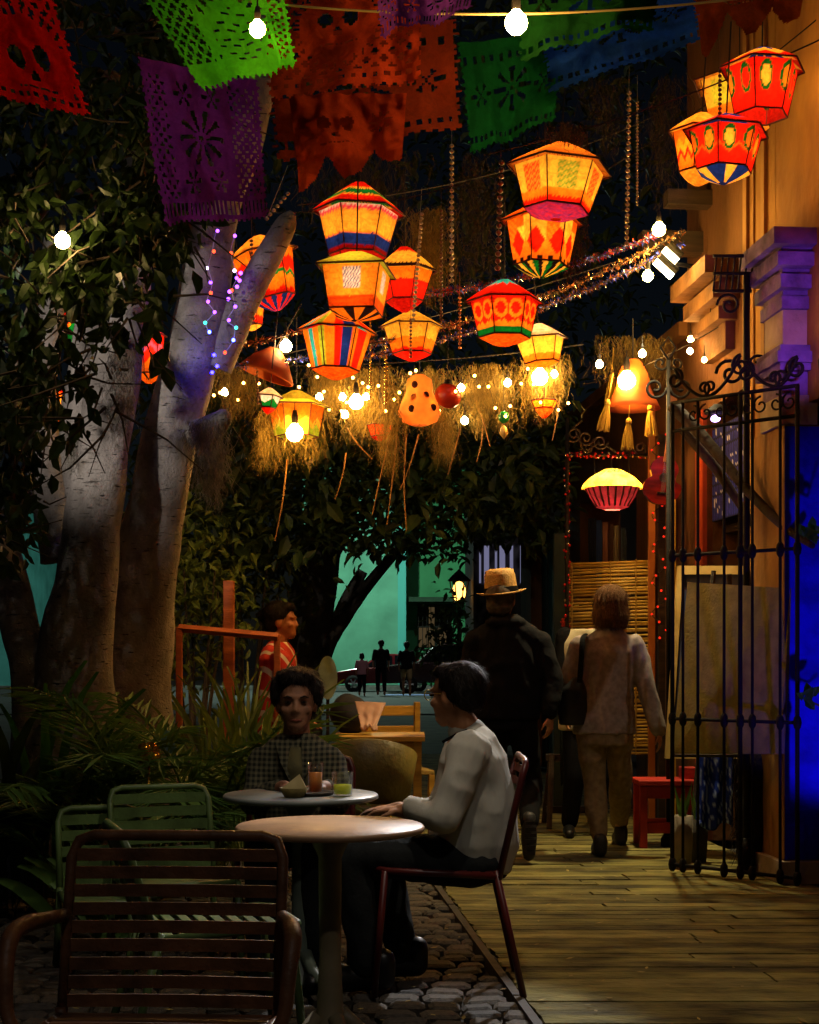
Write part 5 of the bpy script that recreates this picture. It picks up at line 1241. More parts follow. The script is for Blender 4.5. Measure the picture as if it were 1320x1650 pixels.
for k in range(0, 80, 3): mb = MB(lr.location); mb.ball(pts[k], .009, 6, 5); mb.build('bulb', emis('red fairy', '#ff3018', 1.1), lr)
# coloured cloth strips hung in the dark doorway
for k, (px, w_, h_, lb) in enumerate(((950, 9, '#1a2440', 'dark navy hanging strip, first from the left in the shop doorway'), (961, 8, '#3858a8', 'blue hanging strip in the shop doorway'), (972, 7, '#c08a70', 'pale pink hanging strip in the shop doorway'), (983, 6, '#6a4a38', 'brown hanging strip in the shop doorway'), (990, 7, '#b0a080', 'cream hanging strip in the shop doorway'), (1003, 6, '#5a6a78', 'grey blue hanging strip, rightmost in the shop doorway'))):
    D_ = 12.6; drape('cloth_strip', lb, 'cloth', [P(px, 960, D_), P(px + w_, 960, D_), P(px + w_, 835 + k * 3, D_), P(px, 835 + k * 3, D_)], mat('strip %d' % k, h_, rough=.7), .01, k)['group'] = 'strips hung in the shop doorway'
# A-frame easel with embroidered flower panel by the woman's feet
b = Vector((P(915, 0, 10.9).x, 10.9, 0)); af = thing('trestle_stand', 'dark trestle stand with flower embroidered panel left of the walking woman', 'stand', b)
for (x, y) in ((-.12, -.15), (.16, -.15), (-.12, .15), (.16, .15)):
    mb = MB(b); mb.tube([b + Vector((x * 1.3, y * 1.4, 0)), b + Vector((x, y * .2, .52))], .022, 6); mb.build('leg', DARKW, af)
mb = MB(b); mb.bbox(b + Vector((.02, -.02, .12)), (.36, .04, .05), .005); mb.build('cross_bar', DARKW, af); mb = MB(b); mb.bbox(b + Vector((.02, -.0, .5)), (.36, .06, .05), .005); mb.build('cross_bar', DARKW, af)
def flowers(u, v):
    for (a, b2, c_) in ((.3, .75, '#e07828'), (.6, .45, '#d89a30'), (.35, .2, '#b03878'), (.7, .85, '#c0b060'), (.55, .12, '#8a3a90')):
        d = math.hypot(u - a, (v - b2) * 2); 
        if d < .06: return cc('#e8d080')
        if d < .16 + .03 * math.sin(8 * math.atan2(v - b2, u - a)): return cc(c_)
    return cc('#181c14')
drape('embroidered_textile', 'black textile embroidered with bright flowers on the trestle stand', 'cloth', [P(905, 1262, 10.7), P(938, 1262, 10.7), P(940, 1130, 10.75), P(903, 1130, 10.75)], CLO, .006, 5, flowers)
# pompom garland on the green post
pg = thing('pompom_garland', 'garland of orange and yellow pompoms on the dark green post', 'garland', P(905, 1000, 12.0))
mb = MB(pg.location); mb.tube([P(945, 968, 11.9), P(928, 985, 11.95), P(913, 1003, 12.0), P(908, 1040, 12.05), P(905, 1070, 12.05)], .018, 7); mb.build('rope', mat('dark green rope', '#1c2818', rough=.9), pg)
for (px, py, c_, r) in ((912, 1003, '#e0481c', .045), (908, 1041, '#d8c850', .03), (929, 978, '#d0d070', .025), (897, 1066, '#c0c0b0', .02)):
    mb = MB(pg.location); r2_ = random.Random(px); cpt = P(px, py, 11.9)
    for k in range(90): d = rv(r2_).normalized() * r * r2_.uniform(.8, 1.05); mb.tube([cpt, cpt + d], [.001, .006], 4)
    mb.ball(cpt, r * .8, 10, 8); mb.build('pompom', mat('pompom ' + c_, c_, rough=.9), pg)
# poles of cut wood leaning across the facade
def stick(label, pts, r, ma):
    p, rd = smooth_path([(P(*q_), r_) for q_, r_ in zip(pts, r)], 7); mb = MB(p[0]); bark_tube(mb, list(zip([P(*q_) for q_ in pts], r)), 10, .2, int(pts[0][0])); return props(mb.build('leaning_branch', ma, None, True), label, 'branch', 'branches leaning on the facade')
stick('long bare branch slanting down right to the blue door', [(1085, 655, 9.0), (1140, 712, 8.8), (1200, 785, 8.5), (1260, 845, 8.2), (1310, 880, 7.95)], [.038, .034, .03, .025, .018], mat('dark branch', '#3e3020', '#281e14', 5, .9, 0, .6, 20))
stick('shorter pale branch slanting below the long one', [(1100, 690, 9.1), (1150, 750, 9.0), (1200, 825, 8.9), (1245, 890, 8.8)], [.034, .03, .025, .018], MATS['dark branch'])
# mosaic panel, white bust and vase in the second doorway
def mosaic(u, v):
    k = noise.noise(Vector((math.floor(u * 22) * 3.3, math.floor(v * 26) * 2.1, 0))); g = (u * 22) % 1 < .12 or (v * 26) % 1 < .12
    return cc('#10122a') if g else (cc('#d8d8f0') if k > .32 else mixc(cc('#202c90'), cc('#3a3ac0'), k + .5))
mb = MB(FA(9.3, -.06, 2.1)); vs = []; fs = []; cs = []; n = 44
for i in range(n + 1):
    for j in range(n + 1): u, v = j / n, i / n; vs.append(FA(9.22 + .78 * u, -.06, 2.14 + .62 * v)); cs.append(tuple(mosaic(u, v)))
for i in range(n):
    for j in range(n): a = i * (n + 1) + j; fs.append((a, a + 1, a + n + 2, a + n + 1))
mb.add(vs, fs, cs); o = mb.build('mosaic_panel', CLO); md = o.modifiers.new('thick', 'SOLIDIFY'); md.thickness = .03; props(o, 'blue and white mosaic panel above the shelf behind the gate', 'panel')
c = FA(9.75, -.2, 1.35); t = thing('white_bust', 'white plaster bust on the shelf behind the gate', 'statue', c)
mb = MB(c); mb.lathe([(.09, 0), (.08, .05), (.05, .1), (.045, .16), (.08, .2), (.095, .27), (.09, .34), (.05, .4), (.01, .42)], c, 20); mb.ball(c + FN * .08 + UZ * .26, (.03, .02, .035), 8, 6); mb.ball(c + FN * .05 + UZ * .2, (.05, .05, .04), 8, 6); mb.build('head', mat('plaster', '#c8b490', '#a8926c', 6, .7), t, True)
c = FA(9.5, -.25, 2.11); 
c = FA(9.45, -.28, 1.35); t = thing('leafy_vase', 'squat brown vase with dark leaves on the shelf behind the gate', 'vase', c)
mb = MB(c); mb.lathe([(.06, 0), (.11, .06), (.12, .14), (.07, .22), (.08, .26)], c, 20); mb.build('vase', mat('brown glaze', '#6a4420', '#4a2c14', 5, .35), t, True)
mb = MB(c); r_ = random.Random(3)
for k in range(60): leaf_geo(mb, c + UZ * .25, Vector((r_.uniform(-.7, .7), r_.uniform(-.7, .7), r_.uniform(.1, 1))), rv(r_), r_.uniform(.12, .34), .07)
o = mb.build('leaves', LEAF2, t); o['kind'] = 'stuff'
# small green leaves poking in at the right edge
for (px, py, lb) in ((1302, 858, 'small green leaf sprig at the right edge by the branch tip'), (1302, 1128, 'green leaf sprig at the right edge in front of the blue door')):
    c = P(px, py, 7.9); t = thing('leaf_sprig', lb, 'leaves', c, 0); mb = MB(c)
    mb.tube([FA(7.7, .0, c.z - .1), c + UX * .06 - UZ * .03, c], .006, 5); mb.build('stem', DBARK, t)
    for k in range(7): mb = MB(c); leaf_geo(mb, c + rv(rl) * .03, Vector((-.6 + rl.uniform(-.5, 1.4), -.3, rl.uniform(-.8, .9))), UY * -1, .075, .05); mb.build('leaf', BROAD, t)
# ================================================================== TABLES, CHAIRS, SMALL THINGS
def cafe_table(px, py, D, label, ma_top, ma_leg, r=.292):
    c = P(px, py, D); h = c.z; b = Vector((c.x, D, 0)); t = thing('cafe_table', label, 'table', b, 0, 'round cafe tables')
    mb = MB(b); mb.lathe([(.0, h - .022), (r - .012, h - .022), (r, h - .016), (r, h - .006), (r - .006, h), (0.001, h)], b, 56, cap=False); mb.build('table_top', ma_top, t, True)
    mb = MB(b); mb.lathe([(.15, h - .026), (.06, h - .05), (.036, h - .1), (.034, .3), (.042, .12), (.07, .05), (.1, .02), (.1, .004)], b, 20); mb.build('column', ma_leg, t, True)
    for k in range(4):
        a = k * PI / 2 + .5; u = Vector((math.cos(a), math.sin(a), 0)); mb = MB(b); mb.tube([b + u * .04 + UZ * .12, b + u * .11 + UZ * .06, b + u * .2 + UZ * .03, b + u * .27 + UZ * .015], [.026, .022, .018, .015], 8); mb.build('foot', ma_leg, t, True)
    return t
CREAM = mat('cream enamel', '#c09a74', '#947458', 7, .45, 0, .12, 40, lo=.3, hi=.8); GREYT = mat('grey enamel', '#8f9490', '#747a76', 4, .35)
cafe_table(532, 1329, 4.6, 'cream round table nearest the camera', CREAM, mat('cream iron leg', '#8d7f60', '#6a5e44', 5, .5))
cafe_table(485, 1279, 5.6, 'grey round table with the drinks on it', GREYT, mat('grey iron leg', '#6f7a6c', '#525b50', 5, .5))
def slat_chair(name, label, loc, rz, ma, W=.5, zs=.42, zt=.82, nslat=9, arms=True, scale=1.0, tilt=.10, group=None, slat_h=.034):
    t = thing(name, label, 'chair', loc, rz, group); t.scale = (scale,) * 3; hw = W / 2
    def bk(z): return .21 + (z - zs) * tilt / .4
    mb = MB(); r = .013
    mb.tube([(-hw, bk(zs), zs - .03), (-hw, bk(zt - .05), zt - .05), (-hw + .015, bk(zt), zt - .012), (-hw + .05, bk(zt), zt), (hw - .05, bk(zt), zt), (hw - .015, bk(zt), zt - .012), (hw, bk(zt - .05), zt - .05), (hw, bk(zs), zs - .03)], r, 8); mb.build('back_frame', ma, t, True)
    for k in range(nslat):
        z = zs + .015 + (zt - zs - .06) * k / (nslat - 1); mb = MB(); n = 6; vs = []
        for i in range(n + 1):
            x = -hw + .012 + (W - .024) * i / n; y = bk(z) + .012 * (1 - (2 * i / n - 1) ** 2)
            vs += [(x, y - .003, z - slat_h / 2), (x, y - .003, z + slat_h / 2), (x, y + .003, z + slat_h / 2), (x, y + .003, z - slat_h / 2)]
        fs = []
        for i in range(n):
            for q in range(4): fs.append((i * 4 + q, i * 4 + (q + 1) % 4, i * 4 + 4 + (q + 1) % 4, i * 4 + 4 + q))
        mb.add(vs, fs); mb.build('back_slat', ma, t)
    mb = MB(); mb.tube([(-hw, .21, zs - .02), (-hw, -.19, zs), (-hw + .04, -.23, zs), (hw - .04, -.23, zs), (hw, -.19, zs), (hw, .21, zs - .02)], r, 8); mb.build('seat_frame', ma, t, True)
    for k in range(9):
        mb = MB(); mb.bbox((0, -.2 + k * .047, zs + .006 - .002 * k), (W - .02, .03, .006), .002); mb.build('seat_slat', ma, t)
    for sx in (-1, 1):
        mb = MB(); mb.tube([(sx * hw, -.2, zs), (sx * (hw + .01), -.24, .0)], r, 8); mb.build('leg', ma, t, True)
        mb = MB(); mb.tube([(sx * hw, .2, zs), (sx * (hw + .01), .30, .0)], r, 8); mb.build('leg', ma, t, True)
        if arms:
            mb = MB(); pts, rd = smooth_path([(Vector((sx * hw, bk(.63) + .012, .625)), .014), (Vector((sx * (hw + .02), .17, .63)), .017), (Vector((sx * (hw + .045), .09, .632)), .02), (Vector((sx * (hw + .058), .02, .615)), .02), (Vector((sx * (hw + .055), -.02, .55)), .017), (Vector((sx * (hw + .045), -.04, .46)), .015), (Vector((sx * (hw + .01), -.05, .41)), .013)], 6); mb.tube(pts, rd, 10); mb.build('arm', ma, t, True)
    return t
RUST = mat('rust brown paint', '#7a4e2e', '#4e301a', 9, .5, 0, .25, 40); GRC = mat('olive green paint', '#5f7842', '#46582f', 7, .45, 0, .15, 40); MAR = mat('maroon paint', '#5a1c18', '#401210', 6, .4)
def at(px, D): return Vector(((px - HX) / F * D, D, 0))
slat_chair('slat_armchair', 'rust brown slatted metal armchair in the foreground', at(240, 3.2), -.05, RUST, zt=.805, slat_h=.029, nslat=9)
slat_chair('slat_chair', 'green slatted chair with pale top rail next to the grey table', at(282, 5.75), .35, GRC, .40, .38, .70, 6, False, tilt=.16, group='green slatted chairs', slat_h=.04)
slat_chair('slat_chair', 'green slatted chair half hidden behind the foreground armchair, leftmost', at(172, 5.7), .3, GRC, .32, .32, .62, 5, False, tilt=.16, group='green slatted chairs', slat_h=.04)
slat_chair('slat_chair', 'green slatted chair turned toward the cream table behind the armchair', at(345, 4.7), 1.9, GRC, .40, .40, .70, 6, False, tilt=.14, group='green slatted chairs', slat_h=.04)
slat_chair('slat_chair', 'dark chair under the person in the checked jacket', at(478, 6.12), 0, MAR, .44, .44, .80, 6, False)
mc = slat_chair('slat_chair', 'maroon slatted chair under the seated person in the white shirt', Vector((.112, 5.6, 0)), -PI / 2, MAR, .44, .455, .85, 8, False, tilt=.10, slat_h=.03)
# drinks and tray on the grey table
tz = P(485, 1279, 5.6).z
def on_table(px, D): p = at(px, D); p.z = tz + .001; return p
b = on_table(500, 5.55); mb = MB(b); mb.lathe([(.0, 0), (.085, 0), (.092, .012), (.088, .012), (.082, .004), (0.001, .004)], b, 28, cap=False); props(mb.build('tray', mat('dark tray', '#241a12', rough=.5), None, True), 'small dark tray under the tumbler', 'tray')
GLS = bpy.data.materials.new('clear glass'); GLS.use_nodes = True; n_ = GLS.node_tree.nodes; l_ = GLS.node_tree.links
tr_ = n_.new('ShaderNodeBsdfTransparent'); gl_ = n_.new('ShaderNodeBsdfGlossy'); gl_.inputs['Roughness'].default_value = .05; fr_ = n_.new('ShaderNodeLayerWeight'); fr_.inputs[0].default_value = .12; mx_ = n_.new('ShaderNodeMixShader')
l_.new(fr_.outputs[1], mx_.inputs[0]); l_.new(tr_.outputs[0], mx_.inputs[1]); l_.new(gl_.outputs[0], mx_.inputs[2]); l_.new(mx_.outputs[0], n_['Material Output'].inputs[0])
def tumbler(name, label, b, r0, r1, h, liq, lh, cat='glass'):
    t = thing(name, label, cat, b); mb = MB(b); mb.lathe([(r0, 0), (r1, h), (r1 - .003, h), (r0 - .003, .006)], b, 24); mb.build('glass', GLS, t, True)
    mb = MB(b); k = lh / h; rl_ = r0 + (r1 - r0) * k; mb.lathe([(r0 - .005, .008), (rl_ - .005, lh), (.001, lh)], b, 22); mb.build('drink', liq, t, True)
tumbler('tumbler', 'tumbler with amber drink on the dark tray', b + UZ * .005 + UX * .02, .028, .031, .115, mat('amber drink', '#e09a50', rough=.2, trans=.4), .078)
tumbler('wide_glass', 'wide glass with bright yellow green drink', on_table(552, 5.5), .036, .042, .088, mat('lime drink', '#eef230', rough=.2, trans=.4), .042)
b = on_table(474, 5.45); t = thing('napkin_basket', 'small folded napkin and bread in a basket on the grey table', 'basket', b); mb = MB(b); mb.lathe([(.035, 0), (.055, .035), (.05, .035), (.03, .006)], b, 20); mb.build('basket', mat('basket wicker', '#7a6a34', '#5a4c22', 30, .8), t, True)
mb = MB(b); mb.add([b + Vector(v) for v in ((-.05, -.02, .03), (.05, -.03, .03), (.02, .0, .085), (.045, .03, .03), (-.04, .03, .03))], [(0, 1, 2), (1, 3, 2), (3, 4, 2), (4, 0, 2)]); mb.build('napkin', mat('napkin paper', '#b8a878', '#968654', 12, .8), t)

# --- wooden dining set further back
WOOD = mat('honey wood', '#c89a3c', '#9a7024', 3, .45, 0, .2, 18, stretch=(1, 6, 6))
b = at(612, 9.3); dt = thing('wooden_table', 'honey coloured wooden table behind the drinks table', 'table', b)
z = EYE - (1183 - HY) / F * 9.3
for k in range(5): mb = MB(b); mb.bbox(b + Vector((0, -.24 + k * .12, z - .015)), (.56, .117, .03), .003); mb.build('plank', WOOD, dt)
mb = MB(b); mb.bbox(b + Vector((0, -.26, z - .07)), (.46, .02, .07), .003); mb.bbox(b + Vector((0, .26, z - .07)), (.46, .02, .07), .003); mb.build('apron', WOOD, dt)
for x in (-1, 1):
    for y in (-1, 1): mb = MB(b); mb.bbox(b + Vector((x * .235, y * .25, (z - .03) / 2)), (.05, .05, z - .032), .004); mb.build('leg', WOOD, dt)
def ladder_chair(label, loc, rz, ma=WOOD):
    t = thing('wooden_chair', label, 'chair', loc, rz, 'wooden chairs at the wooden table')
    for x in (-1, 1):
        mb = MB(); mb.bbox((x * .19, .19, .46), (.04, .04, .92), .004); mb.build('back_post', ma, t)
        mb = MB(); mb.bbox((x * .19, -.19, .22), (.04, .04, .44), .004); mb.build('leg', ma, t)
    for z_ in (.58, .72, .86): mb = MB(); mb.bbox((0, .19, z_), (.338, .018, .07), .004); mb.build('back_rail', ma, t)
    mb = MB(); mb.bbox((0, 0, .455), (.42, .42, .03), .006); mb.build('seat', mat('woven seat', '#a88a44', '#826a30', 40, .8), t)
    mb = MB(); mb.bbox((0, -.19, .25), (.338, .02, .03), .003); mb.bbox((0, .19, .22), (.338, .02, .03), .003); mb.build('stretcher', ma, t)
ladder_chair('wooden ladder back chair at the far side of the wooden table', at(640, 10.2), .25)
ladder_chair('wooden ladder back chair at the left end of the wooden table', at(520, 9.7), 1.3)
# curved leather barrel chair in front of it
b = at(590, 8.4); bc = thing('barrel_chair', 'olive leather barrel chair in front of the wooden table', 'chair', b)
LEA = mat('olive leather', '#7a6a30', '#5c4e20', 6, .45, 0, .2, 40)
mb = MB(b); vs = []; fs = []; n = 28
for i in range(n + 1):
    a = PI * (1.03 - .0) * (-.02 + i / n * 1.02) + PI; u = Vector((math.cos(a), math.sin(a) * .85, 0)); zt = .66 + .12 * math.sin(PI * i / n)
    vs += [b + u * .24 + UZ * .40, b + u * .29 + UZ * zt, b + u * .265 + UZ * (zt + .005), b + u * .215 + UZ * .40]
for i in range(n):
    for q in range(4): fs.append((i * 4 + q, i * 4 + (q + 1) % 4, i * 4 + 4 + (q + 1) % 4, i * 4 + 4 + q))
mb.add(vs, fs); mb.build('curved_back', LEA, bc, True)
mb = MB(b); mb.lathe([(.24, .36), (.25, .40), (.23, .42), (.001, .425)], b, 28); mb.build('seat', LEA, bc, True)
for k in range(12):
    a = k * PI / 6; mb = MB(b); u = Vector((math.cos(a), math.sin(a), 0)); v_ = Vector((math.cos(a + .5), math.sin(a + .5), 0)); mb.tube([b + u * .235 + UZ * .37, b + v_ * .21 + UZ * .02], .011, 5); mb.tube([b + v_ * .235 + UZ * .37, b + u * .21 + UZ * .02], .011, 5); mb.build('cane_strut', WOOD, bc)
mb = MB(b); mb.tube([b + Vector((math.cos(a_ * PI / 12) * .215, math.sin(a_ * PI / 12) * .215, .018)) for a_ in range(25)], .014, 6); mb.build('base_ring', WOOD, bc, True)
# bag and folded cloth on the table
c = P(565, 1150, 9.5); mb = MB(c); mb.ball(c, (.13, .1, .13), 16, 12)
for i, v in enumerate(mb.v): q = Vector(v); mb.v[i] = tuple(q * (1 + .25 * noise.noise(q * 9)))
o = mb.build('dark_bag', mat('black cloth bag', '#14141a', '#1e1e26', 10, .8), None, True); props(o, 'dark slouchy bag on the wooden table', 'bag'); o.location.z = z + .115
drape('folded_menu', 'pale pinkish folded cloth over a dark chair rail beside the bag', 'cloth', [P(583, 1172, 9.15), P(606, 1172, 9.15), P(622, 1132, 9.35), P(572, 1130, 9.35)], mat('pale cloth', '#b08a74', '#94705c', 6, .8), .01, 3)
# timber railing
ORW = mat('orange timber', '#b8622a', '#90481a', 4, .55, 0, .25, 25, stretch=(1, 1, 5))
b = at(365, 9.7); rl_ = thing('timber_railing', 'orange timber railing with a tall post beside the palms', 'railing', b)
def beam(a, b_, w_, nm): mb = MB(b); A, B = P(*a), P(*b_); mb.tube([A, B], w_, 4); mb.build(nm, ORW, rl_)
b0 = P(369, 936, 9.7); mb = MB(b); mb.bbox(Vector((b0.x, 9.7, b0.z / 2)), (.07, .07, b0.z), .006); mb.build('post', ORW, rl_)
beam((288, 1012, 9.55), (448, 1026, 9.55), .026, 'rail'); A = P(289, 1010, 9.55); mb = MB(b); mb.bbox(Vector((A.x, 9.55, A.z / 2)), (.04, .04, A.z), .004); mb.build('post', ORW, rl_)
A = P(446, 1022, 9.55); mb = MB(b); mb.bbox(Vector((A.x, 9.58, A.z / 2)), (.04, .04, A.z), .004); mb.build('post', ORW, rl_)
# oval plaque on a stake
c = P(528, 1092, 13.0); b = Vector((c.x, 13, 0)); t = thing('oval_sign', 'pale oval sign on a stake at the foot of the dark tree', 'sign', b); mb = MB(b); n = 28
pts = [Vector((math.cos(2 * PI * k / n) * .085, -.012, math.sin(2 * PI * k / n) * .19)) for k in range(n)]; c2 = c
mb.add([c2 + p for p in pts] + [c2 + p + UY * .024 for p in pts], [tuple(range(n)), tuple(range(2 * n - 1, n - 1, -1))] + [(k, k + n, (k + 1) % n + n, (k + 1) % n) for k in range(n)]); mb.build('plaque', mat('pale painted board', '#a8b088', '#8a9270', 8, .7), t)
mb = MB(b); mb.tube([b + UY * .03, c + UY * .03], .016, 6); mb.build('stake', DARKW, t)
# shiny foil balloon-like ornament in the palms
c = P(240, 1215, 6.9); mb = MB(c); mb.ball(c, (.05, .05, .06), 14, 10, Matrix.Rotation(.5, 3, 'Y'))
for k in range(10): mb.ball(c + rv(rl) * .04, .028, 8, 6)
mb.tube([c, Vector((c.x, 6.9, 0))], .006, 5); props(mb.build('gold_ornament', mat('gold glass', '#d0942a', rough=.15, metal=.8), None, True), 'shiny gold ornament low in the palms', 'ornament')
c = P(262, 1205, 7.1); props(board('paper_scrap', 'pale blue card caught in the palm fronds', 'card', [c, c + Vector((.07, 0, -.05)), c + Vector((.05, 0, .07)), c + Vector((-.02, 0, .1))], .004, mat('pale blue card', '#7aa8b8', rough=.7)))

# ================================================================== FAR STREET: CARS
def car(name, label, loc, flip, L, H, prof, roof, ma, zwin):
    t = thing(name, label, 'car', loc, PI if flip else 0, 'cars parked across the street'); W = 1.7
    def ext(pts, w0, w1, nm, m_, par):
        mb = MB(); n = len(pts); vs = [Vector((x, -w0 if z < zwin else -w1, z)) for x, z in pts] + [Vector((x, w0 if z < zwin else w1, z)) for x, z in pts]
        mb.add(vs, [tuple(range(n)), tuple(range(2 * n - 1, n - 1, -1))] + [(k, k + n, (k + 1) % n + n, (k + 1) % n) for k in range(n)]); o = mb.build(nm, m_, par)
        bv = o.modifiers.new('bevel', 'BEVEL'); bv.width = .06; bv.segments = 3; bv.limit_method = 'ANGLE'; return o
    ext(prof, W / 2, W / 2, 'body', ma, t)
    ext(roof, W / 2 - .06, W / 2 - .22, 'cabin', ma, t)
    g = mat('car glass', '#0c1014', rough=.06, spec=.8)
    for sgn in (-1, 1):
        n = len(roof) // 2; xs = [p for p in roof]; cx = sum(p[0] for p in xs) / len(xs); cz = sum(p[1] for p in xs) / len(xs)
        for hlf in (-1, 1):
            pts = []
            for x, z in roof:
                x2 = cx + (x - cx) * .82; z2 = cz + (z - cz) * .72
                if hlf * (x2 - cx) < .05: x2 = cx + hlf * .05
                pts.append((x2, z2))
            mb = MB(); mb.add([Vector((x, sgn * ((W / 2 - .045) if z < zwin else (W / 2 - .06 - .16 * (z - zwin) / max(.1, H - zwin)) + .005), z)) for x, z in pts], [tuple(range(len(pts)))]); mb.build('window', g, t)
    for x in (-L * .31, L * .31):
        for y in (-1, 1):
            c = Vector((x, y * (W / 2 - .09), .32)); ty = MB()
            pts = [(.32, -.09), (.33, -.05), (.33, .05), (.32, .09)]
            vs = []; fs = []; nn = 24
            for r_, yy in [(.19, -.095)] + pts + [(.19, .095)]:
                for j in range(nn): a = 2 * PI * j / nn; vs.append(c + Vector((math.cos(a) * r_, yy, math.sin(a) * r_)))
            for i in range(5):
                for j in range(nn): j2 = (j + 1) % nn; fs.append((i * nn + j, i * nn + j2, (i + 1) * nn + j2, (i + 1) * nn + j))
            ty.add(vs, fs); wh = ty.build('wheel', mat('tyre', '#0e0e0e', rough=.85), t, True)
            rm = MB()
            for k in range(6):
                a = k * PI / 3; u = Vector((math.cos(a), 0, math.sin(a))); rm.tube([c + Vector((0, y * .075, 0)), c + u * .19 + Vector((0, y * .075, 0))], .03, 6)
            rm.build('rim', mat('alloy', '#a0a4a8', rough=.3, metal=.9), wh)
    for y in (-1, 1):
        mb = MB(); mb.ball((-L / 2 + .1, y * .6, .68), (.08, .16, .08), 10, 8); mb.build('headlight', mat('headlamp', '#b8bcc0', rough=.1, spec=.8), t, True)
        mb = MB(); mb.ball((L / 2 - .06, y * .65, .8), (.05, .12, .1), 10, 8); mb.build('tail_light', mat('tail lamp', '#8a1010', rough=.2), t, True)
    for x in (-.35, .75):
        mb = MB(); mb.bbox((x, -W / 2 - .01, .8), (.16, .03, .03), .006); mb.build('door_handle', ma, t)
RCAR = mat('dark red car paint', '#5a0e14', rough=.18, spec=.7); DCAR = mat('dark wine car paint', '#2a1216', rough=.2, spec=.7)
car('parked_car', 'dark red hatchback parked in front of the green house', (P(622, 0, 57).x, 57.5, -.03), False, 4.0, 1.45, [(-2.0, .3), (-2.02, .6), (-1.85, .78), (-1.0, .92), (1.7, .96), (1.98, .85), (2.0, .35)], [(-1.05, .88), (-.35, 1.38), (.1, 1.46), (1.0, 1.42), (1.75, .92)], RCAR, .95)
car('parked_car', 'dark tall wagon parked under the barred window', (P(722, 0, 55).x, 55.2, -.03), False, 4.7, 1.85, [(-2.35, .38), (-2.37, .85), (-2.2, 1.02), (-1.15, 1.12), (2.25, 1.16), (2.35, 1.0), (2.35, .4)], [(-1.2, 1.08), (-.55, 1.72), (-.1, 1.82), (1.95, 1.8), (2.28, 1.1)], DCAR, 1.14)
mb = MB((P(672, 0, 50).x, 50, -.02)); mb.box((P(672, 0, 50).x, 51.5, -.02), (2.2, 1.0, .015)); props(mb.build('road_light_streak', mat('blue light streak', '#8aa0e0', '#6a80c8', 4, .6)), 'pale blue light painted on the far street', 'light streak')  # thin slab, pale blue light on the street put into its colour
# ================================================================== PEOPLE
def cap(mb, p0, r0, p1, r1, n=14, fl=None):
    p0, p1 = Vector(p0), Vector(p1); d = (p1 - p0).normalized()
    mb.tube([p0 - d * r0 * .95, p0 - d * r0 * .6, p0, p0.lerp(p1, .5), p1, p1 + d * r1 * .6, p1 + d * r1 * .95], [r0 * .3, r0 * .8, r0, (r0 + r1) / 2, r1, r1 * .8, r1 * .3], n, flat=fl)
def chain(mb, pts, n=14):
    for (a, ra), (b, rb) in zip(pts, pts[1:]): cap(mb, a, ra, b, rb, n)
def loft(mb, secs, lat, n=22):      # secs: (centre, half width along lat, half depth)
    lat = Vector(lat).normalized(); vs = []; fs = []; k = len(secs)
    for i, (c, w_, d_) in enumerate(secs):
        ax = Vector(secs[min(i + 1, k - 1)][0]) - Vector(secs[max(i - 1, 0)][0]); f = lat.cross(ax).normalized()
        for j in range(n): a = 2 * PI * j / n; vs.append(Vector(c) + lat * (w_ * math.cos(a)) + f * (d_ * math.sin(a)))
    # orientation: make normals point outward
    for i in range(k - 1):
        for j in range(n): j2 = (j + 1) % n; fs.append((i * n + j, i * n + j2, (i + 1) * n + j2, (i + 1) * n + j))
    fs.append(tuple(range(n - 1, -1, -1))); fs.append(tuple((k - 1) * n + j for j in range(n)))
    mb.add(vs, fs)
def skinned(mb, name, ma, parent, voxel=.01, it=4, wr=0.0, wf=9.0):
    me = bpy.data.meshes.new(name); me.from_pydata(mb.v, [], mb.f); bm = bmesh.new(); bm.from_mesh(me); bmesh.ops.remove_doubles(bm, verts=bm.verts, dist=1e-6); bm.to_mesh(me); bm.free()
    o = bpy.data.objects.new(name, me); col.objects.link(o)
    md = o.modifiers.new('r', 'REMESH'); md.mode = 'VOXEL'; md.voxel_size = voxel
    sm = o.modifiers.new('s', 'SMOOTH'); sm.factor = .5; sm.iterations = it
    dg = bpy.context.evaluated_depsgraph_get(); ev = o.evaluated_get(dg); new = bpy.data.meshes.new_from_object(ev)
    o.modifiers.clear(); o.data = new; bpy.data.meshes.remove(me); new.name = name
    if wr:
        ns = [v.normal.copy() for v in new.vertices]
        for v, n_ in zip(new.vertices, ns):
            q = v.co; w1 = noise.noise(Vector((q.x * wf * .5, q.y * wf * .5, q.z * wf * .5 + 7))) * .7
            a = .6 - 2 * abs(noise.noise(Vector((q.x * wf * 1.2 + w1, q.y * wf * 1.2, q.z * wf * .55 + w1 * 2)))) + .12 * noise.noise(q * wf * 2.6)
            v.co = q + n_ * (wr * .75 * a)
    new.materials.clear(); new.materials.append(ma); new.polygons.foreach_set('use_smooth', [True] * len(new.polygons)); new.update()
    if parent is not None: o.parent = parent
    return o
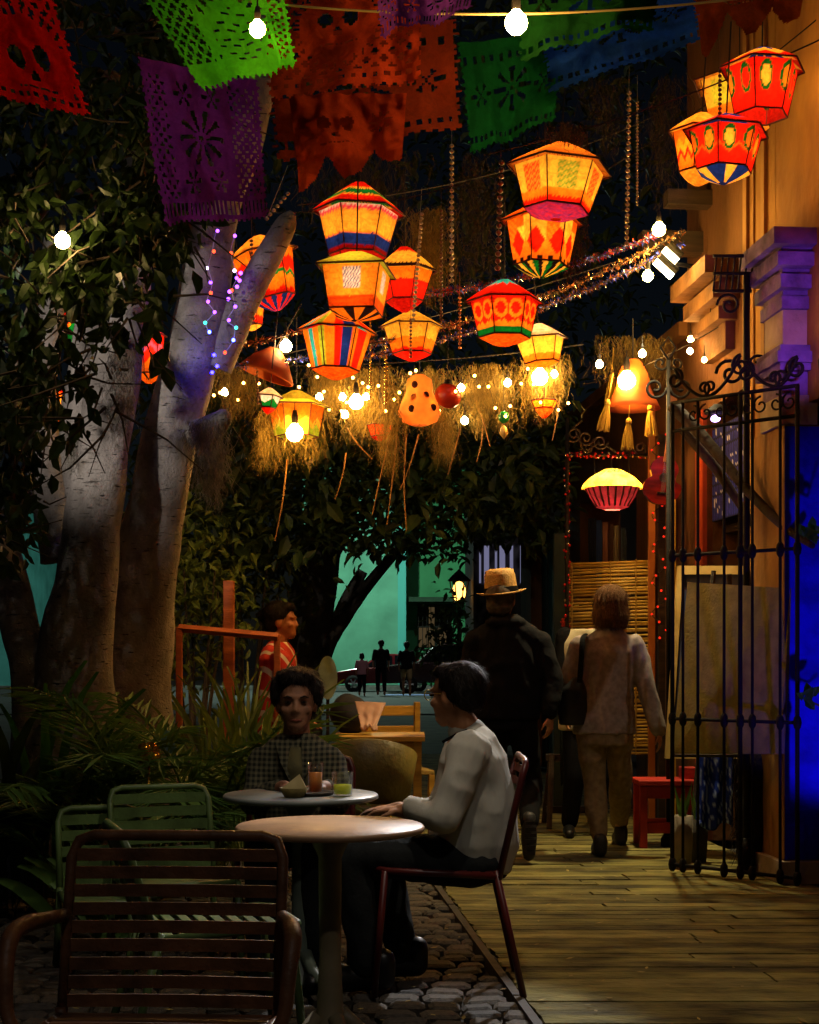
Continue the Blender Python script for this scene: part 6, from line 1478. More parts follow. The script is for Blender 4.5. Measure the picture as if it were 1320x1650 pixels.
def strands(hair, n, L, ma, parent, back, seed=1):   # fine hairs lying on the hair mass
    r_ = random.Random(seed); mb = MB(); vs_ = hair.data.vertices; N = len(vs_); back = Vector(back)
    for k in range(n):
        v = vs_[r_.randrange(N)]; nn = v.normal; d = (Vector((0, 0, -1)) + back * .5 + rv(r_) * .35); d = d - nn * d.dot(nn)
        if d.length < .05: continue
        d.normalize(); sd = nn.cross(d).normalized() * .0011; p = v.co + nn * .001; q = []; l_ = L * r_.uniform(.5, 1.3)
        for i in range(4): q += [p - sd * (1 - i / 4), p + sd * (1 - i / 4)]; p = p + d * l_ / 3 + nn * (.0035 * math.sin(i * 1.1 + k) + .001) + rv(r_) * .001
        mb.add(q, [(2 * i, 2 * i + 1, 2 * i + 3, 2 * i + 2) for i in range(3)])
    o = mb.build('hair_strands', ma, parent); o['kind'] = 'stuff'; return o
def frame(f):
    f = Vector(f).normalized(); r = f.cross(UZ).normalized(); u = r.cross(f); return f, u, r
def head(mb, c, f, s=1.0):
    f, u, r = frame(f); M = Matrix((r, f, u)).transposed()
    def q(a, b, d): return Vector(c) + (r * a + f * b + u * d) * s
    def e(p, ra): mb.ball(p, tuple(x * s for x in ra), 18, 12, M)
    e(q(0, -.012, .03), (.074, .094, .092)); e(q(0, .022, -.03), (.062, .07, .075)); e(q(0, .045, -.075), (.042, .045, .034)); e(q(0, .058, -.098), (.022, .02, .014))
    e(q(0, .076, .03), (.05, .016, .012))
    cap(mb, q(0, .086, .014), .009 * s, q(0, .098, -.020), .0125 * s, 8); e(q(.012, .089, -.026), (.010, .012, .008)); e(q(-.012, .089, -.026), (.010, .012, .008))
    e(q(0, .080, -.055), (.024, .010, .007)); e(q(0, .078, -.067), (.02, .010, .007))
    for sg in (-1, 1): e(q(sg * .04, .062, -.02), (.022, .022, .02)); e(q(sg * .074, -.008, -.005), (.010, .022, .032))
    return q, M
def neck(mb, c, f, base, s=1.0):
    f, u, r = frame(f); cap(mb, Vector(c) - u * .06 * s - f * .01, .05 * s, base, .06 * s)
def hand(mb, w, d, nrm, side=1, s=1.0, curl=.5):
    d = Vector(d).normalized(); nrm = Vector(nrm); nrm = (nrm - d * nrm.dot(d)).normalized(); l = d.cross(nrm) * side; M = Matrix((l, d, nrm)).transposed(); w = Vector(w)
    mb.ball(w + d * .045 * s, (.04 * s, .05 * s, .016 * s), 14, 10, M); cap(mb, w - d * .02, .026 * s, w + d * .02, .026 * s)
    for k, (off, L) in enumerate(((-.03, .062), (-.01, .075), (.011, .07), (.03, .055))):
        p0 = w + d * .082 * s + l * off * s; d1 = (d + nrm * curl * .5).normalized(); p1 = p0 + d1 * L * .5 * s; d2 = (d + nrm * curl * 1.6).normalized(); p2 = p1 + d2 * L * .5 * s
        chain(mb, [(p0, .0088 * s), (p1, .008 * s), (p2, .0068 * s)], 8)
    p0 = w + d * .03 * s - l * .035 * s; p1 = p0 + (d * .7 - l * .7 + nrm * .3).normalized() * .035 * s; p2 = p1 + (d + nrm * .5).normalized() * .03 * s
    chain(mb, [(p0, .012 * s), (p1, .0098 * s), (p2, .008 * s)], 8)
def shoe(mb, heel, d, s=1.0, up=UZ):
    d = Vector(d).normalized(); heel = Vector(heel); up = Vector(up).normalized()
    cap(mb, heel + up * .045 * s, .04 * s, heel + d * .1 * s + up * .045 * s, .044 * s); cap(mb, heel + d * .1 * s + up * .04 * s, .044 * s, heel + d * .19 * s + up * .032 * s, .034 * s); cap(mb, heel + up * .05 * s, .04 * s, heel + up * .1 * s, .042 * s)
def hairmesh(mb, c, f, kind, s=1.0):
    f, u, r = frame(f); M = Matrix((r, f, u)).transposed(); c = Vector(c)
    def e(a, b, d, ra): mb.ball(c + (r * a + f * b + u * d) * s, tuple(x * s for x in ra), 18, 12, M)
    if kind == 'short': e(0, -.035, .06, (.095, .1, .088)); e(0, -.07, .0, (.084, .06, .085)); e(0, .025, .104, (.074, .06, .036)); e(.08, -.025, .045, (.026, .056, .06)); e(-.08, -.025, .045, (.026, .056, .06))
    if kind == 'man': e(0, -.036, .046, (.086, .097, .085)); e(0, -.062, .01, (.078, .058, .07)); e(.07, -.048, .02, (.02, .042, .05)); e(-.07, -.048, .02, (.02, .042, .05)); e(0, .02, .095, (.066, .055, .032))
    if kind == 'bob': e(0, -.02, .05, (.104, .112, .096)); e(0, -.045, -.03, (.104, .08, .092)); e(.08, -.01, -.04, (.034, .066, .078)); e(-.08, -.01, -.04, (.034, .066, .078))
    if kind == 'crop': e(0, -.035, .03, (.088, .1, .093)); e(0, -.06, -.03, (.08, .055, .07))
    if kind == 'bun': e(0, -.035, .058, (.096, .104, .09)); e(0, -.066, 0, (.086, .066, .085)); e(0, -.135, .05, (.045, .045, .045)); e(0, .03, .1, (.07, .055, .035))
HAIR = mat('black hair', '#120d0a', '#1c140e', 40, .6, 0, .5, 90, stretch=(1, 1, .3), spec=.15); BROWN = mat('brown hair', '#7a5430', '#563818', 50, .6, 0, .6, 90, stretch=(4, 4, .3), spec=.15); GREYH = mat('grey hair', '#5a5148', '#423a33', 40, .8, spec=.15)
SKINL = mat('light skin', '#b8825c', '#9e6c4a', 16, .6, 0, .15, 60, spec=.25)
def plaid_mat():
    m = bpy.data.materials.new('checked jacket'); m.use_nodes = True; n = m.node_tree.nodes; l = m.node_tree.links; p = n['Principled BSDF']; p.inputs['Roughness'].default_value = .9; p.inputs['Specular IOR Level'].default_value = .1
    tc = n.new('ShaderNodeTexCoord'); out = []
    for ax in ('X', 'Z'):
        w = n.new('ShaderNodeTexWave'); w.bands_direction = ax; w.inputs['Scale'].default_value = 15; w.inputs['Distortion'].default_value = .6; w.inputs['Detail'].default_value = 1; l.new(tc.outputs['Object'], w.inputs['Vector'])
        r = n.new('ShaderNodeMapRange'); r.inputs[1].default_value = .45; r.inputs[2].default_value = .6; l.new(w.outputs['Color'], r.inputs[0]); out.append(r.outputs[0])
    a = n.new('ShaderNodeMath'); a.operation = 'ADD'; l.new(out[0], a.inputs[0]); l.new(out[1], a.inputs[1])
    c = n.new('ShaderNodeValToRGB'); c.color_ramp.elements[0].color = lin('#22241f'); c.color_ramp.elements[1].color = lin('#5c5844'); c.color_ramp.elements[1].position = 1.0
    d = n.new('ShaderNodeMath'); d.operation = 'MULTIPLY'; d.inputs[1].default_value = .5; l.new(a.outputs[0], d.inputs[0]); l.new(d.outputs[0], c.inputs[0]); l.new(c.outputs[0], p.inputs['Base Color']); return m
CHECK = plaid_mat(); SHIRT = mat('white shirt', '#c8c4b6', '#b4afa0', 5, .9, 0, .3, 11, spec=.1, stretch=(1.5, 1.5, .6)); DKT = mat('dark trousers', '#2a2c2c', '#1c1e1e', 8, .9, 0, .15, 90, spec=.1)
BLKJ = mat('black jacket', '#100f12', '#0a090b', 7, .9, 0, .4, 16, spec=.15); BLKT = mat('black trousers', '#0b0a0c', '#121113', 8, .9, spec=.1); TAN = mat('brown grey jacket', '#988a84', '#80746c', 30, .9, 0, .12, 90, spec=.1); TANT = mat('olive brown trousers', '#8a7656', '#746146', 30, .9, 0, .12, 90, spec=.1)
STRW = mat('straw', '#c89a50', '#a67a38', 40, .7, 0, .4, 90)

# ---- seated person in white shirt, seen from the side
Dm = 5.6
def Q(px, py, D=Dm): return P(px - 9, py, D)
t = thing('person', 'seated person in a white shirt and glasses on the maroon chair, seen from the side', 'person', Vector((.05, Dm, 0)))
O_ = t.location
HC = Q(742, 1122); fd = Vector((-.80, .58, -.08))
body = MB(O_); q, M = head(body, HC, fd, 1.0); neck(body, HC, fd, Q(762, 1180))
loft(body, [(Q(775, 1385), .15, .11), (Q(775, 1330), .15, .11), (Q(768, 1260), .15, .1), (Q(762, 1205), .16, .09), (Q(762, 1180), .08, .06)], (0, 1, 0))
for dy, el, hd in ((-.19, Q(722, 1318, Dm - .24), Q(662, 1306, Dm - .13)), (.19, Q(715, 1310, Dm + .2), Q(650, 1304, Dm + .08))):
    sh = Q(757, 1205, Dm + dy * .9); chain(body, [(sh, .05), (el, .042), (hd, .03)]); hand(body, hd, Vector((-1, .25 if dy < 0 else -.1, .0)), Vector((0, 0, -1)), -1 if dy < 0 else 1, 1.0, .45)
for dy, kn, ft in ((-.1, Q(580, 1378, Dm - .12), Q(600, 1560, Dm - .12)), (.1, Q(622, 1372, Dm + .12), Q(655, 1545, Dm + .12))):
    hp = Q(775, 1385, Dm + dy); chain(body, [(hp, .075), (kn, .055), (Vector((ft.x, ft.y, .09)), .036)])
skinned(body, 'body', SKINL, t, .007, 4)
m_ = MB(O_); loft(m_, [(Q(774, 1402), .175, .14), (Q(774, 1355), .195, .168), (Q(772, 1290), .2, .16), (Q(770, 1220), .21, .125), (Q(767, 1193), .17, .095), (Q(762, 1180), .08, .066)], (0, 1, 0))
for dy, el, hd in ((-.19, Q(722, 1318, Dm - .24), Q(678, 1306, Dm - .16)), (.19, Q(715, 1310, Dm + .2), Q(672, 1304, Dm + .12))):
    sh = Q(766, 1212, Dm + dy * .88); chain(m_, [(sh, .08), (sh.lerp(el, .5), .07), (el, .062), (hd, .048)])
skinned(m_, 'shirt', SHIRT, t, .008, 4, .016, 6.5)
m_ = MB(O_); cap(m_, Q(757, 1180), .064, Q(768, 1186), .072); skinned(m_, 'collar', SHIRT, t, .009, 2)
m_ = MB(O_); loft(m_, [(Q(788, 1372), .17, .12), (Q(780, 1400), .17, .11)], (0, 1, 0))
for dy, kn, ft in ((-.1, Q(575, 1380, Dm - .12), Q(600, 1560, Dm - .12)), (.1, Q(622, 1374, Dm + .12), Q(655, 1545, Dm + .12))):
    hp = Q(780, 1388, Dm + dy); chain(m_, [(hp, .098), (hp.lerp(kn, .5), .088), (kn, .074), (kn.lerp(Vector((ft.x, ft.y, .1)), .5), .07), (Vector((ft.x, ft.y, .1)), .062)])
skinned(m_, 'trousers', DKT, t, .01, 3, .009, 11)
m_ = MB(O_)
for ft in (Q(600, 1560, Dm - .12), Q(655, 1545, Dm + .12)): shoe(m_, Vector((ft.x + .06, ft.y, -.005)), Vector((-1, .1, 0)), 1.15)
skinned(m_, 'shoes', mat('black shoe', '#0e0d0c', rough=.4), t, .008, 3)
m_ = MB(O_); hairmesh(m_, HC, fd, 'man'); strands(skinned(m_, 'hair', HAIR, t, .007, 5, .005, 34), 2600, .035, HAIR, t, -fd)
f_, u_, r_f = frame(fd); m_ = MB(O_)
for sg in (-1, 1):
    cc_ = q(sg * .034, .098, .012); m_.tube([cc_ + (r_f * math.cos(a * PI / 8) * .024 + u_ * math.sin(a * PI / 8) * .02) for a in range(17)], .0022, 5); m_.tube([q(sg * .06, .09, .016), q(sg * .078, .0, .012)], .0022, 5)
m_.tube([q(-.01, .1, .016), q(.01, .1, .016)], .0022, 5); m_.build('glasses', mat('gold wire', '#a08030', rough=.3, metal=.8), t, True)
m_ = MB(O_); m_.tube(smooth_path([(Q(722, 1196, Dm - .09), .005), (Q(748, 1182, Dm - .08), .005), (Q(775, 1172, Dm - .02), .005), (Q(782, 1172, Dm + .05), .005)], 5)[0], .006, 6); m_.build('neck_strap', BLKT, t, True)
for sg in (-1, 1):
    m_ = MB(O_); m_.ball(q(sg * .033, .082, .012), (.012, .008, .007), 10, 8, M); m_.build('eye', mat('eye dark', '#140e0a', rough=.5, spec=.1), t, True)

# ---- seated person facing the camera in the checked jacket
Dw = 6.02
t = thing('person', 'seated person with short dark hair in a checked jacket facing the camera', 'person', Vector((P(478, 0, Dw).x, Dw, 0))); O_ = t.location
HC = P(478, 1134, Dw); fd = Vector((.05, -1, -.02)); W_ = lambda x, y, d=0: P(x, y, Dw + d)
body = MB(O_); q, M = head(body, HC, fd, 1.02); neck(body, HC, fd, W_(478, 1196, .03))
loft(body, [(W_(478, 1372, .05), .14, .1), (W_(478, 1290, .04), .13, .09), (W_(478, 1225, .03), .15, .09), (W_(478, 1200, .03), .08, .06)], (1, 0, 0))
arms = ((W_(424, 1226, .03), W_(408, 1292, -.06), W_(458, 1268, -.3), -1), (W_(533, 1226, .03), W_(546, 1292, -.06), W_(520, 1268, -.3), 1))
for a, e_, h_, sd in arms: chain(body, [(a, .045), (e_, .038), (h_, .027)]); hand(body, h_, Vector((.5 * -sd, -.8, 0)), Vector((0, 0, -1)), sd, .95, .5)
for sx in (-1, 1): chain(body, [(W_(478 + sx * 32, 1372, .02), .07), (Vector((O_.x + sx * .1, Dw - .42, .5)), .05), (Vector((O_.x + sx * .1, Dw - .4, .09)), .036)])
skinned(body, 'body', SKIN, t, .0065, 3)
m_ = MB(O_); loft(m_, [(W_(478, 1380, .05), .17, .12), (W_(478, 1300, .04), .17, .12), (W_(478, 1240, .03), .185, .115), (W_(478, 1212, .03), .165, .1), (W_(478, 1198, .035), .125, .085), (W_(478, 1184, .04), .075, .066)], (1, 0, 0))
for a, e_, h_, sd in arms: chain(m_, [(a, .06), (a.lerp(e_, .5), .057), (e_, .053), (e_.lerp(h_, .8), .042)])
skinned(m_, 'jacket', CHECK, t, .009, 3, .010, 11)
m_ = MB(O_); loft(m_, [(W_(480, 1285, -.09), .045, .02), (W_(479, 1240, -.09), .05, .02), (W_(478, 1205, -.055), .05, .02)], (1, 0, 0)); skinned(m_, 'undershirt', mat('olive undershirt', '#5a5430', '#3f3a20', 20, .8), t, .008, 2)
for sd in (-1, 1):
    m_ = MB(O_); m_.add([W_(478 + sd * 8, 1190, -.06), W_(478 + sd * 34, 1198, -.05), W_(478 + sd * 26, 1228, -.10), W_(478 + sd * 10, 1262, -.115)], [(0, 1, 2, 3)]); o = m_.build('lapel', CHECK, t); md = o.modifiers.new('s', 'SOLIDIFY'); md.thickness = .012
m_ = MB(O_); loft(m_, [(W_(478, 1362, .05), .165, .115), (W_(478, 1392, .05), .165, .115)], (1, 0, 0))
for sx in (-1, 1): chain(m_, [(W_(478 + sx * 34, 1376, .02), .085), (Vector((O_.x + sx * .1, Dw - .42, .5)), .066), (Vector((O_.x + sx * .1, Dw - .4, .1)), .055)])
skinned(m_, 'trousers', DKT, t, .01, 3, .008, 11)
m_ = MB(O_)
for sx in (-1, 1): shoe(m_, Vector((O_.x + sx * .1, Dw - .36, -.005)), Vector((0, -1, 0)), 1.0)
skinned(m_, 'shoes', mat('black shoe', '#0e0d0c', rough=.4), t, .008, 3)
m_ = MB(O_); hairmesh(m_, HC, fd, 'short', 1.02)
for k in range(16): a = k * .4; m_.ball(HC + Vector((math.cos(a) * .07, .03 + math.sin(a) * .05, .085 + .03 * math.sin(k * 2.1))), .027, 8, 6)
strands(skinned(m_, 'hair', HAIR, t, .007, 4, .006, 30), 2600, .03, HAIR, t, -fd, 2)
for sg in (-1, 1):
    m_ = MB(O_); m_.ball(q(sg * .031, .078, .010), (.0125, .010, .0062), 12, 8, M); ey_ = m_.build('eye', mat('eye white', '#5e5044', rough=.5, spec=.2), t, True)
    m_ = MB(O_); m_.ball(q(sg * .031, .087, .0105), (.0058, .003, .0056), 10, 8, M); m_.build('iris', mat('eye dark', '#140e0a', rough=.5, spec=.1), ey_, True)
    m_ = MB(O_); m_.tube([q(sg * .018, .086, .0145), q(sg * .031, .0895, .0178), q(sg * .044, .082, .0145)], [.0016, .0026, .0018], 6); m_.build('eyelid', mat('lid', '#5a3626', rough=.8, spec=.1), t, True)
    m_ = MB(O_); m_.tube([q(sg * .016, .093, .028), q(sg * .033, .092, .034), q(sg * .05, .08, .027)], [.003, .004, .002], 6); m_.build('eyebrow', HAIR, t, True)
m_ = MB(O_); m_.tube([q(-.023, .083, -.062), q(-.008, .091, -.0595), q(0, .0915, -.061), q(.008, .091, -.0595), q(.023, .083, -.062)], [.002, .0042, .0042, .0042, .002], 8); m_.build('lips', mat('lips', '#7a4034', rough=.8, spec=.1), t, True)

# ---- walker with straw hat
Dh = 9.2
t = thing('person', 'walking person in a straw hat and black jacket seen from behind', 'person', Vector((P(815, 0, Dh).x, Dh, 0))); O_ = t.location; W_ = lambda x, y, d=0: P(x, y, Dh + d)
HC = W_(808, 968); fd = Vector((.25, 1, -.05)); body = MB(O_); q, M = head(body, HC, fd, 1.05); neck(body, HC, fd, W_(812, 1003))
loft(body, [(W_(818, 1160), .15, .1), (W_(818, 1090), .15, .1), (W_(818, 1022), .18, .1), (W_(815, 1002), .07, .06)], (1, 0, 0))
arms = ((W_(868, 1034), W_(890, 1096, -.04), W_(886, 1152, -.1)), (W_(768, 1034), W_(754, 1096, .02), W_(764, 1150, .12)))
for k, (a, e_, h_) in enumerate(arms): chain(body, [(a, .05), (e_, .042), (h_, .03)]); hand(body, h_, Vector((0.02, .1, -1)), Vector((-.8 if k == 0 else .8, .5, 0)), -1 if k else 1, 1.05, .7)
legs = ((W_(795, 1160), W_(795, 1262, .18), Vector((P(797, 0, 9.3).x, 9.42, .1))), (W_(840, 1160), W_(856, 1262, .06), Vector((P(852, 0, 8.95).x, 8.92, .24))))
for a, kn, ft in legs: chain(body, [(a, .08), (kn, .055), (ft, .038)])
skinned(body, 'body', SKINL, t, .008, 4)
m_ = MB(O_); loft(m_, [(W_(818, 1158), .2, .14), (W_(818, 1120), .205, .145), (W_(818, 1070), .21, .14), (W_(819, 1030), .222, .125), (W_(818, 1013), .185, .115), (W_(816, 1003), .13, .1), (W_(812, 990), .078, .075)], (1, 0, 0))
for a, e_, h_ in arms: chain(m_, [(a, .078), (a.lerp(e_, .5), .074), (e_, .068), (e_.lerp(h_, .9), .055)])
m_.ball(W_(814, 1003, -.06), (.13, .07, .045), 16, 10)
skinned(m_, 'jacket', BLKJ, t, .011, 3, .014, 8)
m_ = MB(O_); loft(m_, [(W_(818, 1140), .165, .12), (W_(818, 1175), .165, .125)], (1, 0, 0))
for a, kn, ft in legs: chain(m_, [(a, .1), (kn, .075), (kn.lerp(ft, .55), .068), (ft, .056)])
skinned(m_, 'trousers', BLKT, t, .011, 3, .01, 9)
m_ = MB(O_); shoe(m_, legs[0][2] - UZ * .1 - UY * .06, Vector((0, 1, 0)), 1.15)
f2 = legs[1][2]; shoe(m_, f2 + Vector((0, -.06, .03)), Vector((-.02, -.12, -1)), 1.12, Vector((0, .95, -.1)))
skinned(m_, 'shoes', mat('worn black shoe', '#1a1816', '#262220', 30, .6), t, .008, 3)
m_ = MB(O_); f3 = f2 + Vector((0, -.1, .03)); 
for k in range(6): m_.box(f3 + Vector((0, -.008, -.02 - k * .036)), (.07 - abs(k - 2) * .006, .012, .02))
m_.build('sole_tread', mat('grey sole', '#2c2824', rough=.9, spec=.1), t)
m_ = MB(O_); hairmesh(m_, HC, fd, 'crop', 1.05); skinned(m_, 'hair', GREYH, t, .008, 2, .003, 40)
# hat
hat = bpy.data.objects.new('straw_hat', None)
hb = HC + Vector((0, 0, .045)); HM = Matrix.Rotation(-.10, 3, 'Y') @ Matrix.Rotation(.06, 3, 'X')
def hatlathe(prof, nm, ma, par):
    m_ = MB(O_); vs = []; fs = []; n = 40
    for r_, z_ in prof:
        for j in range(n):
            a = 2 * PI * j / n; rx = r_; dz = 0
            if r_ > .125: dz = .022 * abs(math.cos(a)) ** 2 * (r_ - .125) / .05
            if z_ > .1: dz = -.03 * max(0, 1 - abs(math.cos(a))) * 0
            vs.append(hb + HM @ Vector((math.cos(a) * rx * .98, math.sin(a) * rx * 1.12, z_ + dz)))
    for i in range(len(prof) - 1):
        for j in range(n): j2 = (j + 1) % n; fs.append((i * n + j, i * n + j2, (i + 1) * n + j2, (i + 1) * n + j))
    m_.add(vs, fs); return m_.build(nm, ma, par, True)
h_ = hatlathe([(.098, .0), (.13, -.004), (.155, -.002), (.158, .002), (.13, .004), (.104, .008), (.102, .05), (.098, .11), (.088, .145), (.055, .155), (.025, .135), (.001, .128)], 'straw_hat', STRW, t)
hatlathe([(.110, .004), (.108, .04), (.1, .042)], 'hat_band', mat('black ribbon', '#060505', rough=.95, spec=.05), h_)

# ---- walker in brown grey jacket
Dl = 9.27
t = thing('person', 'walking person with bobbed brown hair and grey brown jacket seen from behind', 'person', Vector((P(975, 0, Dl).x, Dl, 0))); O_ = t.location; W_ = lambda x, y, d=0: P(x, y, Dl + d)
HC = W_(984, 980); fd = Vector((.02, 1, -.12)); body = MB(O_); q, M = head(body, HC, fd, 1.0); neck(body, HC, fd, W_(982, 1016))
loft(body, [(W_(975, 1180), .14, .1), (W_(978, 1100), .13, .09), (W_(981, 1035), .15, .09), (W_(982, 1016), .06, .055)], (1, 0, 0))
arms = ((W_(1024, 1040), W_(1042, 1110, -.04), W_(1062, 1178, -.06)), (W_(936, 1040), W_(916, 1100, -.02), W_(912, 1150, .16)))
for k, (a, e_, h_) in enumerate(arms): chain(body, [(a, .042), (e_, .036), (h_, .026)]); hand(body, h_, Vector((0.12 if k == 0 else 0, .1 if k == 0 else .8, -1)), Vector((-.9 if k == 0 else .9, .3, 0)), -1 if k else 1, .92, .6)
legs = ((W_(996, 1180), W_(1000, 1262, .14), Vector((P(1000, 0, 9.75).x, 9.78, .1))), (W_(953, 1180), W_(957, 1262, .0), Vector((P(964, 0, Dl).x, Dl - .05, .1))))
for a, kn, ft in legs: chain(body, [(a, .08), (kn, .05), (ft, .034)])
skinned(body, 'body', SKINL, t, .008, 4)
m_ = MB(O_); loft(m_, [(W_(974, 1182), .195, .13), (W_(974, 1165), .19, .13), (W_(976, 1110), .172, .12), (W_(979, 1050), .178, .11), (W_(981, 1030), .15, .09), (W_(983, 1012), .07, .065)], (1, 0, 0))
for a, e_, h_ in arms: chain(m_, [(a, .07), (a.lerp(e_, .5), .064), (e_, .058), (e_.lerp(h_, .95), .05)])
skinned(m_, 'jacket', TAN, t, .010, 4, .016, 6)
m_ = MB(O_); loft(m_, [(W_(975, 1165), .165, .12), (W_(975, 1200), .165, .125)], (1, 0, 0))
for a, kn, ft in legs: chain(m_, [(a, .092), (kn, .07), (kn.lerp(ft, .5), .066), (ft + UZ * .05, .058)])
skinned(m_, 'trousers', TANT, t, .010, 4, .016, 7)
for k in (0, 1): m_ = MB(O_); shoe(m_, legs[k][2] - UZ * .105 - UY * .05, Vector((.02, 1, 0)), 1.1); skinned(m_, 'shoe', MATS['worn black shoe'], t, .008, 3)
m_ = MB(O_); hairmesh(m_, HC, fd, 'bob', 1.02); strands(skinned(m_, 'hair', BROWN, t, .008, 14), 3200, .07, BROWN, t, (0, 0, 0), 3)
# shoulder bag: strap and pouch, carried by the walker
bg = thing('shoulder_bag', 'black shoulder bag on the strap of the walking person in the grey brown jacket', 'bag', W_(925, 1170, -.06)); m_ = MB(bg.location)
m_.tube(smooth_path([(W_(944, 1022, -.02), 1), (W_(939, 1030, -.11), 1), (W_(937, 1060, -.14), 1), (W_(934, 1100, -.13), 1)], 5)[0], .017, 8, flat=.35); m_.build('strap', BLKT, bg)
m_ = MB(bg.location); loft(m_, [(W_(924, 1168, -.06), .085, .05), (W_(922, 1140, -.07), .10, .06), (W_(925, 1108, -.08), .075, .05), (W_(930, 1092, -.09), .03, .02)], (1, 0, 0)); skinned(m_, 'pouch', mat('black leather', '#0d0c0d', '#161416', 10, .5), bg, .01, 3, .006, 10)

# ---- person in white top mostly hidden behind the walker
Dp = 10.3
t = thing('person', 'person in a white top facing us, mostly hidden behind the walker', 'person', Vector((P(939, 0, Dp).x, Dp, 0))); O_ = t.location; W_ = lambda x, y, d=0: P(x - 26, y - 14, Dp + d)
HC = W_(1012, 1000); fd = Vector((.6, -.8, 0)); body = MB(O_); q, M = head(body, HC, fd, .98); neck(body, HC, fd, W_(1000, 1030))
loft(body, [(W_(972, 1180), .13, .1), (W_(974, 1100), .13, .09), (W_(976, 1040), .15, .08), (W_(990, 1026), .06, .05)], (1, 0, 0))
arms = ((W_(936, 1038), W_(930, 1100, -.02), W_(940, 1150, -.1)), (W_(1012, 1036), W_(1018, 1100, 0), W_(1008, 1160, 0)))
for a, e_, h_ in arms: chain(body, [(a, .045), (e_, .036), (h_, .027)]); hand(body, h_, Vector((0, -.1, -1)), Vector((0, -1, 0)), 1, .9, .6)
for sx in (-1, 1): chain(body, [(W_(972 + sx * 18, 1180), .08), (W_(972 + sx * 20, 1262, -.04), .05), (Vector((O_.x + sx * .09, Dp, .09)), .036)])
skinned(body, 'body', SKINL, t, .009, 3)
m_ = MB(O_); loft(m_, [(W_(970, 1190), .19, .13), (W_(970, 1110), .18, .12), (W_(970, 1050), .19, .11), (W_(975, 1028), .14, .09)], (1, 0, 0)); skinned(m_, 'white_top', mat('white cotton', '#c8bea0', '#a89c7c', 5, .8), t, .011, 3, .01, 9)
m_ = MB(O_); a, e_, h_ = arms[0]; chain(m_, [(a, .06), (e_, .05), (e_.lerp(h_, .8), .042)]); skinned(m_, 'dark_sleeve', BLKJ, t, .01, 3, .006, 12)
m_ = MB(O_)
for sx in (-1, 1): chain(m_, [(W_(972 + sx * 18, 1180), .1), (W_(972 + sx * 20, 1262, -.04), .075), (Vector((O_.x + sx * .09, Dp, .1)), .06)])
skinned(m_, 'trousers', BLKT, t, .012, 3)
m_ = MB(O_)
for sx in (-1, 1): shoe(m_, Vector((O_.x + sx * .09, Dp + .04, -.005)), Vector((sx * .1, -1, 0)))
skinned(m_, 'shoes', MATS['black shoe'], t, .01, 3)
m_ = MB(O_); hairmesh(m_, HC, fd, 'bun', .98); skinned(m_, 'hair', HAIR, t, .009, 2)

# ---- standing person in red striped shirt, profile to the right
Dr = 9.5
t = thing('person', 'standing person in a red and white striped shirt in profile behind the railing', 'person', Vector((P(450, 0, Dr + .35).x, Dr + .35, 0))); O_ = t.location; W_ = lambda x, y, d=0: P(x, y, Dr + .35 + d)
HC = W_(456, 1003); fd = Vector((1, -.25, .02)); body = MB(O_); q, M = head(body, HC, fd, 1.0); neck(body, HC, fd, W_(449, 1040))
loft(body, [(W_(448, 1190), .14, .1), (W_(448, 1110), .13, .1), (W_(448, 1056), .15, .09), (W_(449, 1038), .06, .05)], (.25, 1, 0))
arms = ((W_(452, 1062, -.17), W_(468, 1125, -.2), W_(490, 1160, -.2)), (W_(445, 1062, .17), W_(462, 1125, .18), W_(485, 1160, .1)))
for a, e_, h_ in arms: chain(body, [(a, .045), (e_, .036), (h_, .027)]); hand(body, h_, Vector((1, 0, -.3)), Vector((0, 0, -1)), 1, .9, .5)
for sy in (-1, 1): chain(body, [(W_(448, 1190, sy * .09), .08), (W_(450, 1275, sy * .09), .055), (Vector((O_.x, O_.y + sy * .1, .09)), .037)])
skinned(body, 'body', mat('warm skin', '#b8764a', '#9a5c36', 12, .5), t, .008, 3)
STR = bpy.data.materials.new('red striped shirt'); STR.use_nodes = True; n_ = STR.node_tree.nodes; l_ = STR.node_tree.links; tc = n_.new('ShaderNodeTexCoord'); wv = n_.new('ShaderNodeTexWave'); wv.bands_direction = 'DIAGONAL'; wv.inputs['Scale'].default_value = 4.5; rp = n_.new('ShaderNodeValToRGB'); rp.color_ramp.interpolation = 'CONSTANT'; rp.color_ramp.elements[0].color = lin('#c03018'); rp.color_ramp.elements[1].position = .82; rp.color_ramp.elements[1].color = lin('#d8c0a0')
l_.new(tc.outputs['Object'], wv.inputs['Vector']); l_.new(wv.outputs['Color'], rp.inputs[0]); l_.new(rp.outputs[0], n_['Principled BSDF'].inputs['Base Color']); n_['Principled BSDF'].inputs['Roughness'].default_value = .8
m_ = MB(O_); loft(m_, [(W_(448, 1185), .18, .13), (W_(448, 1110), .17, .125), (W_(448, 1062), .19, .115), (W_(449, 1046), .15, .095), (W_(449, 1034), .065, .062)], (.25, 1, 0))
for a, e_, h_ in arms: chain(m_, [(a, .07), (e_, .055), (e_.lerp(h_, .5), .05)])
skinned(m_, 'shirt', STR, t, .01, 3, .008, 10)
m_ = MB(O_); loft(m_, [(W_(448, 1180), .16, .12), (W_(448, 1205), .16, .12)], (.25, 1, 0))
for sy in (-1, 1): chain(m_, [(W_(448, 1190, sy * .09), .095), (W_(450, 1275, sy * .09), .072), (Vector((O_.x, O_.y + sy * .1, .1)), .06)])
skinned(m_, 'trousers', BLKT, t, .012, 3)
m_ = MB(O_)
for sy in (-1, 1): shoe(m_, Vector((O_.x - .04, O_.y + sy * .1, -.065)), Vector((1, 0, 0)))
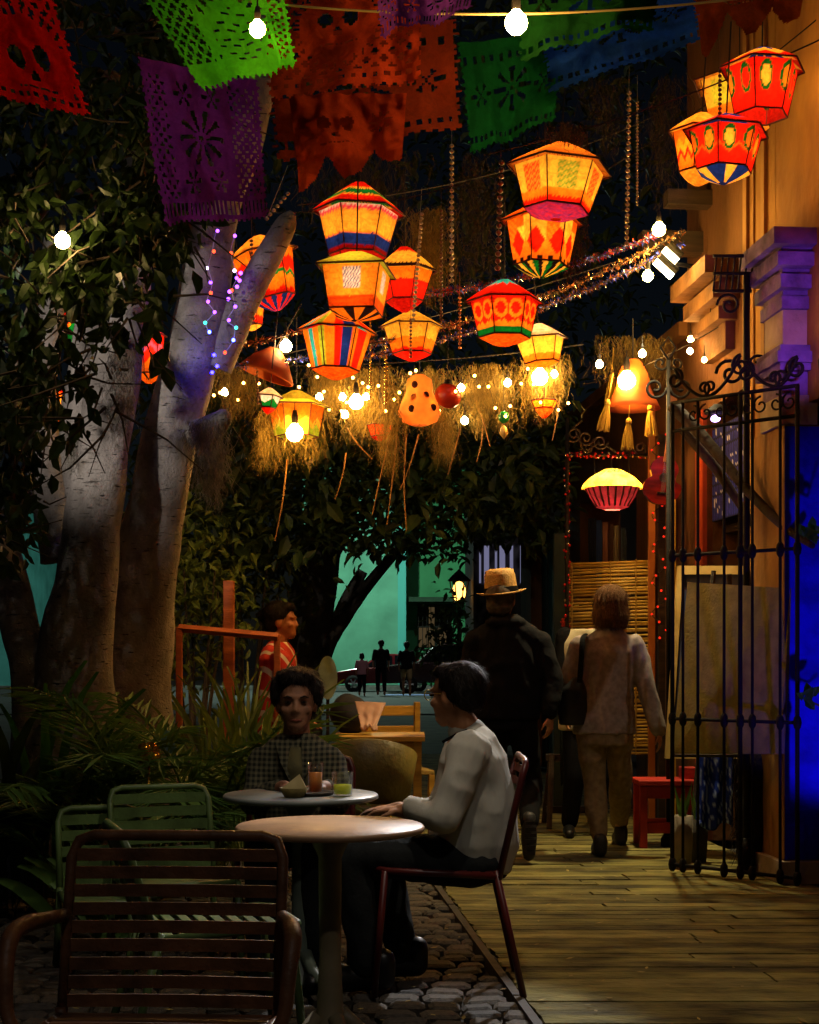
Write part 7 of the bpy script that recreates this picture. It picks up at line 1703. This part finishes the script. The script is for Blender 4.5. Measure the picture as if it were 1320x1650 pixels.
skinned(m_, 'shoes', MATS['black shoe'], t, .01, 3)
m_ = MB(O_); hairmesh(m_, HC, fd, 'bun', 1.0); strands(skinned(m_, 'hair', HAIR, t, .008, 5), 1500, .04, HAIR, t, -fd, 4)
m_ = MB(O_); m_.ball(q(-.031, .082, .010), (.012, .008, .007), 10, 8, M); m_.build('eye', mat('eye dark', '#140e0a', rough=.5, spec=.1), t, True)

# ---- three walkers on the far street
def far_person(px, D, H, top, bottom, label, lean=0, shorts=False, hair='short', skirt=False):
    b = at(px, D); k = H / 1.75; t = thing('person', label, 'person', b, 0, 'walkers on the far street'); V = lambda x, y, z_: b + Vector((x, y, z_)) * k
    HC = V(0, 0, 1.62); fd = Vector((-.3, 1, 0)); body = MB(b); head(body, HC, fd, k); neck(body, HC, fd, V(0, 0, 1.47), k)
    loft(body, [(V(0, 0, .92), .13 * k, .1 * k), (V(0, 0, 1.2), .13 * k, .1 * k), (V(0, 0, 1.4), .17 * k, .09 * k), (V(0, 0, 1.47), .06 * k, .05 * k)], (1, 0, 0))
    ar = [(V(s_ * .19, 0, 1.4), V(s_ * .25, .02, 1.14), V(s_ * .24, .06, .9)) for s_ in (-1, 1)]
    for a, e_, h_ in ar: chain(body, [(a, .045 * k), (e_, .038 * k), (h_, .03 * k)]); hand(body, h_, Vector((0, .2, -1)), Vector((1, 0, 0)), 1, k)
    lg = [(V(-.09, 0, .9), V(-.1, .14, .5), V(-.1, .2, .08)), (V(.09, 0, .9), V(.11, -.05, .5), V(.12, -.2, .08))]
    for a, kn, ft in lg: chain(body, [(a, .08 * k), (kn, .055 * k), (ft, .038 * k)]); shoe(body, ft - UZ * .08 - UY * .05, Vector((0, 1, 0)), k)
    skinned(body, 'body', SKIN, t, .018, 3)
    m_ = MB(b); loft(m_, [(V(0, 0, .86), .2 * k, .14 * k), (V(0, 0, 1.15), .17 * k, .13 * k), (V(0, 0, 1.38), .2 * k, .11 * k), (V(0, 0, 1.47), .08 * k, .07 * k)], (1, 0, 0))
    for a, e_, h_ in ar: chain(m_, [(a, .07 * k), (e_, .055 * k)])
    skinned(m_, 'shirt', top, t, .018, 3)
    m_ = MB(b)
    for a, kn, ft in lg: chain(m_, [(a, .1 * k), (kn + (UZ * .08 if shorts else UZ * 0), .08 * k)] + ([] if shorts else [(ft + UZ * .06, .06 * k)]))
    skinned(m_, 'shorts' if shorts else 'trousers', bottom, t, .018, 3)
    m_ = MB(b); hairmesh(m_, HC, fd, hair, k); skinned(m_, 'hair', HAIR, t, .018, 2)
far_person(583, 50, 1.42, mat('pink top', '#c0808a', rough=.8), BLKT, 'short walker in a pink top by the red hatchback', hair='bob')
far_person(614, 50.3, 1.86, BLKJ, BLKT, 'tall walker in dark clothes between the far cars')
far_person(655, 50, 1.80, BLKJ, mat('tan shorts', '#a88a60', rough=.8), 'walker in tan shorts in front of the dark wagon', shorts=True)
